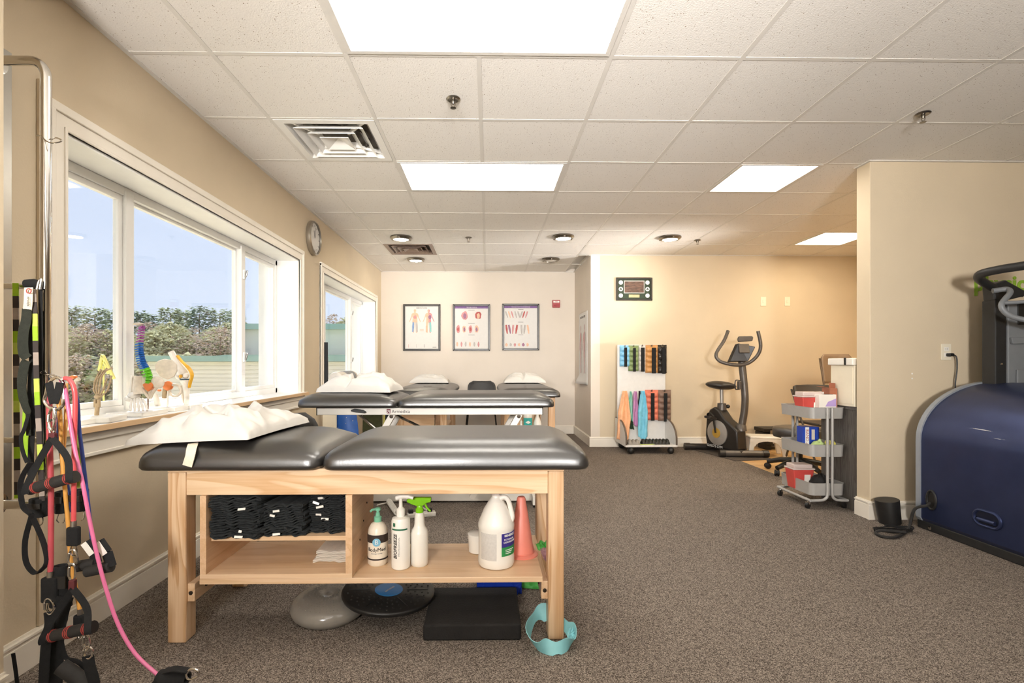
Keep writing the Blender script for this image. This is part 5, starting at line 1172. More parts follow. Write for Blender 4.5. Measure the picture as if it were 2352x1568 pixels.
    # handlebar mast
    m0 = Y(1702, 985, 5.88); m1 = Y(1709, 900, 5.88); m2 = Y(1703, 825, 5.93)
    MB().tube(smoothpath([m0, (m0+m1)/2+Vector((.022, 0, 0)), m1+Vector((.008, 0, 0)), m2], 8), .040, 14).build('mast', 'bike_grey', t)
    MB().lathe([(.062, .30), (.055, .36), (.036, .38)], (m0.x, m0.y, 0), 18).build('mast_collar', 'bike_grey', t)
    h = [Y(1672, 760, 6.05), Y(1663, 782, 6.0), Y(1645, 812, 5.97), Y(1652, 828, 5.95), Y(1675, 836, 5.90), Y(1700, 838, 5.88), Y(1722, 832, 5.86), Y(1741, 814, 5.82), Y(1747, 792, 5.80), Y(1741, 760, 5.80)]
    hb = MB().tube(smoothpath(h, 6), .020, 10).build('handlebar', 'bike_grey', t)
    # console: slanted back, upper visor plate, bracket
    co = [Y(1669, 832, 5.95), Y(1710, 832, 5.90), Y(1727, 798, 5.86), Y(1688, 790, 5.93)]
    b = MB(); off = Vector((.02, -.05, .01)); b.add(co+[q_+off for q_ in co], [(0, 1, 2, 3), (7, 6, 5, 4), (0, 4, 5, 1), (1, 5, 6, 2), (2, 6, 7, 3), (3, 7, 4, 0)]); b.build('console', 'bike_black', t, smooth=0, bevel=.008)
    v0 = Y(1711, 779, 5.84); MB().prism([(-.075, -.03), (-.085, .0), (-.07, .035), (.075, .038), (.088, .02), (.078, -.022)], 'y', -.02, .02).build('console_visor', 'bike_grey', t, M=TR(*v0) @ RZ(-.15), bevel=.008)
    MB().cbox(Y(1709, 800, 5.84), (.115, .02, .11), RZ(-.15) @ RX(-.3)).build('console_bracket', 'bike_grey', t, smooth=0, bevel=.006)
    bh = Y(1696, 884, 5.86); MB().tube(smoothpath([bh+Vector((.02, 0, .05)), bh+Vector((-.03, 0, .055)), bh+Vector((-.04, 0, .0)), bh+Vector((-.03, 0, -.05)), bh+Vector((.02, 0, -.045))], 4), .007, 8).build('bottle_cage', 'bike_black', t)
    MB().cbox(bh+Vector((.01, 0, 0)), (.03, .05, .09)).build('cage_plate', 'bike_grey', t, smooth=0, bevel=.004)
    u = d.copy(); ang = math.atan2(d.y, d.x)
    if nn.y < 0: Mx = TR(*(W_(.24, .082)+nn*.0775)) @ RZ(ang) @ FRONT
    text_mesh("GOLD'S GYM", .042, Mx, 'lettering', 'print_white', body)
    return t
bike()
# mat under the bike
mq = [fl(1575, 1021), fl(1640, 1015), fl(1782, 1058), fl(1695, 1064)]
for q_, yv in zip(mq, (6.42, 6.50, 5.45, 5.42)): q_.y = yv
b = MB(); mq = [Vector((at(1588, 1000, 6.35).x, 6.35, 0)), Vector((at(1650, 1000, 6.46).x, 6.46, 0)), Vector((at(1780, 1000, 5.66).x, 5.66, 0)), Vector((at(1690, 1000, 5.58).x, 5.58, 0))]
b.add([q_+Vector((0, 0, .0002)) for q_ in mq]+[q_+Vector((0, 0, .006)) for q_ in mq], [(0, 3, 2, 1), (4, 5, 6, 7), (0, 1, 5, 4), (1, 2, 6, 5), (2, 3, 7, 6), (3, 0, 4, 7)])
tag(b.build('equipment_mat', mat('mat_brown', '#4d443c', .9, var=.15, scale=60, bump=.1), smooth=0), 'thin dark rubber mat under the exercise bike', 'mat')
# white step stool
c = Vector((at(1756, 1000, 5.95).x, 5.95, 0)); t = thing('step_stool', 'small white plastic step stool beside the exercise bike', 'stool', c); M = TR(*c) @ RZ(-.25)
MB().box(-.19, .19, -.13, .13, .205, .235).build('top', 'white_plastic', t, M=M, bevel=.015, seg=3)
for sx in (-1, 1):
    for sy in (-1, 1):
        MB().add([(sx*.185, sy*.125, .21), (sx*.12, sy*.125, .21), (sx*.12, sy*.085, .21), (sx*.185, sy*.085, .21), (sx*.215, sy*.145, 0), (sx*.165, sy*.145, 0), (sx*.165, sy*.11, 0), (sx*.215, sy*.11, 0)], [(0, 1, 2, 3), (7, 6, 5, 4), (0, 4, 5, 1), (1, 5, 6, 2), (2, 6, 7, 3), (3, 7, 4, 0)]).build('leg', 'white_plastic', t, M=M, bevel=.008)
for sy in (-1, 1):
    P = [(-.185, .21), (.185, .21)]+[(.13*math.cos(a), .12+.06*math.sin(a)) for a in (math.pi*k/8 for k in range(9))]; MB().prism([(-.187, .207), (-.187, .12), (-.13, .12)]+[(-.13*math.cos(a), .12+.06*math.sin(a)) for a in (math.pi*k/8 for k in range(1, 8))]+[(.13, .12), (.187, .12), (.187, .207)], 'y', sy*.127-.006, sy*.127+.006).build('apron', 'white_plastic', t, M=M, smooth=30)
# black open case by the wall
c0 = at(1750, 985, 6.35).x; c1 = at(1838, 985, 6.35).x; t = thing('equipment_case', 'black equipment case standing against the alcove wall behind the step stool', 'case', ((c0+c1)/2, 6.4, 0))
MB().box(c0, c1, 6.28, 6.52, .06, .22).build('body', 'black_plastic', t, smooth=0, bevel=.01); MB().box(c0-.01, c1+.01, 6.27, 6.53, .225, .27).build('lid', 'black_plastic', t, smooth=0, bevel=.008)
for k in range(3): MB().box(c0+.06+k*.14, c0+.10+k*.14, 6.262, 6.28, .18, .25).build('latch', 'steel', t, smooth=0, bevel=.003)
for x in (c0+.06, c1-.06): MB().box(x-.03, x+.03, 6.30, 6.50, 0, .06).build('foot', 'black_plastic', t, smooth=0)
# rolling stool
cx_ = at(1836, 1000, 4.95).x; t = thing('rolling_stool', 'round black padded rolling stool on a five star base behind the cart', 'stool', (cx_, 4.95, 0))
MB().lathe([(.20, .355), (.228, .362), (.235, .38), (.235, .435), (.226, .452), (.18, .462), (.001, .466)], (cx_, 4.95, 0), 40).build('seat', 'vinyl_black', t, smooth=50)
MB().lathe([(.03, .10), (.03, .26), (.022, .262), (.022, .36)], (cx_, 4.95, 0), 16).build('gas_column', 'black_plastic', t)
for k in range(5):
    a = math.radians(72*k+200); e = Vector((cx_+.30*math.cos(a), 4.95+.30*math.sin(a), 0))
    l_ = MB().tube([(cx_, 4.95, .13), (cx_+.18*math.cos(a), 4.95+.18*math.sin(a), .11), (e.x, e.y, .075)], [.034, .026, .022], 10).build('base_arm', 'black_plastic', t)
    MB().lathe([(.014, -.024), (.03, -.02), (.03, -.005), (.022, -.004), (.022, .004), (.03, .005), (.03, .02), (.014, .024)], (e.x, e.y, .0305), 14, M=RZ(a+.7) @ RX(math.pi/2)).build('caster', 'black_plastic', l_)
# folding chairs
def folding(label, px0, px1, py0, py1, Y, m, seat=True, frame='#6f5d4c'):
    a, c_ = at(px0, py0, Y), at(px1, py1, Y); x0, x1, zt, zb = a.x, c_.x, a.z, c_.z; fm = mat('fold_'+frame, frame, .4, .3, var=.06)
    t = thing('folding_chair', label, 'chair', ((x0+x1)/2, Y, 0), 'folding chairs in the alcove')
    def f(u, v): w = 1-.12*v; k = 1 if v > .25 else .80+.20*math.sqrt(max(0, 1-(1-v/.25)**2)); return ((x0+x1)/2+(u-.5)*(x1-x0)*k, Y+.06*(1-v)+.03*math.cos((u-.5)*3)-.03, zt+(zb-zt)*v)
    MB().grid(f, 14, 10).build('backrest', m, t, solid=.016, smooth=60)
    if seat: MB().box(x0+.02, x1-.02, Y-.40, Y-.03, .425, .455).build('seat', m, t, bevel=.012, seg=3)
    for x in (x0, x1):
        MB().tube([(x, Y+.05, zt-.05), (x, Y-.05, zb-.1 if zb-.1 > .5 else .5), (x, Y-.40, 0)], .011, 8).build('leg', fm, t); MB().tube([(x, Y-.06, .46), (x, Y+.16, 0)], .011, 8).build('leg', fm, t)
    MB().tube([(x0, Y+.10, .15), (x1, Y+.10, .15)], .008, 8).build('stretcher', fm, t)
folding('tan metal folding chair behind the desk in the alcove', 1889, 1960, 813, 880, 6.02, mat('fold_tan', '#937d68', .45, .1, var=.05))
folding('dark padded folding chair behind the cart', 1824, 1915, 884, 912, 5.62, mat('fold_dark', '#3b342e', .5, var=.08), frame='#57504a')
# ---- desk end beside the partition
t = thing('desk', 'grey wood grain desk end panel tucked behind the partition', 'desk', (3.1, 3.85, 0)); wood('grey_laminate', '#6d6862', '#57524d', 'z', rough=.5, freq=3)
MB().box(2.698, 2.72, 3.632, 4.05, 0, .745).build('end_panel', 'grey_laminate', t, smooth=0); MB().box(2.695, 2.722, 3.628, 3.632, 0, .745).build('edge_strip', mat('edge_brown', '#a98a6c', .5, var=.08), t, smooth=0)
MB().box(2.72, 3.9, 4.0, 4.02, .1, .745).build('modesty_panel', 'grey_laminate', t, smooth=0); MB().box(2.69, 3.95, 3.63, 4.06, .745, .77).build('desk_top', 'grey_laminate', t, smooth=0, bevel=.002)
MB().box(3.88, 3.9, 3.632, 4.05, 0, .745).build('end_panel', 'grey_laminate', t, smooth=0)
t = thing('desk_cabinet', 'cream cabinet standing on the desk behind the partition', 'cabinet', (2.9, 3.77, .77)); MB().box(2.672, 3.2, 3.645, 3.90, .77, 1.075).build('body', 'cream', t, smooth=0, bevel=.004); MB().box(2.668, 2.672, 3.66, 3.885, .79, 1.06).build('side_panel', 'cream', t, smooth=0)
t = thing('tray_unit', 'white flat box with a dark end clip on top of the cream cabinet', 'box', (2.9, 3.77, 1.076)); MB().box(2.655, 3.2, 3.64, 3.91, 1.076, 1.128).build('body', 'white_plastic', t, smooth=0, bevel=.006); MB().box(2.650, 2.656, 3.705, 3.725, 1.078, 1.132).build('clip', 'black_plastic', t, smooth=0, bevel=.002)
# ---- three tier cart
K0 = Vector((2.415, 3.74, 0)); cw, cd = .255, .40; t = CT = thing('utility_cart', 'three tier grey metal utility cart on casters beside the partition', 'cart', (K0.x+cw/2, K0.y+cd/2, 0))
mat('cart_grey', '#b3b1ad', .4, .2, var=.03)
TZ = ((.675, .757), (.39, .478), (.10, .19))
def tray(z0, z1):
    r = .035; P = []
    for (cx_, cy_, a0) in ((K0.x+cw-r, K0.y+cd-r, 0), (K0.x+r, K0.y+cd-r, 90), (K0.x+r, K0.y+r, 180), (K0.x+cw-r, K0.y+r, 270)):
        for k in range(6): a = math.radians(a0+k*18); P.append((cx_+r*math.cos(a), cy_+r*math.sin(a)))
    n = len(P); b = MB(); cxx, cyy = K0.x+cw/2, K0.y+cd/2
    ins = lambda q, d_: (cxx+(q[0]-cxx)*(1-d_/cw*2), cyy+(q[1]-cyy)*(1-d_/cd*2))
    R_ = [[(*q, z0) for q in P], [(*ins(q, -.004), z1) for q in P], [(*ins(q, -.007), z1+.002) for q in P], [(*ins(q, .003), z1+.002) for q in P], [(*ins(q, .003), z0+.003) for q in P]]
    for q in R_: b.v += [Vector(v) for v in q]
    for k in range(4):
        for j in range(n): b.f.append([k*n+j, k*n+(j+1) % n, (k+1)*n+(j+1) % n, (k+1)*n+j]); b.m.append(0)
    b.f.append(list(range(n))[::-1]); b.m.append(0); b.f.append([4*n+j for j in range(n)]); b.m.append(0)
    return b.build('tray', 'cart_grey', t, smooth=40)
for q in TZ: tray(*q)
fx = K0.x-.0; 
for ypos, sgn in ((K0.y-.014, -1), (K0.y+cd+.014, 1)):
    for xo in (.115, .150):
        s_ = -1 if xo < .13 else 1; X = K0.x+xo; foot = K0.x+cw/2+s_*.14
        MB().tube(smoothpath([(X, ypos, .757), (X, ypos, .30), (X, ypos, .12), (X+s_*.02, ypos, .078), (X+s_*.06, ypos, .068), (foot, ypos, .066)], 6), .0105, 10).build('frame_tube', 'cart_grey', t)
for s_ in (-1, 1):
    X = K0.x+cw/2+s_*.14; MB().tube([(X, K0.y-.014, .066), (X, K0.y+cd+.014, .066)], .0105, 10).build('base_tube', 'cart_grey', t)
    for yy in (K0.y+.02, K0.y+cd-.02): 
        c_ = MB().lathe([(.012, -.011), (.024, -.010), (.024, .010), (.012, .011)], (X, yy, .0245), 18, M=RZ(.5) @ RX(math.pi/2)).build('caster', 'black_plastic', t)
        MB().tube([(X, yy, .066), (X, yy, .034)], .007, 8).cbox((X, yy, .042), (.028, .022, .02)).build('caster_fork', 'chrome', c_)
# ---- things in the cart
def sharps(label, x, y, z, s_=1.0):
    t = thing('sharps_container', label, 'container', (x, y, z), 'red sharps containers'); mat('sharps_red', '#cf4f48', .35, var=.05); mat('lid_clear', '#e9d6cf', .25, var=.03, alpha=.75)
    w0, w1, d0, d1, h = .055*s_, .068*s_, .04*s_, .05*s_, .125*s_
    MB().add([(x-w0, y-d0, z), (x+w0, y-d0, z), (x+w0, y+d0, z), (x-w0, y+d0, z), (x-w1, y-d1, z+h), (x+w1, y-d1, z+h), (x+w1, y+d1, z+h), (x-w1, y+d1, z+h)], [(0, 3, 2, 1), (4, 5, 6, 7), (0, 1, 5, 4), (1, 2, 6, 5), (2, 3, 7, 6), (3, 0, 4, 7)]).build('body', 'sharps_red', t, smooth=0, bevel=.006)
    l_ = MB().box(x-w1-.006, x+w1+.006, y-d1-.006, y+d1+.006, z+h, z+h+.012).box(x-w1*.9, x+w1*.9, y-d1*.9, y+d1*.9, z+h+.012, z+h+.034*s_).build('lid', 'lid_clear', t, smooth=0, bevel=.005)
    MB().add([(x+.005, y-d0-.004, z+.01), (x+.04*s_, y-d0-.004, z+.01), (x+.045*s_, y-d1+.001, z+h*.75), (x+.005, y-d1+.001, z+h*.75)], [(0, 1, 2, 3)]).build('label', 'white_plastic', t, solid=.001, smooth=0)
zt = TZ[0][0]+.0035
sharps('red sharps container with clear lid on the top tray of the cart', K0.x+.075, K0.y+.15, zt, 1.2)
sharps('red sharps container with clear lid on the lowest tray of the cart', K0.x+.06, K0.y+.24, TZ[2][0]+.0035, 1.2)
t = thing('glove_box', 'white glove box with a lilac wave and dark slot on the cart top', 'box', (K0.x+.15, K0.y+.09, zt)); x, y = K0.x+.155, K0.y+.075
MB().box(x-.065, x+.065, y-.035, y+.04, zt, zt+.175).build('body', 'white_plastic', t, smooth=0, bevel=.003)
MB().prism([(x-.02, y-.025), (x+.045, y-.025), (x+.05, y+.02), (x-.01, y+.02)], 'z', zt+.175, zt+.1762).build('slot', 'black_plastic', t, smooth=0)
MB().prism([(x-.02, zt+.085), (x+.0, zt+.12), (x+.062, zt+.145), (x+.062, zt+.085)], 'y', y-.0362, y-.035).build('lilac_wave', mat('lilac', '#b9a0d8', .5, var=.05), t, smooth=0)
tag(MB().box(K0.x+.13, K0.x+.20, K0.y+.13, K0.y+.19, zt, zt+.19).build('small_box', 'white_plastic', smooth=0, bevel=.003), 'small white box behind the glove box on the cart top', 'box')
t = thing('brown_box', 'open copper brown carton with raised flap at the right of the cart top', 'box', (K0.x+.215, K0.y+.10, zt)); x, y = K0.x+.215, K0.y+.11; mat('copper', '#a9684c', .5, var=.08)
MB().box(x-.03, x+.03, y-.045, y+.045, zt, zt+.22).build('body', 'copper', t, smooth=0, bevel=.002); MB().cbox((x-.05, y, zt+.228), (.05, .088, .0015), RY(.2)).build('flap', 'copper', t, smooth=0)
MB().cbox((x+.02, y+.0, zt+.24), (.002, .07, .04)).build('flap', 'copper', t, smooth=0)
text_mesh('care', .02, front_at((x+.005, y-.0455, zt+.14)) @ RZ(math.pi/2), 'lettering', 'print_white', t)
zt = TZ[1][0]+.0035; x, y = K0.x+.10, K0.y+.20; t = thing('bandage_box', 'blue and white bandage box with red lettering on the middle tray', 'box', (x, y, zt)); mat('box_blue', '#2547b0', .4, var=.06); mat('print_red', '#c23a3a', .5, var=.05)
MB().box(x-.06, x+.07, y-.035, y+.04, zt, zt+.20).build('body', 'box_blue', t, smooth=0, bevel=.002)
fr = MB().box(x-.04, x-.01, y-.0362, y-.035, zt+.002, zt+.198).build('front_band', 'print_white', t, smooth=0); MB().box(x+.01, x+.035, y-.0362, y-.035, zt+.10, zt+.18).build('side_patch', mat('patch_beige', '#d9cfbf', .5, var=.04), t, smooth=0)
MB().prism([(x-.06, zt), (x-.042, zt), (x-.042, zt+.06), (x-.06, zt+.03)], 'y', y-.0362, y-.035).build('corner_patch', mat('light_blue', '#9cc0e6', .5, var=.05), t, smooth=0)
text_mesh('BAND-AID', .034, front_at((x-.025, y-.0368, zt+.10)) @ RZ(-math.pi/2), 'lettering', 'print_red', fr)
def heap(nm, label, cat, c_, sx, sy, h, col, seed, rough=.4):
    m = mat('heap_'+col, col, rough, var=.15, scale=40)
    def f(u, v):
        r = math.sin(v*math.pi/2); a = u*2*math.pi; k = 1+.18*nz(math.cos(a)*1.6+seed, math.sin(a)*1.6, seed)
        return (c_[0]+sx*r*k*math.cos(a), c_[1]+sy*r*k*math.sin(a), c_[2]+.002+h*math.cos(v*math.pi/2)**.6*(1+.35*nz(u*6, v*5+seed, seed)))
    b = MB().grid(f, 26, 10); o = b.build(nm, m, smooth=50); return tag(o, label, cat)
heap('packet', 'pale green plastic packet on the middle tray of the cart', 'packet', (K0.x+.12, K0.y+.10, zt), .07, .06, .095, '#b9cf8a', 3)
heap('packet', 'yellow plastic packet at the right of the middle tray', 'packet', (K0.x+.195, K0.y+.075, zt), .05, .05, .10, '#e0d66a', 6)
zt = TZ[2][0]+.0035
heap('black_bag', 'black fabric bag lying in the lowest tray of the cart', 'bag', (K0.x+.165, K0.y+.13, zt), .075, .10, .12, '#1c1b1b', 9, .8)
# ================================================================== PARTITION AND TREADMILL
p = at(2172, 808, YP); t = thing('outlet', 'cream double wall outlet with a black plug on the partition', 'outlet', (p.x, YP, p.z-.06))
MB().box(p.x-.036, p.x+.036, YP-.006, YP, p.z-.058, p.z+.058).build('plate', 'cream', t, smooth=0, bevel=.003)
for z in (.02, -.02): MB().box(p.x-.017, p.x+.017, YP-.008, YP-.006, p.z+z-.014, p.z+z+.014).build('socket', 'white_plastic', t, smooth=0, bevel=.002)
for sx in (-1, 1): MB().box(p.x+sx*.006-.001, p.x+sx*.006+.001, YP-.0086, YP-.008, p.z+.016, p.z+.026).build('slot', 'black_plastic', t, smooth=0)
t = thing('power_cable', 'black power cord hanging from the wall outlet on the partition', 'cable', (p.x, YP, .7))
MB().cbox((p.x+.01, YP-.024, p.z-.02), (.034, .032, .022)).build('plug', 'black_plastic', t, smooth=0, bevel=.005)
MB().tube(smoothpath([(p.x+.03, YP-.024, p.z-.02), (p.x+.05, YP-.03, p.z-.04), (p.x+.052, YP-.03, p.z-.13), (p.x+.04, YP-.03, p.z-.24), (p.x+.055, YP-.03, p.z-.42), (p.x+.06, YP-.03, p.z-.6)], 6), .0045, 8).build('cord', 'black_plastic', t)
for k, z in enumerate((858, 869)):
    q = at(2095, z, YP); tag(MB().lathe([(.006, 0), (.005, .002), (.001, .0025)], (q.x, YP, q.z), 10, M=RX(math.pi/2)).build('wall_plug', 'white_plastic'), ['upper', 'lower'][k]+' small white screw hole plug on the partition wall', 'wall plug')
# wall lettering
t = thing('wall_lettering', 'lime green physical therapy lettering on the partition behind the treadmill', 'lettering', (4.0, YP, 1.55)); q0 = at(2236, 652, YP)
mat('lime_paint', '#8fb53a', .5, var=.04)
text_mesh('physical', .15, front_at((q0.x, YP-.003, q0.z)), 'green_word', 'lime_paint', t, extrude=.002, align='LEFT', off=.004)
q1 = at(2326, 677, YP); text_mesh('REHAB & WELLNESS'[0:0]+'A L', .05, front_at((q1.x, YP-.003, q1.z)), 'black_word', 'ink', t, extrude=.002, align='LEFT')
# black cylinder on the floor
c = fl(2043, 1190); x, y = at(2043, 1170, 3.40).x, 3.395; t = thing('speaker', 'short black cylinder speaker leaning on the partition baseboard', 'speaker', (x, y, 0)); M = TR(x, y, .004) @ RY(math.radians(-8))
MB().lathe([(.060, 0), (.064, .004), (.070, .155), (.069, .160), (.064, .160)], (0, 0, 0), 30).build('body', 'black_plastic', t, M=M); MB().lathe([(.0645, .1575), (.001, .159)], (0, 0, 0), 30, caps=False).build('top_grille', 'rubber', t, M=M)
# treadmill
TX, TY0, TY1 = 2.855, 1.2, 3.32
t = thing('treadmill', 'large treadmill with a domed navy hood and grey edge at the right', 'treadmill', (3.6, 2.5, 0))
mat('navy', '#3a4468', .40, .75, var=.08, scale=8, coat=.15); mat('tread_grey', '#9aa0a8', .4, .2, var=.04); mat('tread_black', '#262626', .45, var=.1); mat('panel_grey', '#7f8285', .5, .1, var=.04)
prof = [(TX+.012, .055), (TX, .075), (TX, .58)]+[(TX+.52-.52*math.cos(math.radians(a)), .58+.385*math.sin(math.radians(a))) for a in range(6, 91, 6)]+[(TX+1.1, .97), (TX+1.1, .055)]
hood = MB().prism(prof, 'y', TY0, TY1-.035).build('hood', 'navy', t, smooth=30)
prof2 = [(x-.008 if x < TX+.6 else x, z+(.008 if z > .6 else 0)) for x, z in prof]
MB().prism(prof2, 'y', TY1-.035, TY1).build('hood_edge', 'tread_grey', t, smooth=30)
MB().box(TX+.01, TX+1.1, TY0-.3, TY1+.01, .0, .055).build('base', 'tread_black', t, smooth=0, bevel=.006)
# recessed hand grip, socket and screw on the side
def capsule(c_, ly, lz, x, r, tilt=0):
    P = []; n = 8; R_ = lz/2
    for k in range(n+1): a = -math.pi/2+math.pi*k/n; P.append((ly/2-R_+R_*math.cos(a), R_*math.sin(a)))
    for k in range(n+1): a = math.pi/2+math.pi*k/n; P.append((-ly/2+R_+R_*math.cos(a), R_*math.sin(a)))
    return [Vector((x, c_.y+a, c_.z+b_)) for a, b_ in P]
g = wx(2268, 1192, TX)
gr = MB().tube(capsule(g, .155, .085, TX-.002, 0), .009, 8, closed=True).build('grip_rim', 'navy', t); 
V = capsule(g, .15, .08, TX-.001, 0); MB().add(V, [list(range(len(V)))]).build('grip_recess', mat('grip_dark', '#171c30', .4, .2, var=.05), gr, smooth=0, solid=.001)
MB().tube([g+Vector((-.006, -.05, -.012)), g+Vector((-.006, .05, -.012))], .012, 10).build('grip_bar', 'navy', gr)
s_ = wx(2140, 1148, TX)
so = MB().tube(capsule(Vector((0, s_.y, s_.z)), .075, .125, TX-.002, 0) if False else [Vector((TX-.002, s_.y+.034*math.cos(a), s_.z+.06*math.sin(a))) for a in (2*math.pi*k/20 for k in range(20))], .007, 8, closed=True).build('socket_rim', 'tread_black', t)
V = [Vector((TX-.001, s_.y+.032*math.cos(a), s_.z+.058*math.sin(a))) for a in (2*math.pi*k/20 for k in range(20))]; MB().add(V, [list(range(20))]).build('socket', 'black_plastic', so, smooth=0, solid=.001)
q = wx(2136, 1212, TX); MB().lathe([(.012, 0), (.012, .003), (.005, .004)], (TX, q.y, q.z), 14, M=RY(-math.pi/2)).build('screw', 'chrome', t)
# uprights, back panel, handles
ux = at(2276, 760, 3.27).x
MB().box(ux-.042, ux+.032, 3.20, 3.29, .90, at(2270, 690, 3.25).z).build('upright', 'tread_black', t, smooth=0, bevel=.006)
MB().prism([(ux-.045, at(2270, 692, 3.25).z), (ux+.035, at(2270, 692, 3.25).z), (ux+.20, at(2330, 678, 3.25).z), (ux+.03, at(2290, 645, 3.25).z), (ux-.055, at(2262, 655, 3.25).z)], 'y', 3.20, 3.28).build('upright_head', 'tread_black', t, smooth=0, bevel=.01)
pn = MB().box(ux+.04, ux+.75, 3.20, 3.23, .93, at(2300, 690, 3.2).z).build('back_panel', 'panel_grey', t, smooth=0, bevel=.008)
MB().prism([(ux+.045, at(2300, 775, 3.2).z), (ux+.75, at(2300, 768, 3.2).z), (ux+.75, at(2300, 784, 3.2).z), (ux+.055, at(2300, 790, 3.2).z)], 'y', 3.180, 3.20).build('panel_step', 'panel_grey', pn, smooth=0, bevel=.004)
MB().box(ux+.09, ux+.75, 3.188, 3.20, .94, at(2300, 848, 3.2).z).build('panel_boss', 'panel_grey', pn, smooth=0, bevel=.006)
MB().box(at(2340, 700, 3.19).x, at(2340, 700, 3.19).x+.06, 3.192, 3.20, at(2340, 745, 3.19).z, at(2340, 690, 3.19).z).build('panel_slot', 'black_plastic', pn, smooth=0, bevel=.003)
sc = at(2304, 836, 3.19); MB().lathe([(.008, 0), (.007, .003), (.001, .004)], (sc.x, 3.20, sc.z), 12, M=RX(math.pi/2)).build('screw', 'chrome', pn)
hp = [at(2280, 660, 3.22), at(2262, 650, 3.20), at(2248, 638, 3.17), at(2256, 628, 3.12), at(2300, 618, 3.02), at(2352, 610, 2.92), at(2480, 590, 2.7)]
MB().tube(smoothpath(hp, 8), .026, 14).build('hand_rail', 'tread_black', t)
hg = [at(2280, 668, 3.17), at(2312, 664, 3.14), at(2320, 672, 3.10), at(2306, 690, 3.08), at(2300, 702, 3.07), at(2310, 718, 3.06), at(2335, 730, 3.04), at(2400, 742, 2.98)]
MB().tube(smoothpath(hg, 8), .016, 12).build('grip_handle', 'panel_grey', t); MB().tube([at(2303, 696, 3.07), at(2400, 690, 3.0)], .011, 10).build('grip_crossbar', 'panel_grey', t)
MB().box(TX+.1, TX+1.0, TY0-.3, TY0, .055, .12).build('deck', 'tread_black', t, smooth=0, bevel=.01)
# power cord from the treadmill and coil on the carpet
cable([(TX-.012, s_.y, s_.z-.02), (TX-.05, s_.y-.02, s_.z-.03), at(2100, 1170, 3.22), fl(2086, 1214, .02), fl(2060, 1232, .012), fl(2030, 1232, .012), fl(2012, 1224, .012), fl(2024, 1218, .03), fl(2080, 1222, .028)], .009, 'rubber', 'power_cable', 'thick grey power cord running from the treadmill socket to the floor')
cc_ = fl(2052, 1222); tag(MB().tube([cc_+Vector((.12*math.cos(k*.35)*(1+.012*k/8), .035*math.sin(k*.35), .006+.0035*k/8+.004*math.sin(k*1.3))) for k in range(60)], .0045, 6).build('cable_coil', 'black_plastic'), 'loose coil of thin black cable on the carpet in front of the speaker', 'cable')
# ================================================================== WINDOW SILL MODELS
ZL = W1[2]+.0012
mat('bone', '#d8cbb8', .5, var=.08, scale=60); mat('bone_tan', '#b29a78', .55, var=.12, scale=60); mat('bone_white', '#e8e2d8', .45, var=.05, scale=60)
mat('lig_orange', '#e07a3a', .45, var=.08); mat('tendon', '#e2ab32', .45, var=.06); mat('v_purple', '#9a4a92', .45, var=.06); mat('v_blue', '#1f63b4', .4, var=.06); mat('v_green', '#6fc92a', .4, var=.06); mat('rod', '#8a6a5a', .35, .6, var=.05)
YC = lambda px: wx(px, 834, -1.72).y
def model(label, px, nm='anatomy_model', grp='anatomy models on the sill'):
    Yc = YC(px); t = thing(nm, label, 'anatomy model', (-1.72, Yc, ZL), grp); return t, Yc
def base_block(t, x, y, w, d, h=.022):
    return MB().box(x-w/2, x+w/2, y-d/2, y+d/2, ZL, ZL+h).build('base', 'white_plastic', t, smooth=0, bevel=.003)
# spine
t, Y = model('coloured spine model in purple, blue and green on the window sill', 332); q = lambda px, py, dy=0: at(px, py, Y+dy)
base_block(t, -1.72, Y, .16, .12)
sp = smoothpath([q(329, 750), q(326, 770), q(323, 795), q(325, 815), q(330, 835), q(338, 850), q(343, 866), q(341, 882)], 10)
N = len(sp); tot = 24; cnt = dict(v_purple=7, v_blue=12, v_green=5); k = 0; order = ['v_purple']*7+['v_blue']*12+['v_green']*5
for sec, nm in (('v_purple', 'cervical_vertebra'), ('v_blue', 'thoracic_vertebra'), ('v_green', 'lumbar_vertebra')):
    for i in range(cnt[sec]):
        s_ = k/(tot-.0)*(.30+.70*(k/tot)**.35) if False else (0 + (k < 7)*k*.036 + (7 <= k < 19)*(.252+(k-7)*.0375) + (k >= 19)*(.702+(k-19)*.06))
        f_ = s_*(N-1); i0 = int(min(f_, N-2)); c_ = sp[i0].lerp(sp[i0+1], f_-i0); d_ = (sp[min(i0+1, N-1)]-sp[i0]).normalized()
        r = .0095+.0006*k*.45; hgt = .0075 if k < 7 else (.0095 if k < 19 else .014)
        Q = d_.to_track_quat('Z', 'X').to_matrix().to_4x4()
        b = MB().lathe([(r*.85, -hgt*.55), (r*1.08, -hgt*.42), (r*.9, 0), (r*1.08, hgt*.42), (r*.85, hgt*.55)], c_, 12, M=Q)
        L_ = .018 if k < 7 else .024; b.bar(c_-Vector((r*.8, 0, 0)), c_-Vector((r+L_*.7, 0, .004)), .004, .006); b.bar(c_+Vector((0, -r*1.5, 0)), c_+Vector((0, r*1.5, 0)), .004, .005)
        b.build(nm, sec, t); k += 1
MB().ball(q(318, 744), (.026, .02, .008), 14, 8).build('skull_base', 'bone', t)
MB().prism([(0, .012), (.03, .014), (.042, .004), (.026, -.022), (.010, -.034), (-.006, -.02), (-.02, .006)], 'y', -.012, .012).build('sacrum', 'lig_orange', t, M=TR(*(q(338, 884))), bevel=.005)
MB().tube([q(340, 890), (q(340, 890).x, Y, ZL+.02)], .003, 8).build('rod', 'rod', t)
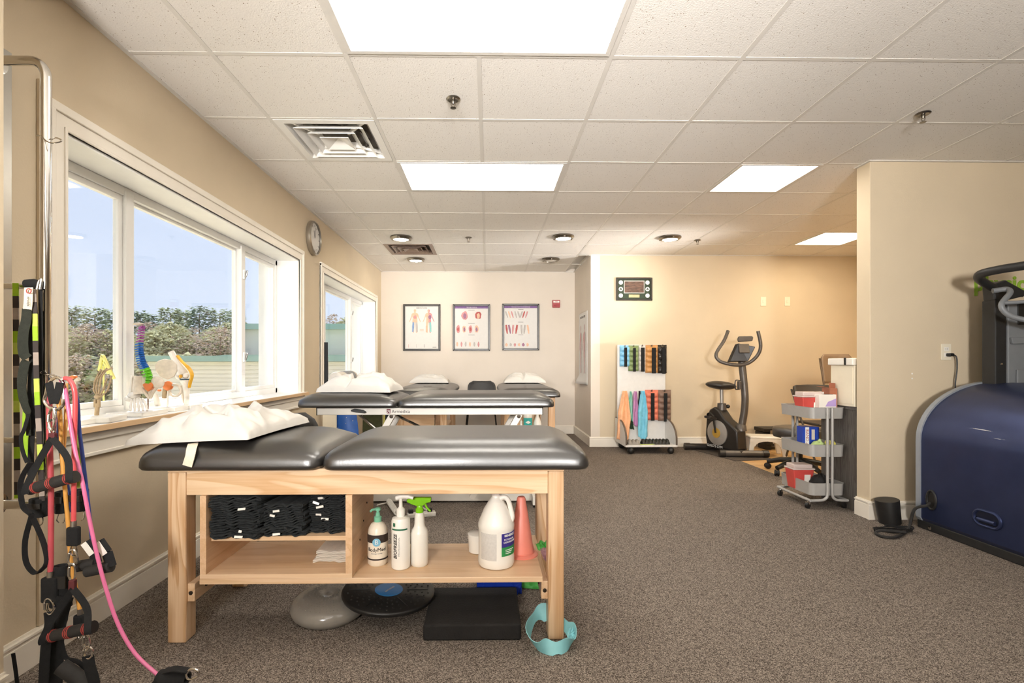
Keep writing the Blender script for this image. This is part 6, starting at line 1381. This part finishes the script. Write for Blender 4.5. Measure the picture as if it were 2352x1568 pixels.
for sx, px in ((-1, 325), (1, 362)):
    c_ = q(px, 878); MB().ball(c_, (.034, .014, .030), 16, 10, M=RY(sx*.5)).build('ilium', 'bone', t)
    MB().tube(smoothpath([c_+Vector((0, 0, -.02)), c_+Vector((-sx*.02, -.005, -.05)), q(345, 914), c_+Vector((-sx*.035, 0, -.03))], 4), .007, 8).build('pubis', 'bone', t)
# foot and ankle
t, Y = model('white foot and ankle skeleton model standing on a white block', 312); c_ = Vector((at(315, 900, Y).x, Y-.03, 0)); q = lambda px, py, dy=0: at(px, py, Y-.03+dy)
base_block(t, -1.715, Y-.03, .17, .12, .02)
MB().tube(smoothpath([q(317, 863), q(316, 885), q(318, 905)], 4), [.018, .0175, .017, .0165, .016, .0165, .018, .021, .024], 14).build('tibia', 'bone', t); MB().tube([q(303, 862), q(301, 890), q(300, 906)], [.007, .006, .009], 8).build('fibula', 'bone_white', t)
MB().ball(q(308, 908), (.028, .026, .018), 14, 10).ball(q(300, 915), (.024, .03, .016), 12, 8).build('ankle_bones', 'bone_white', t)
for k in range(5):
    a0 = q(303+k*6, 915, -.01); a1 = q(300+k*9, 932, -.05); a2 = q(300+k*9.5, 943, -.075); a2.z = max(a2.z, ZL+.026)
    f_ = MB().tube([a0, a1], [.0055, .0045], 8).build('metatarsal', 'bone_white', t); MB().tube([a1, (a1+a2)/2, a2], [.0065, .0045, .005], 8).build('toe', 'bone_white', t)
# hip and pelvis half
t, Y = model('pelvis and hip joint model with orange ligaments on the sill', 385); q = lambda px, py, dy=0: at(px, py, Y+dy)
base_block(t, -1.72, Y, .15, .12)
MB().prism([(-.055, .03), (-.04, .055), (-.01, .066), (.025, .06), (.048, .035), (.05, .0), (.035, -.03), (.005, -.045), (-.03, -.03), (-.05, .0)], 'y', -.006, .006).build('ilium', 'bone', t, M=TR(*q(383, 852)) @ RZ(.3), bevel=.004)
MB().ball(q(386, 886), (.026, .022, .026), 14, 10).build('joint_capsule', 'lig_orange', t); MB().ball(q(366, 896), (.010, .010, .007), 10, 6).build('ligament', 'lig_orange', t)
MB().tube(smoothpath([q(384, 886), q(379, 898), q(377, 914)], 4), [.018, .016, .014, .012, .012, .0115, .011, .011, .011], 12).build('femur', 'bone_tan', t)
P = [q(396, 884), q(410, 886), q(416, 898), q(408, 908), q(396, 908), q(390, 898)]
MB().tube(smoothpath(P, 5, True), .007, 8, closed=True).build('ischium', 'bone', t); MB().tube([(q(385, 910).x, Y, ZL+.02), q(386, 895)], .004, 8).build('rod', 'white_plastic', t)
MB().tube([(q(355, 930).x, Y+.03, ZL+.02), q(356, 905, .03)], .014, 10).build('support_post', 'bone_white', t)
# knee
t, Y = model('knee joint model with yellow tendon tilting over a white block', 422); q = lambda px, py, dy=0: at(px, py, Y+dy)
base_block(t, -1.72, Y, .15, .12)
MB().tube(smoothpath([q(393, 808), q(404, 828), q(416, 848), q(420, 860)], 5), [.017]*6+[.018, .019, .020, .022, .024]+[.026, .027, .028, .028, .026], 14).build('femur', 'bone_white', t, smooth=60)
MB().ball(q(410, 864, -.005), (.016, .016, .018), 12, 8).ball(q(426, 862, -.005), (.018, .018, .018), 12, 8).build('condyles', 'bone_white', t)
MB().ball(q(415, 864, -.024), (.010, .006, .010), 10, 6).build('ligament', 'tendon', t); MB().lathe([(.024, -.003), (.027, 0), (.024, .003)], q(425, 871), 16).build('meniscus', mat('meniscus', '#2f4a58', .5, var=.05), t)
MB().tube(smoothpath([q(425, 874), q(428, 890), q(429, 915), q(428, 930)], 4), [.026, .023, .02, .0175, .016, .015, .014, .0135, .013, .013, .013, .013, .013], 12).build('tibia', 'bone_white', t); MB().tube([q(413, 886), q(419, 905), q(423, 925)], [.012, .007, .007], 8).build('fibula', 'bone', t)
MB().ribbon(smoothpath([q(407, 816), q(420, 832), q(436, 848), q(441, 862), q(437, 878), q(434, 890)], 5), [.014]*8+[.02]*8+[.018]*10, .007, (.3, 1, .1)).build('tendon', 'tendon', t, smooth=40)
MB().tube([(q(428, 934).x, Y, ZL+.02), q(428, 922)], .011, 10).build('rod', 'white_plastic', t)
# hand
t, Y = model('tan hand skeleton model with raised fingers in front of the left pane', 236); q = lambda px, py, dy=0: at(px, py, Y+dy)
base_block(t, -1.73, Y, .11, .10)
MB().tube([q(224, 926), (q(222, 935).x, Y, ZL+.02)], .009, 10).build('rod', 'bone_tan', t); MB().tube([q(219, 935), q(219, 917)], .007, 8).tube([q(227, 935), q(227, 917)], .007, 8).build('forearm_bones', 'bone_tan', t)
MB().ball(q(225, 911), (.016, .012, .011), 12, 8).build('carpals', 'bone_tan', t)
for pts in ([(222, 908), (215, 895), (218, 875), (226, 858), (232, 848)], [(224, 906), (221, 890), (226, 868), (236, 853), (246, 846)], [(227, 906), (228, 888), (233, 864), (244, 850), (258, 845)], [(230, 907), (238, 893), (242, 880), (246, 868)], [(232, 910), (247, 897), (253, 878), (256, 862)]):
    f_ = None
    for a, b_ in zip(pts, pts[1:]):
        A_, B_ = q(*a), q(*b_); d_ = B_-A_
        f_ = MB().tube([A_+d_*.03, A_+d_*.2, A_+d_*.8, A_+d_*.97], [.0055, .0036, .0036, .005], 8).build('finger_bone', 'bone_tan', t)
# yellow stand behind the hand
Y = YC(238)+.18; q = lambda px, py: at(px, py, Y)
t = thing('yellow_stand', 'bright yellow A-shaped plastic stand behind the hand skeleton', 'stand', (q(238, 900).x, Y, ZL)); mat('yellow_white', '#f2ea8a', .4, var=.08)
for a, b_ in (((236, 814), (228, 852)), ((236, 816), (262, 870)), ((240, 830), (250, 858))): 
    l_ = MB().bar(q(*a), q(*b_), .012, .014).build('leg', 'yellow_white', t, smooth=0, bevel=.003)
MB().tube([q(238, 840), (q(238, 840).x, Y, ZL)], .004, 8).build('post', 'yellow_white', t)
# shoulder model and two spare blocks at the near end
t, Y = model('small shoulder joint model with orange capsule at the near end of the sill', 172); q = lambda px, py, dy=0: at(px, py, Y+dy)
base_block(t, -1.71, Y, .11, .12); MB().ball(q(168, 866), (.016, .014, .008), 12, 8, M=RY(-.2)).build('capsule', 'lig_orange', t); MB().tube(smoothpath([q(182, 870), q(175, 874), q(172, 890), q(172, 920), (q(172, 920).x, Y, ZL+.02)], 4), .008, 10).build('humerus', 'bone', t)
tag(MB().cbox((-1.66, YC(215), ZL+.013), (.09, .15, .024), RZ(.2)).build('white_block', 'white_plastic', smooth=0, bevel=.004), 'low white block on the sill beside the hand skeleton', 'block')
# ================================================================== WALL RAIL AND BANDS AT THE LEFT
PY = 1.72
def P(px, py, Y): return at(px, py, Y)
zt = P(105, 140, PY).z; zb = P(105, 1158, PY).z; xp = P(106, 600, PY).x; r = .055
t = thing('wall_rail', 'tall chrome wall-mounted rail bending into the wall beside the window', 'rail', (xp, PY, zb))
arc = [Vector((xp-r+r*math.sin(a), PY, zt-r+r*math.cos(a))) for a in (math.pi/2*k/8 for k in range(9))]; arc2 = [Vector((xp-r+r*math.cos(a), PY, zb+r-r*math.sin(a))) for a in (math.pi/2*k/8 for k in range(9))]
MB().tube([Vector((XL+.004, PY, zt))]+arc+arc2+[Vector((XL+.004, PY, zb))], .0155, 16).build('rail_tube', 'chrome', t)
for py in (657, 1010): z = P(100, py, PY).z; MB().tube([(XL+.003, PY, z), (xp-.012, PY, z)], .010, 12).build('rung', 'chrome', t)
for z in (zt, zb): MB().lathe([(.04, 0), (.04, .004), (.02, .008)], (XL, PY, z), 18, M=RY(math.pi/2)).build('flange', 'chrome', t)
MB().tube(smoothpath([P(85, 311, 1.70), P(95, 313, 1.695), P(108, 325, 1.69), P(125, 328, 1.69), P(142, 323, 1.70), P(128, 316, 1.71), P(118, 322, 1.735)], 5), .0025, 8).build('wire_hook', 'chrome', t)
tag(MB().box(XL, XL+.004, 1.738, 1.772, .62, 2.16).build('mounting_plate', 'steel', smooth=0, bevel=.001), 'long flat steel mounting plate on the wall behind the chrome rail', 'plate')
struct(MB().box(XL, XL+.012, wx(83, 400, XL).y, wx(95, 400, XL).y, .13, wx(88, 183, XL).z).build('trim_1', 'wall', smooth=0, bevel=.002))
# stretch straps with coloured loops
SEG = [mat('seg_lime', '#9cc320', .7, var=.08, scale=60), mat('seg_yellow', '#c3d35a', .7, var=.08, scale=60), mat('seg_black', '#3a322f', .8, var=.1, scale=60), mat('seg_grey', '#a3958a', .8, var=.08, scale=60)]
def striped(label, pts, w, seq, seglen=.037):
    path = smoothpath(pts, 10); t = thing('stretch_strap', label, 'strap', path[-1], 'striped stretch straps'); L = 0; cur = [path[0]]; k = 0
    for a, b_ in zip(path, path[1:]):
        cur.append(b_); L += (b_-a).length
        if L > seglen or b_ is path[-1]:
            MB().ribbon(cur, w, .004, (1, .25, 0)).build('loop_segment', SEG[seq[k % len(seq)]], t); cur = [b_]; L = 0; k += 1
seq = [0, 2, 3, 2, 0, 1, 2, 3, 2, 0, 1, 2, 3, 2]
striped('lime, black and grey striped stretch strap hanging at the far left', [P(36+.3*k, 650+k*38, 1.70) for k in range(14)], .016, seq)
striped('lime, black and grey striped stretch strap hanging beside the green webbing', [P(76, 665, 1.67), P(80, 720, 1.67), P(82, 800, 1.67), P(85, 900, 1.665), P(90, 1000, 1.66), P(95, 1095, 1.66), P(97, 1150, 1.66)], .014, [3, 2, 1, 0, 2, 3, 2, 1, 0, 2, 3, 2, 1, 0, 2])
# webbing strap with a white logo tag
t = thing('webbing_strap', 'dark green webbing strap with a white logo tag, folded in loops', 'strap', P(60, 950, 1.66), 'webbing straps')
MB().tube([P(60, 652, 1.69), P(78, 652, 1.69), P(92, 654, 1.69)], [.015, .017, .015], 12).build('cuff', 'black_fabric', t)
MB().tube(smoothpath([P(85, 664, 1.67), P(90, 645, 1.67), P(95, 642, 1.67), P(92, 664, 1.67)], 4), .004, 8).build('buckle', 'steel', t)
tg = MB().ribbon([P(66, 660, 1.66), P(65, 690, 1.655), P(63, 712, 1.66)], .024, .002, (1, .2, 0)).build('logo_tag', 'linen', t)
lp_ = P(66.5, 668, 1.65); MB().lathe([(.009, 0), (.009, .0012), (.006, .0014), (.006, 0)], lp_, 18, M=RX(math.pi/2), caps=False).build('logo_ring', 'print_red', tg)
text_mesh('stroops', .010, front_at(P(65, 692, 1.648)) @ RZ(-math.pi/2), 'lettering', 'ink', tg)
MB().ribbon(smoothpath([P(62, 708, 1.66), P(60, 735, 1.655), P(53, 770, 1.65), P(54, 810, 1.65), P(64, 822, 1.655)], 6), .026, .003, [Vector((1, .2+.12*k/4, 0)) for k in range(25)]).build('webbing', 'webbing', t, smooth=50)
MB().ribbon(smoothpath([P(62, 828, 1.66), P(56, 840, 1.655), P(50, 885, 1.65), P(56, 925, 1.65), P(64, 950, 1.655), P(66, 1000, 1.66)], 6), [.026]*12+[.024]*6+[.02]*6+[.012]*7, .003, (1, .25, 0)).build('webbing', 'webbing', t, smooth=50)
MB().ribbon(smoothpath([P(68, 720, 1.675), P(72, 800, 1.675), P(74, 830, 1.675), P(70, 900, 1.675), P(76, 950, 1.675), P(72, 1020, 1.675), P(70, 1090, 1.67)], 6), .016, .003, (1, .3, 0)).build('webbing', 'black_fabric', t, smooth=50)
def strap(label, pts, w, m='black_fabric', nm='nylon_strap', wd=(1, .3, 0), grp='black nylon straps', t_=.003, n=6):
    return tag(MB().ribbon(smoothpath(pts, n), w, t_, wd).build(nm, m, smooth=50), label, 'strap', grp)
strap('long narrow black strap hanging beside the chrome rail', [P(93, 660, 1.69), P(94, 800, 1.69), P(93, 900, 1.69), P(95, 1000, 1.69), P(92, 1090, 1.69)], .011)
strap('lime strap hanging below the green webbing', [P(62, 930, 1.68), P(60, 980, 1.68), P(62, 1040, 1.68), P(60, 1048, 1.68)], .020, 'seg_lime', grp='webbing straps')
strap('narrow dark strap curling left below the lime strap', [P(66, 950, 1.64), P(56, 985, 1.64), P(48, 1005, 1.64), P(52, 1035, 1.64), P(62, 1062, 1.64)], .010)
strap('black teardrop strap loop hanging lowest at the left', [P(70, 1062, 1.60), P(48, 1105, 1.60), P(52, 1160, 1.60), P(70, 1180, 1.60), P(72, 1185, 1.60), P(58, 1240, 1.60), P(60, 1290, 1.60), P(80, 1316, 1.60), P(98, 1306, 1.60), P(108, 1285, 1.60), P(98, 1240, 1.60), P(76, 1190, 1.60)], .014, wd=(.6, 1, 0))
# hook and big carabiner
t = thing('hook_chain', 'small steel hook and chain holding the bundle of tubes', 'hook', P(110, 862, 1.68))
for k in range(5):
    c_ = P(88+k*11, 851+k*4.5, 1.70-.012*k); MB().tube([c_+((Vector((.010*math.cos(a), 0, .005*math.sin(a))) if k % 2 else Vector((.010*math.cos(a), .005*math.sin(a), 0)))) for a in (2*math.pi*j/10 for j in range(10))], .0022, 6, closed=True).build('chain_link', 'chrome', t)
def carabiner(label, pts, Y, r=.0042, grp='steel carabiners'):
    t = thing('carabiner', label, 'carabiner', P(*pts[-1], Y), grp); pp = [P(*q_, Y) for q_ in pts]
    MB().tube(smoothpath(pp, 5, True), r, 8, closed=True).build('body', 'chrome', t); a, b_ = pp[0], pp[1]
    MB().tube([a.lerp(b_, .1)+Vector((0, -.002, 0)), a.lerp(b_, .9)+Vector((0, -.002, 0))], r*1.25, 8).build('gate', 'steel', t); return t
carabiner('large pear shaped steel carabiner holding the coloured tubes', [(146, 880), (149, 920), (136, 938), (118, 938), (103, 922), (106, 905), (113, 880), (130, 866)], 1.60, .005)
carabiner('small steel carabiner hanging under the large one', [(112, 970), (113, 950), (121, 936), (127, 950), (127, 970), (119, 988)], 1.58, .0035)
carabiner('small steel carabiner below the first, on the red strap end', [(113, 985), (114, 970), (121, 962), (127, 972), (126, 992), (119, 1000)], 1.585, .003)
strap('short black loop strap inside the large carabiner', [P(112, 878, 1.59), P(118, 905, 1.585), P(124, 926, 1.58), P(132, 905, 1.585), P(138, 878, 1.59)], .02)
# rubber tubes
def rtube(label, pts, Y, r, col, n=8, Ys=None):
    m = mat('tube_'+col, col, .35, var=.06, scale=20, sss=.1); Ys = Ys or [Y]*len(pts)
    return smoothpath([P(*q_, y) for q_, y in zip(pts, Ys)], n), m
def add_tube(label, pts, Y, r, col, end=None, Ys=None):
    path, m = rtube(label, pts, Y, r, col, Ys=Ys); t = thing('resistance_tube', label, 'resistance tube', path[-1], 'hanging resistance tubes')
    MB().tube(path, r, 12).build('tube', m, t)
    if end:
        e = path[-1]; MB().tube([e+Vector((0, 0, .006)), e-Vector((0, 0, .012))], r*1.25, 10).build('ferrule', 'steel', t)
        b = MB().cbox(e-Vector((0, 0, .012+end[1]/2)), (end[0], .02, end[1])); b.build('clamp', 'black_fabric', t, smooth=0, bevel=.006)
        cl = e-Vector((0, 0, end[1]+.012))
        MB().tube([cl+Vector((.010*math.cos(a), 0, -.014+.018*math.sin(a))) for a in (2*math.pi*j/12 for j in range(12))], .0024, 6, closed=True).build('ring', 'chrome', t)
    return t
add_tube('thick red tube arching over the hook and ending in a black clamp', [(148, 868), (160, 872), (170, 892), (173, 925), (171, 1000), (170, 1100), (169, 1200)], 1.60, .0068, '#d8575a', (.036, .06))
add_tube('long pink tube trailing from the hook down to the carpet', [(138, 868), (150, 895), (158, 945), (166, 1000), (178, 1060), (190, 1110), (203, 1180), (222, 1270), (243, 1350), (270, 1430), (310, 1500), (362, 1549)], 1.57, .0055, '#d8709a', Ys=[1.62, 1.60, 1.59, 1.585, 1.58, 1.57, 1.57, 1.57, 1.57, 1.57, 1.565, 1.56])
add_tube('dark blue tube hanging right of the red tube', [(170, 885), (178, 925), (182, 985), (190, 1050), (197, 1110), (205, 1180), (212, 1245)], 1.62, .0055, '#2e4385')
add_tube('olive tube hanging behind the dark blue tube', [(165, 875), (177, 910), (180, 980), (182, 1060), (180, 1120)], 1.64, .0045, '#7b8430')
add_tube('orange tube hanging under the large carabiner', [(133, 905), (138, 960), (143, 1050), (150, 1130), (157, 1205), (163, 1290), (172, 1340), (184, 1402)], 1.63, .0062, '#dca04e', (.034, .045))
add_tube('second orange tube hanging close beside the first', [(152, 880), (152, 950), (147, 1020), (143, 1090)], 1.65, .0055, '#e0a860')
add_tube('thick dark red tube at the left of the bundle ending in a black clamp', [(115, 880), (113, 960), (115, 1040), (117, 1120), (117, 1220), (116, 1316)], 1.61, .0078, '#c1525a', (.05, .08))
add_tube('navy blue tube slanting across the bundle', [(128, 935), (134, 1000), (145, 1070), (158, 1130), (166, 1175)], 1.66, .0055, '#2a3f7c')
# handles
def handle(label, a, b_, apex, Y, nm='foam_grip_pull'):
    A_, B_, C_ = P(*a, Y), P(*b_, Y-.02), P(*apex, Y); t = thing(nm, label, 'exercise handle', A_, 'foam grip handles')
    g_ = MB().tube([A_, A_.lerp(B_, .5), B_], [.0165, .0175, .0165], 16).build('foam_grip', 'rubber', t)
    for f_ in (.10, .135, .45, .49, .53, .86, .90):
        MB().tube([A_.lerp(B_, f_), A_.lerp(B_, f_+.018)], .0182, 16).build('red_ring', mat('grip_red', '#a8423c', .6, var=.06), g_)
    for E_ in (A_, B_): MB().tube([E_-(B_-A_).normalized()*.004, E_+(B_-A_).normalized()*.004], .0185, 14).build('end_ring', 'black_plastic', g_)
    for k, E_ in enumerate((A_, B_)): MB().ribbon(smoothpath([C_, C_.lerp(E_, .5)+Vector((.012*(1 if k else -1), 0, 0)), E_+Vector((0, -.018, .006)), E_+Vector((0, -.018, -.012))], 5), .018, .003, (1, .4, 0)).build('web_strap', 'black_fabric', t, smooth=50)
    return t
handle('black foam handle with red rings, upper of the two, hung from a carabiner', (72, 1122), (170, 1095), (120, 1006), 1.565)
handle('black foam handle with red rings, lower of the two near the baseboard', (110, 1462), (212, 1440), (168, 1352), 1.57)
tag(MB().cbox(P(121, 1005, 1.572), (.02, .014, .03)).build('strap_end', mat('maroon_web', '#5b2326', .7, var=.1), smooth=0, bevel=.003), 'maroon sewn strap end above the upper foam handle', 'strap end')
tag(MB().cbox(P(167, 1342, 1.575), (.018, .014, .03)).build('strap_end', 'maroon_web', smooth=0, bevel=.003), 'maroon sewn strap end above the lower foam handle', 'strap end')
# cuffs and stirrup handles
def cuffpad(label, c_, w, h, Y, rz=0.0, wedge=0.0):
    t = thing('ankle_cuff', label, 'cuff', P(*c_, Y), 'black padded cuffs'); o = P(*c_, Y)
    def f(u, v): a = u*2*math.pi; return o+Vector(((w/2-wedge*v)*math.cos(a), .016*math.sin(a), h*(v-.5)))
    MB().grid(f, 20, 6).build('pad', 'black_fabric', t, solid=.008, smooth=60, bevel=.002)
    for sx in (-1, 1): MB().tube(smoothpath([o+Vector((sx*w*.3, 0, -h*.45)), o+Vector((sx*w*.42, -.006, -h*.8)), o+Vector((sx*w*.2, -.006, -h*.95))], 4), .0022, 6).build('wire_ring', 'chrome', t)
    MB().ribbon([o+Vector((-w*.5, -.02, h*.15)), o+Vector((0, -.024, h*.15)), o+Vector((w*.5, -.02, h*.15))], h*.3, .003, (0, 0, 1)).build('hook_loop_band', 'black_plastic', t)
    return t
cuffpad('upper left black padded cuff behind the orange tube', (143, 1152), .03, .07, 1.66)
cuffpad('upper right black padded cuff behind the red tube', (184, 1148), .04, .068, 1.655)
cuffpad('large black padded cuff hanging in the middle of the bundle', (140, 1345), .06, .13, 1.63, wedge=.012)
cuffpad('black padded cuff above the left strap ring', (88, 1165), .045, .06, 1.67)
def stirrup(label, a, b_, c_, d_, Y):
    t = thing('stirrup_grip', label, 'exercise handle', P(*c_, Y), 'black stirrup handles')
    MB().tube(smoothpath([P(*a, Y), P(*b_, Y)], 4), .016, 12, flat=.6).build('padded_arm', 'black_fabric', t); MB().tube([P(*b_, Y), P(*c_, Y)], .016, 12, flat=.6).build('padded_arm', 'black_fabric', t)
    MB().tube([P(*c_, Y), P(*d_, Y)], .0175, 12).build('grip', 'rubber', t)
    m_ = P((a[0]*.45+b_[0]*.55), (a[1]*.45+b_[1]*.55), Y); ang = math.atan2(-(P(*b_, Y).z-P(*a, Y).z), P(*b_, Y).x-P(*a, Y).x)
    lb_ = MB().cbox(m_+Vector((0, -.012, 0)), (.045, .002, .018), RY(ang)).build('label_patch', 'white_plastic', t, smooth=0)
stirrup('black stirrup handle with a white label, right of the pink tube', (228, 1242), (246, 1268), (256, 1300), (200, 1312), 1.60)
stirrup('black stirrup handle with a white label, left of the pink tube', (198, 1244), (216, 1268), (222, 1292), (180, 1300), 1.615)
carabiner('steel carabiner under the red tube clamp', [(157, 1290), (160, 1268), (168, 1262), (176, 1275), (178, 1290), (166, 1298)], 1.585, .003)
carabiner('steel carabiner linking to the lower foam handle', [(159, 1325), (160, 1300), (165, 1294), (172, 1302), (172, 1325), (166, 1334)], 1.58, .003)
carabiner('steel carabiner under the left black clamp', [(104, 1400), (103, 1382), (110, 1374), (120, 1382), (125, 1400), (114, 1410)], 1.60, .003)
carabiner('steel carabiner below the lower foam handle', [(192, 1478), (194, 1460), (198, 1455), (204, 1466), (206, 1484), (198, 1494)], 1.56, .003)
carabiner('steel ring carabiner lowest in the bundle', [(192, 1502), (192, 1492), (202, 1484), (212, 1492), (211, 1506), (202, 1512)], 1.56, .003)
strap('black strap joining the left clamp to the lower foam handle', [P(112, 1405, 1.60), P(114, 1430, 1.60), P(108, 1460, 1.585), P(104, 1500, 1.58), P(100, 1568, 1.58)], .026)
strap('black strap running down behind the lower foam handle', [P(150, 1370, 1.61), P(138, 1410, 1.61), P(128, 1460, 1.61), P(126, 1520, 1.61), P(122, 1600, 1.61)], .045)
strap('black strap sloping right from the lower foam handle', [P(140, 1470, 1.60), P(152, 1510, 1.60), P(180, 1520, 1.60), P(205, 1545, 1.60)], .012)
strap('black strap hanging from the lowest steel ring', [P(202, 1505, 1.56), P(206, 1530, 1.56), P(216, 1565, 1.56), P(222, 1610, 1.56)], .03)
tag(MB().tube([P(140, 1530, 1.57), P(170, 1550, 1.57), P(205, 1580, 1.57)], .022, 14).build('foam_roll_grip', 'rubber'), 'black foam grip sloping at the very bottom of the bundle', 'foam grip')
strap('dark strap edge beside the wall corner at the bottom left', [P(30, 1500, 1.66), P(36, 1540, 1.66), P(44, 1600, 1.66)], .010)
# end of the pink tube on the floor
e = P(400, 1552, 1.56); t = thing('ankle_cuff', 'black cuff lying at the end of the pink tube on the carpet', 'cuff', (e.x, e.y, 0), 'black padded cuffs')
z0 = e.z-.02
def f(u, v): a = u*2*math.pi; return Vector((e.x-.045+.085*v, e.y, z0+.012))+Vector((0, .028*math.cos(a)*(1-.3*v), (.022*(1-.35*v))*math.sin(a)))
MB().grid(f, 18, 6).build('pad', 'black_fabric', t, solid=.006, smooth=60)
MB().tube(smoothpath([P(428, 1545, 1.55), P(440, 1536, 1.55), P(454, 1540, 1.55), P(456, 1550, 1.55), P(444, 1558, 1.55), P(430, 1558, 1.55)], 4, True), .0035, 8, closed=True).build('clip', 'chrome', t)
MB().ribbon(smoothpath([P(352, 1566, 1.56), P(370, 1545, 1.56), P(400, 1536, 1.55), P(432, 1540, 1.55)], 5), .02, .004, (0, 1, .3)).build('strap', 'black_fabric', t)
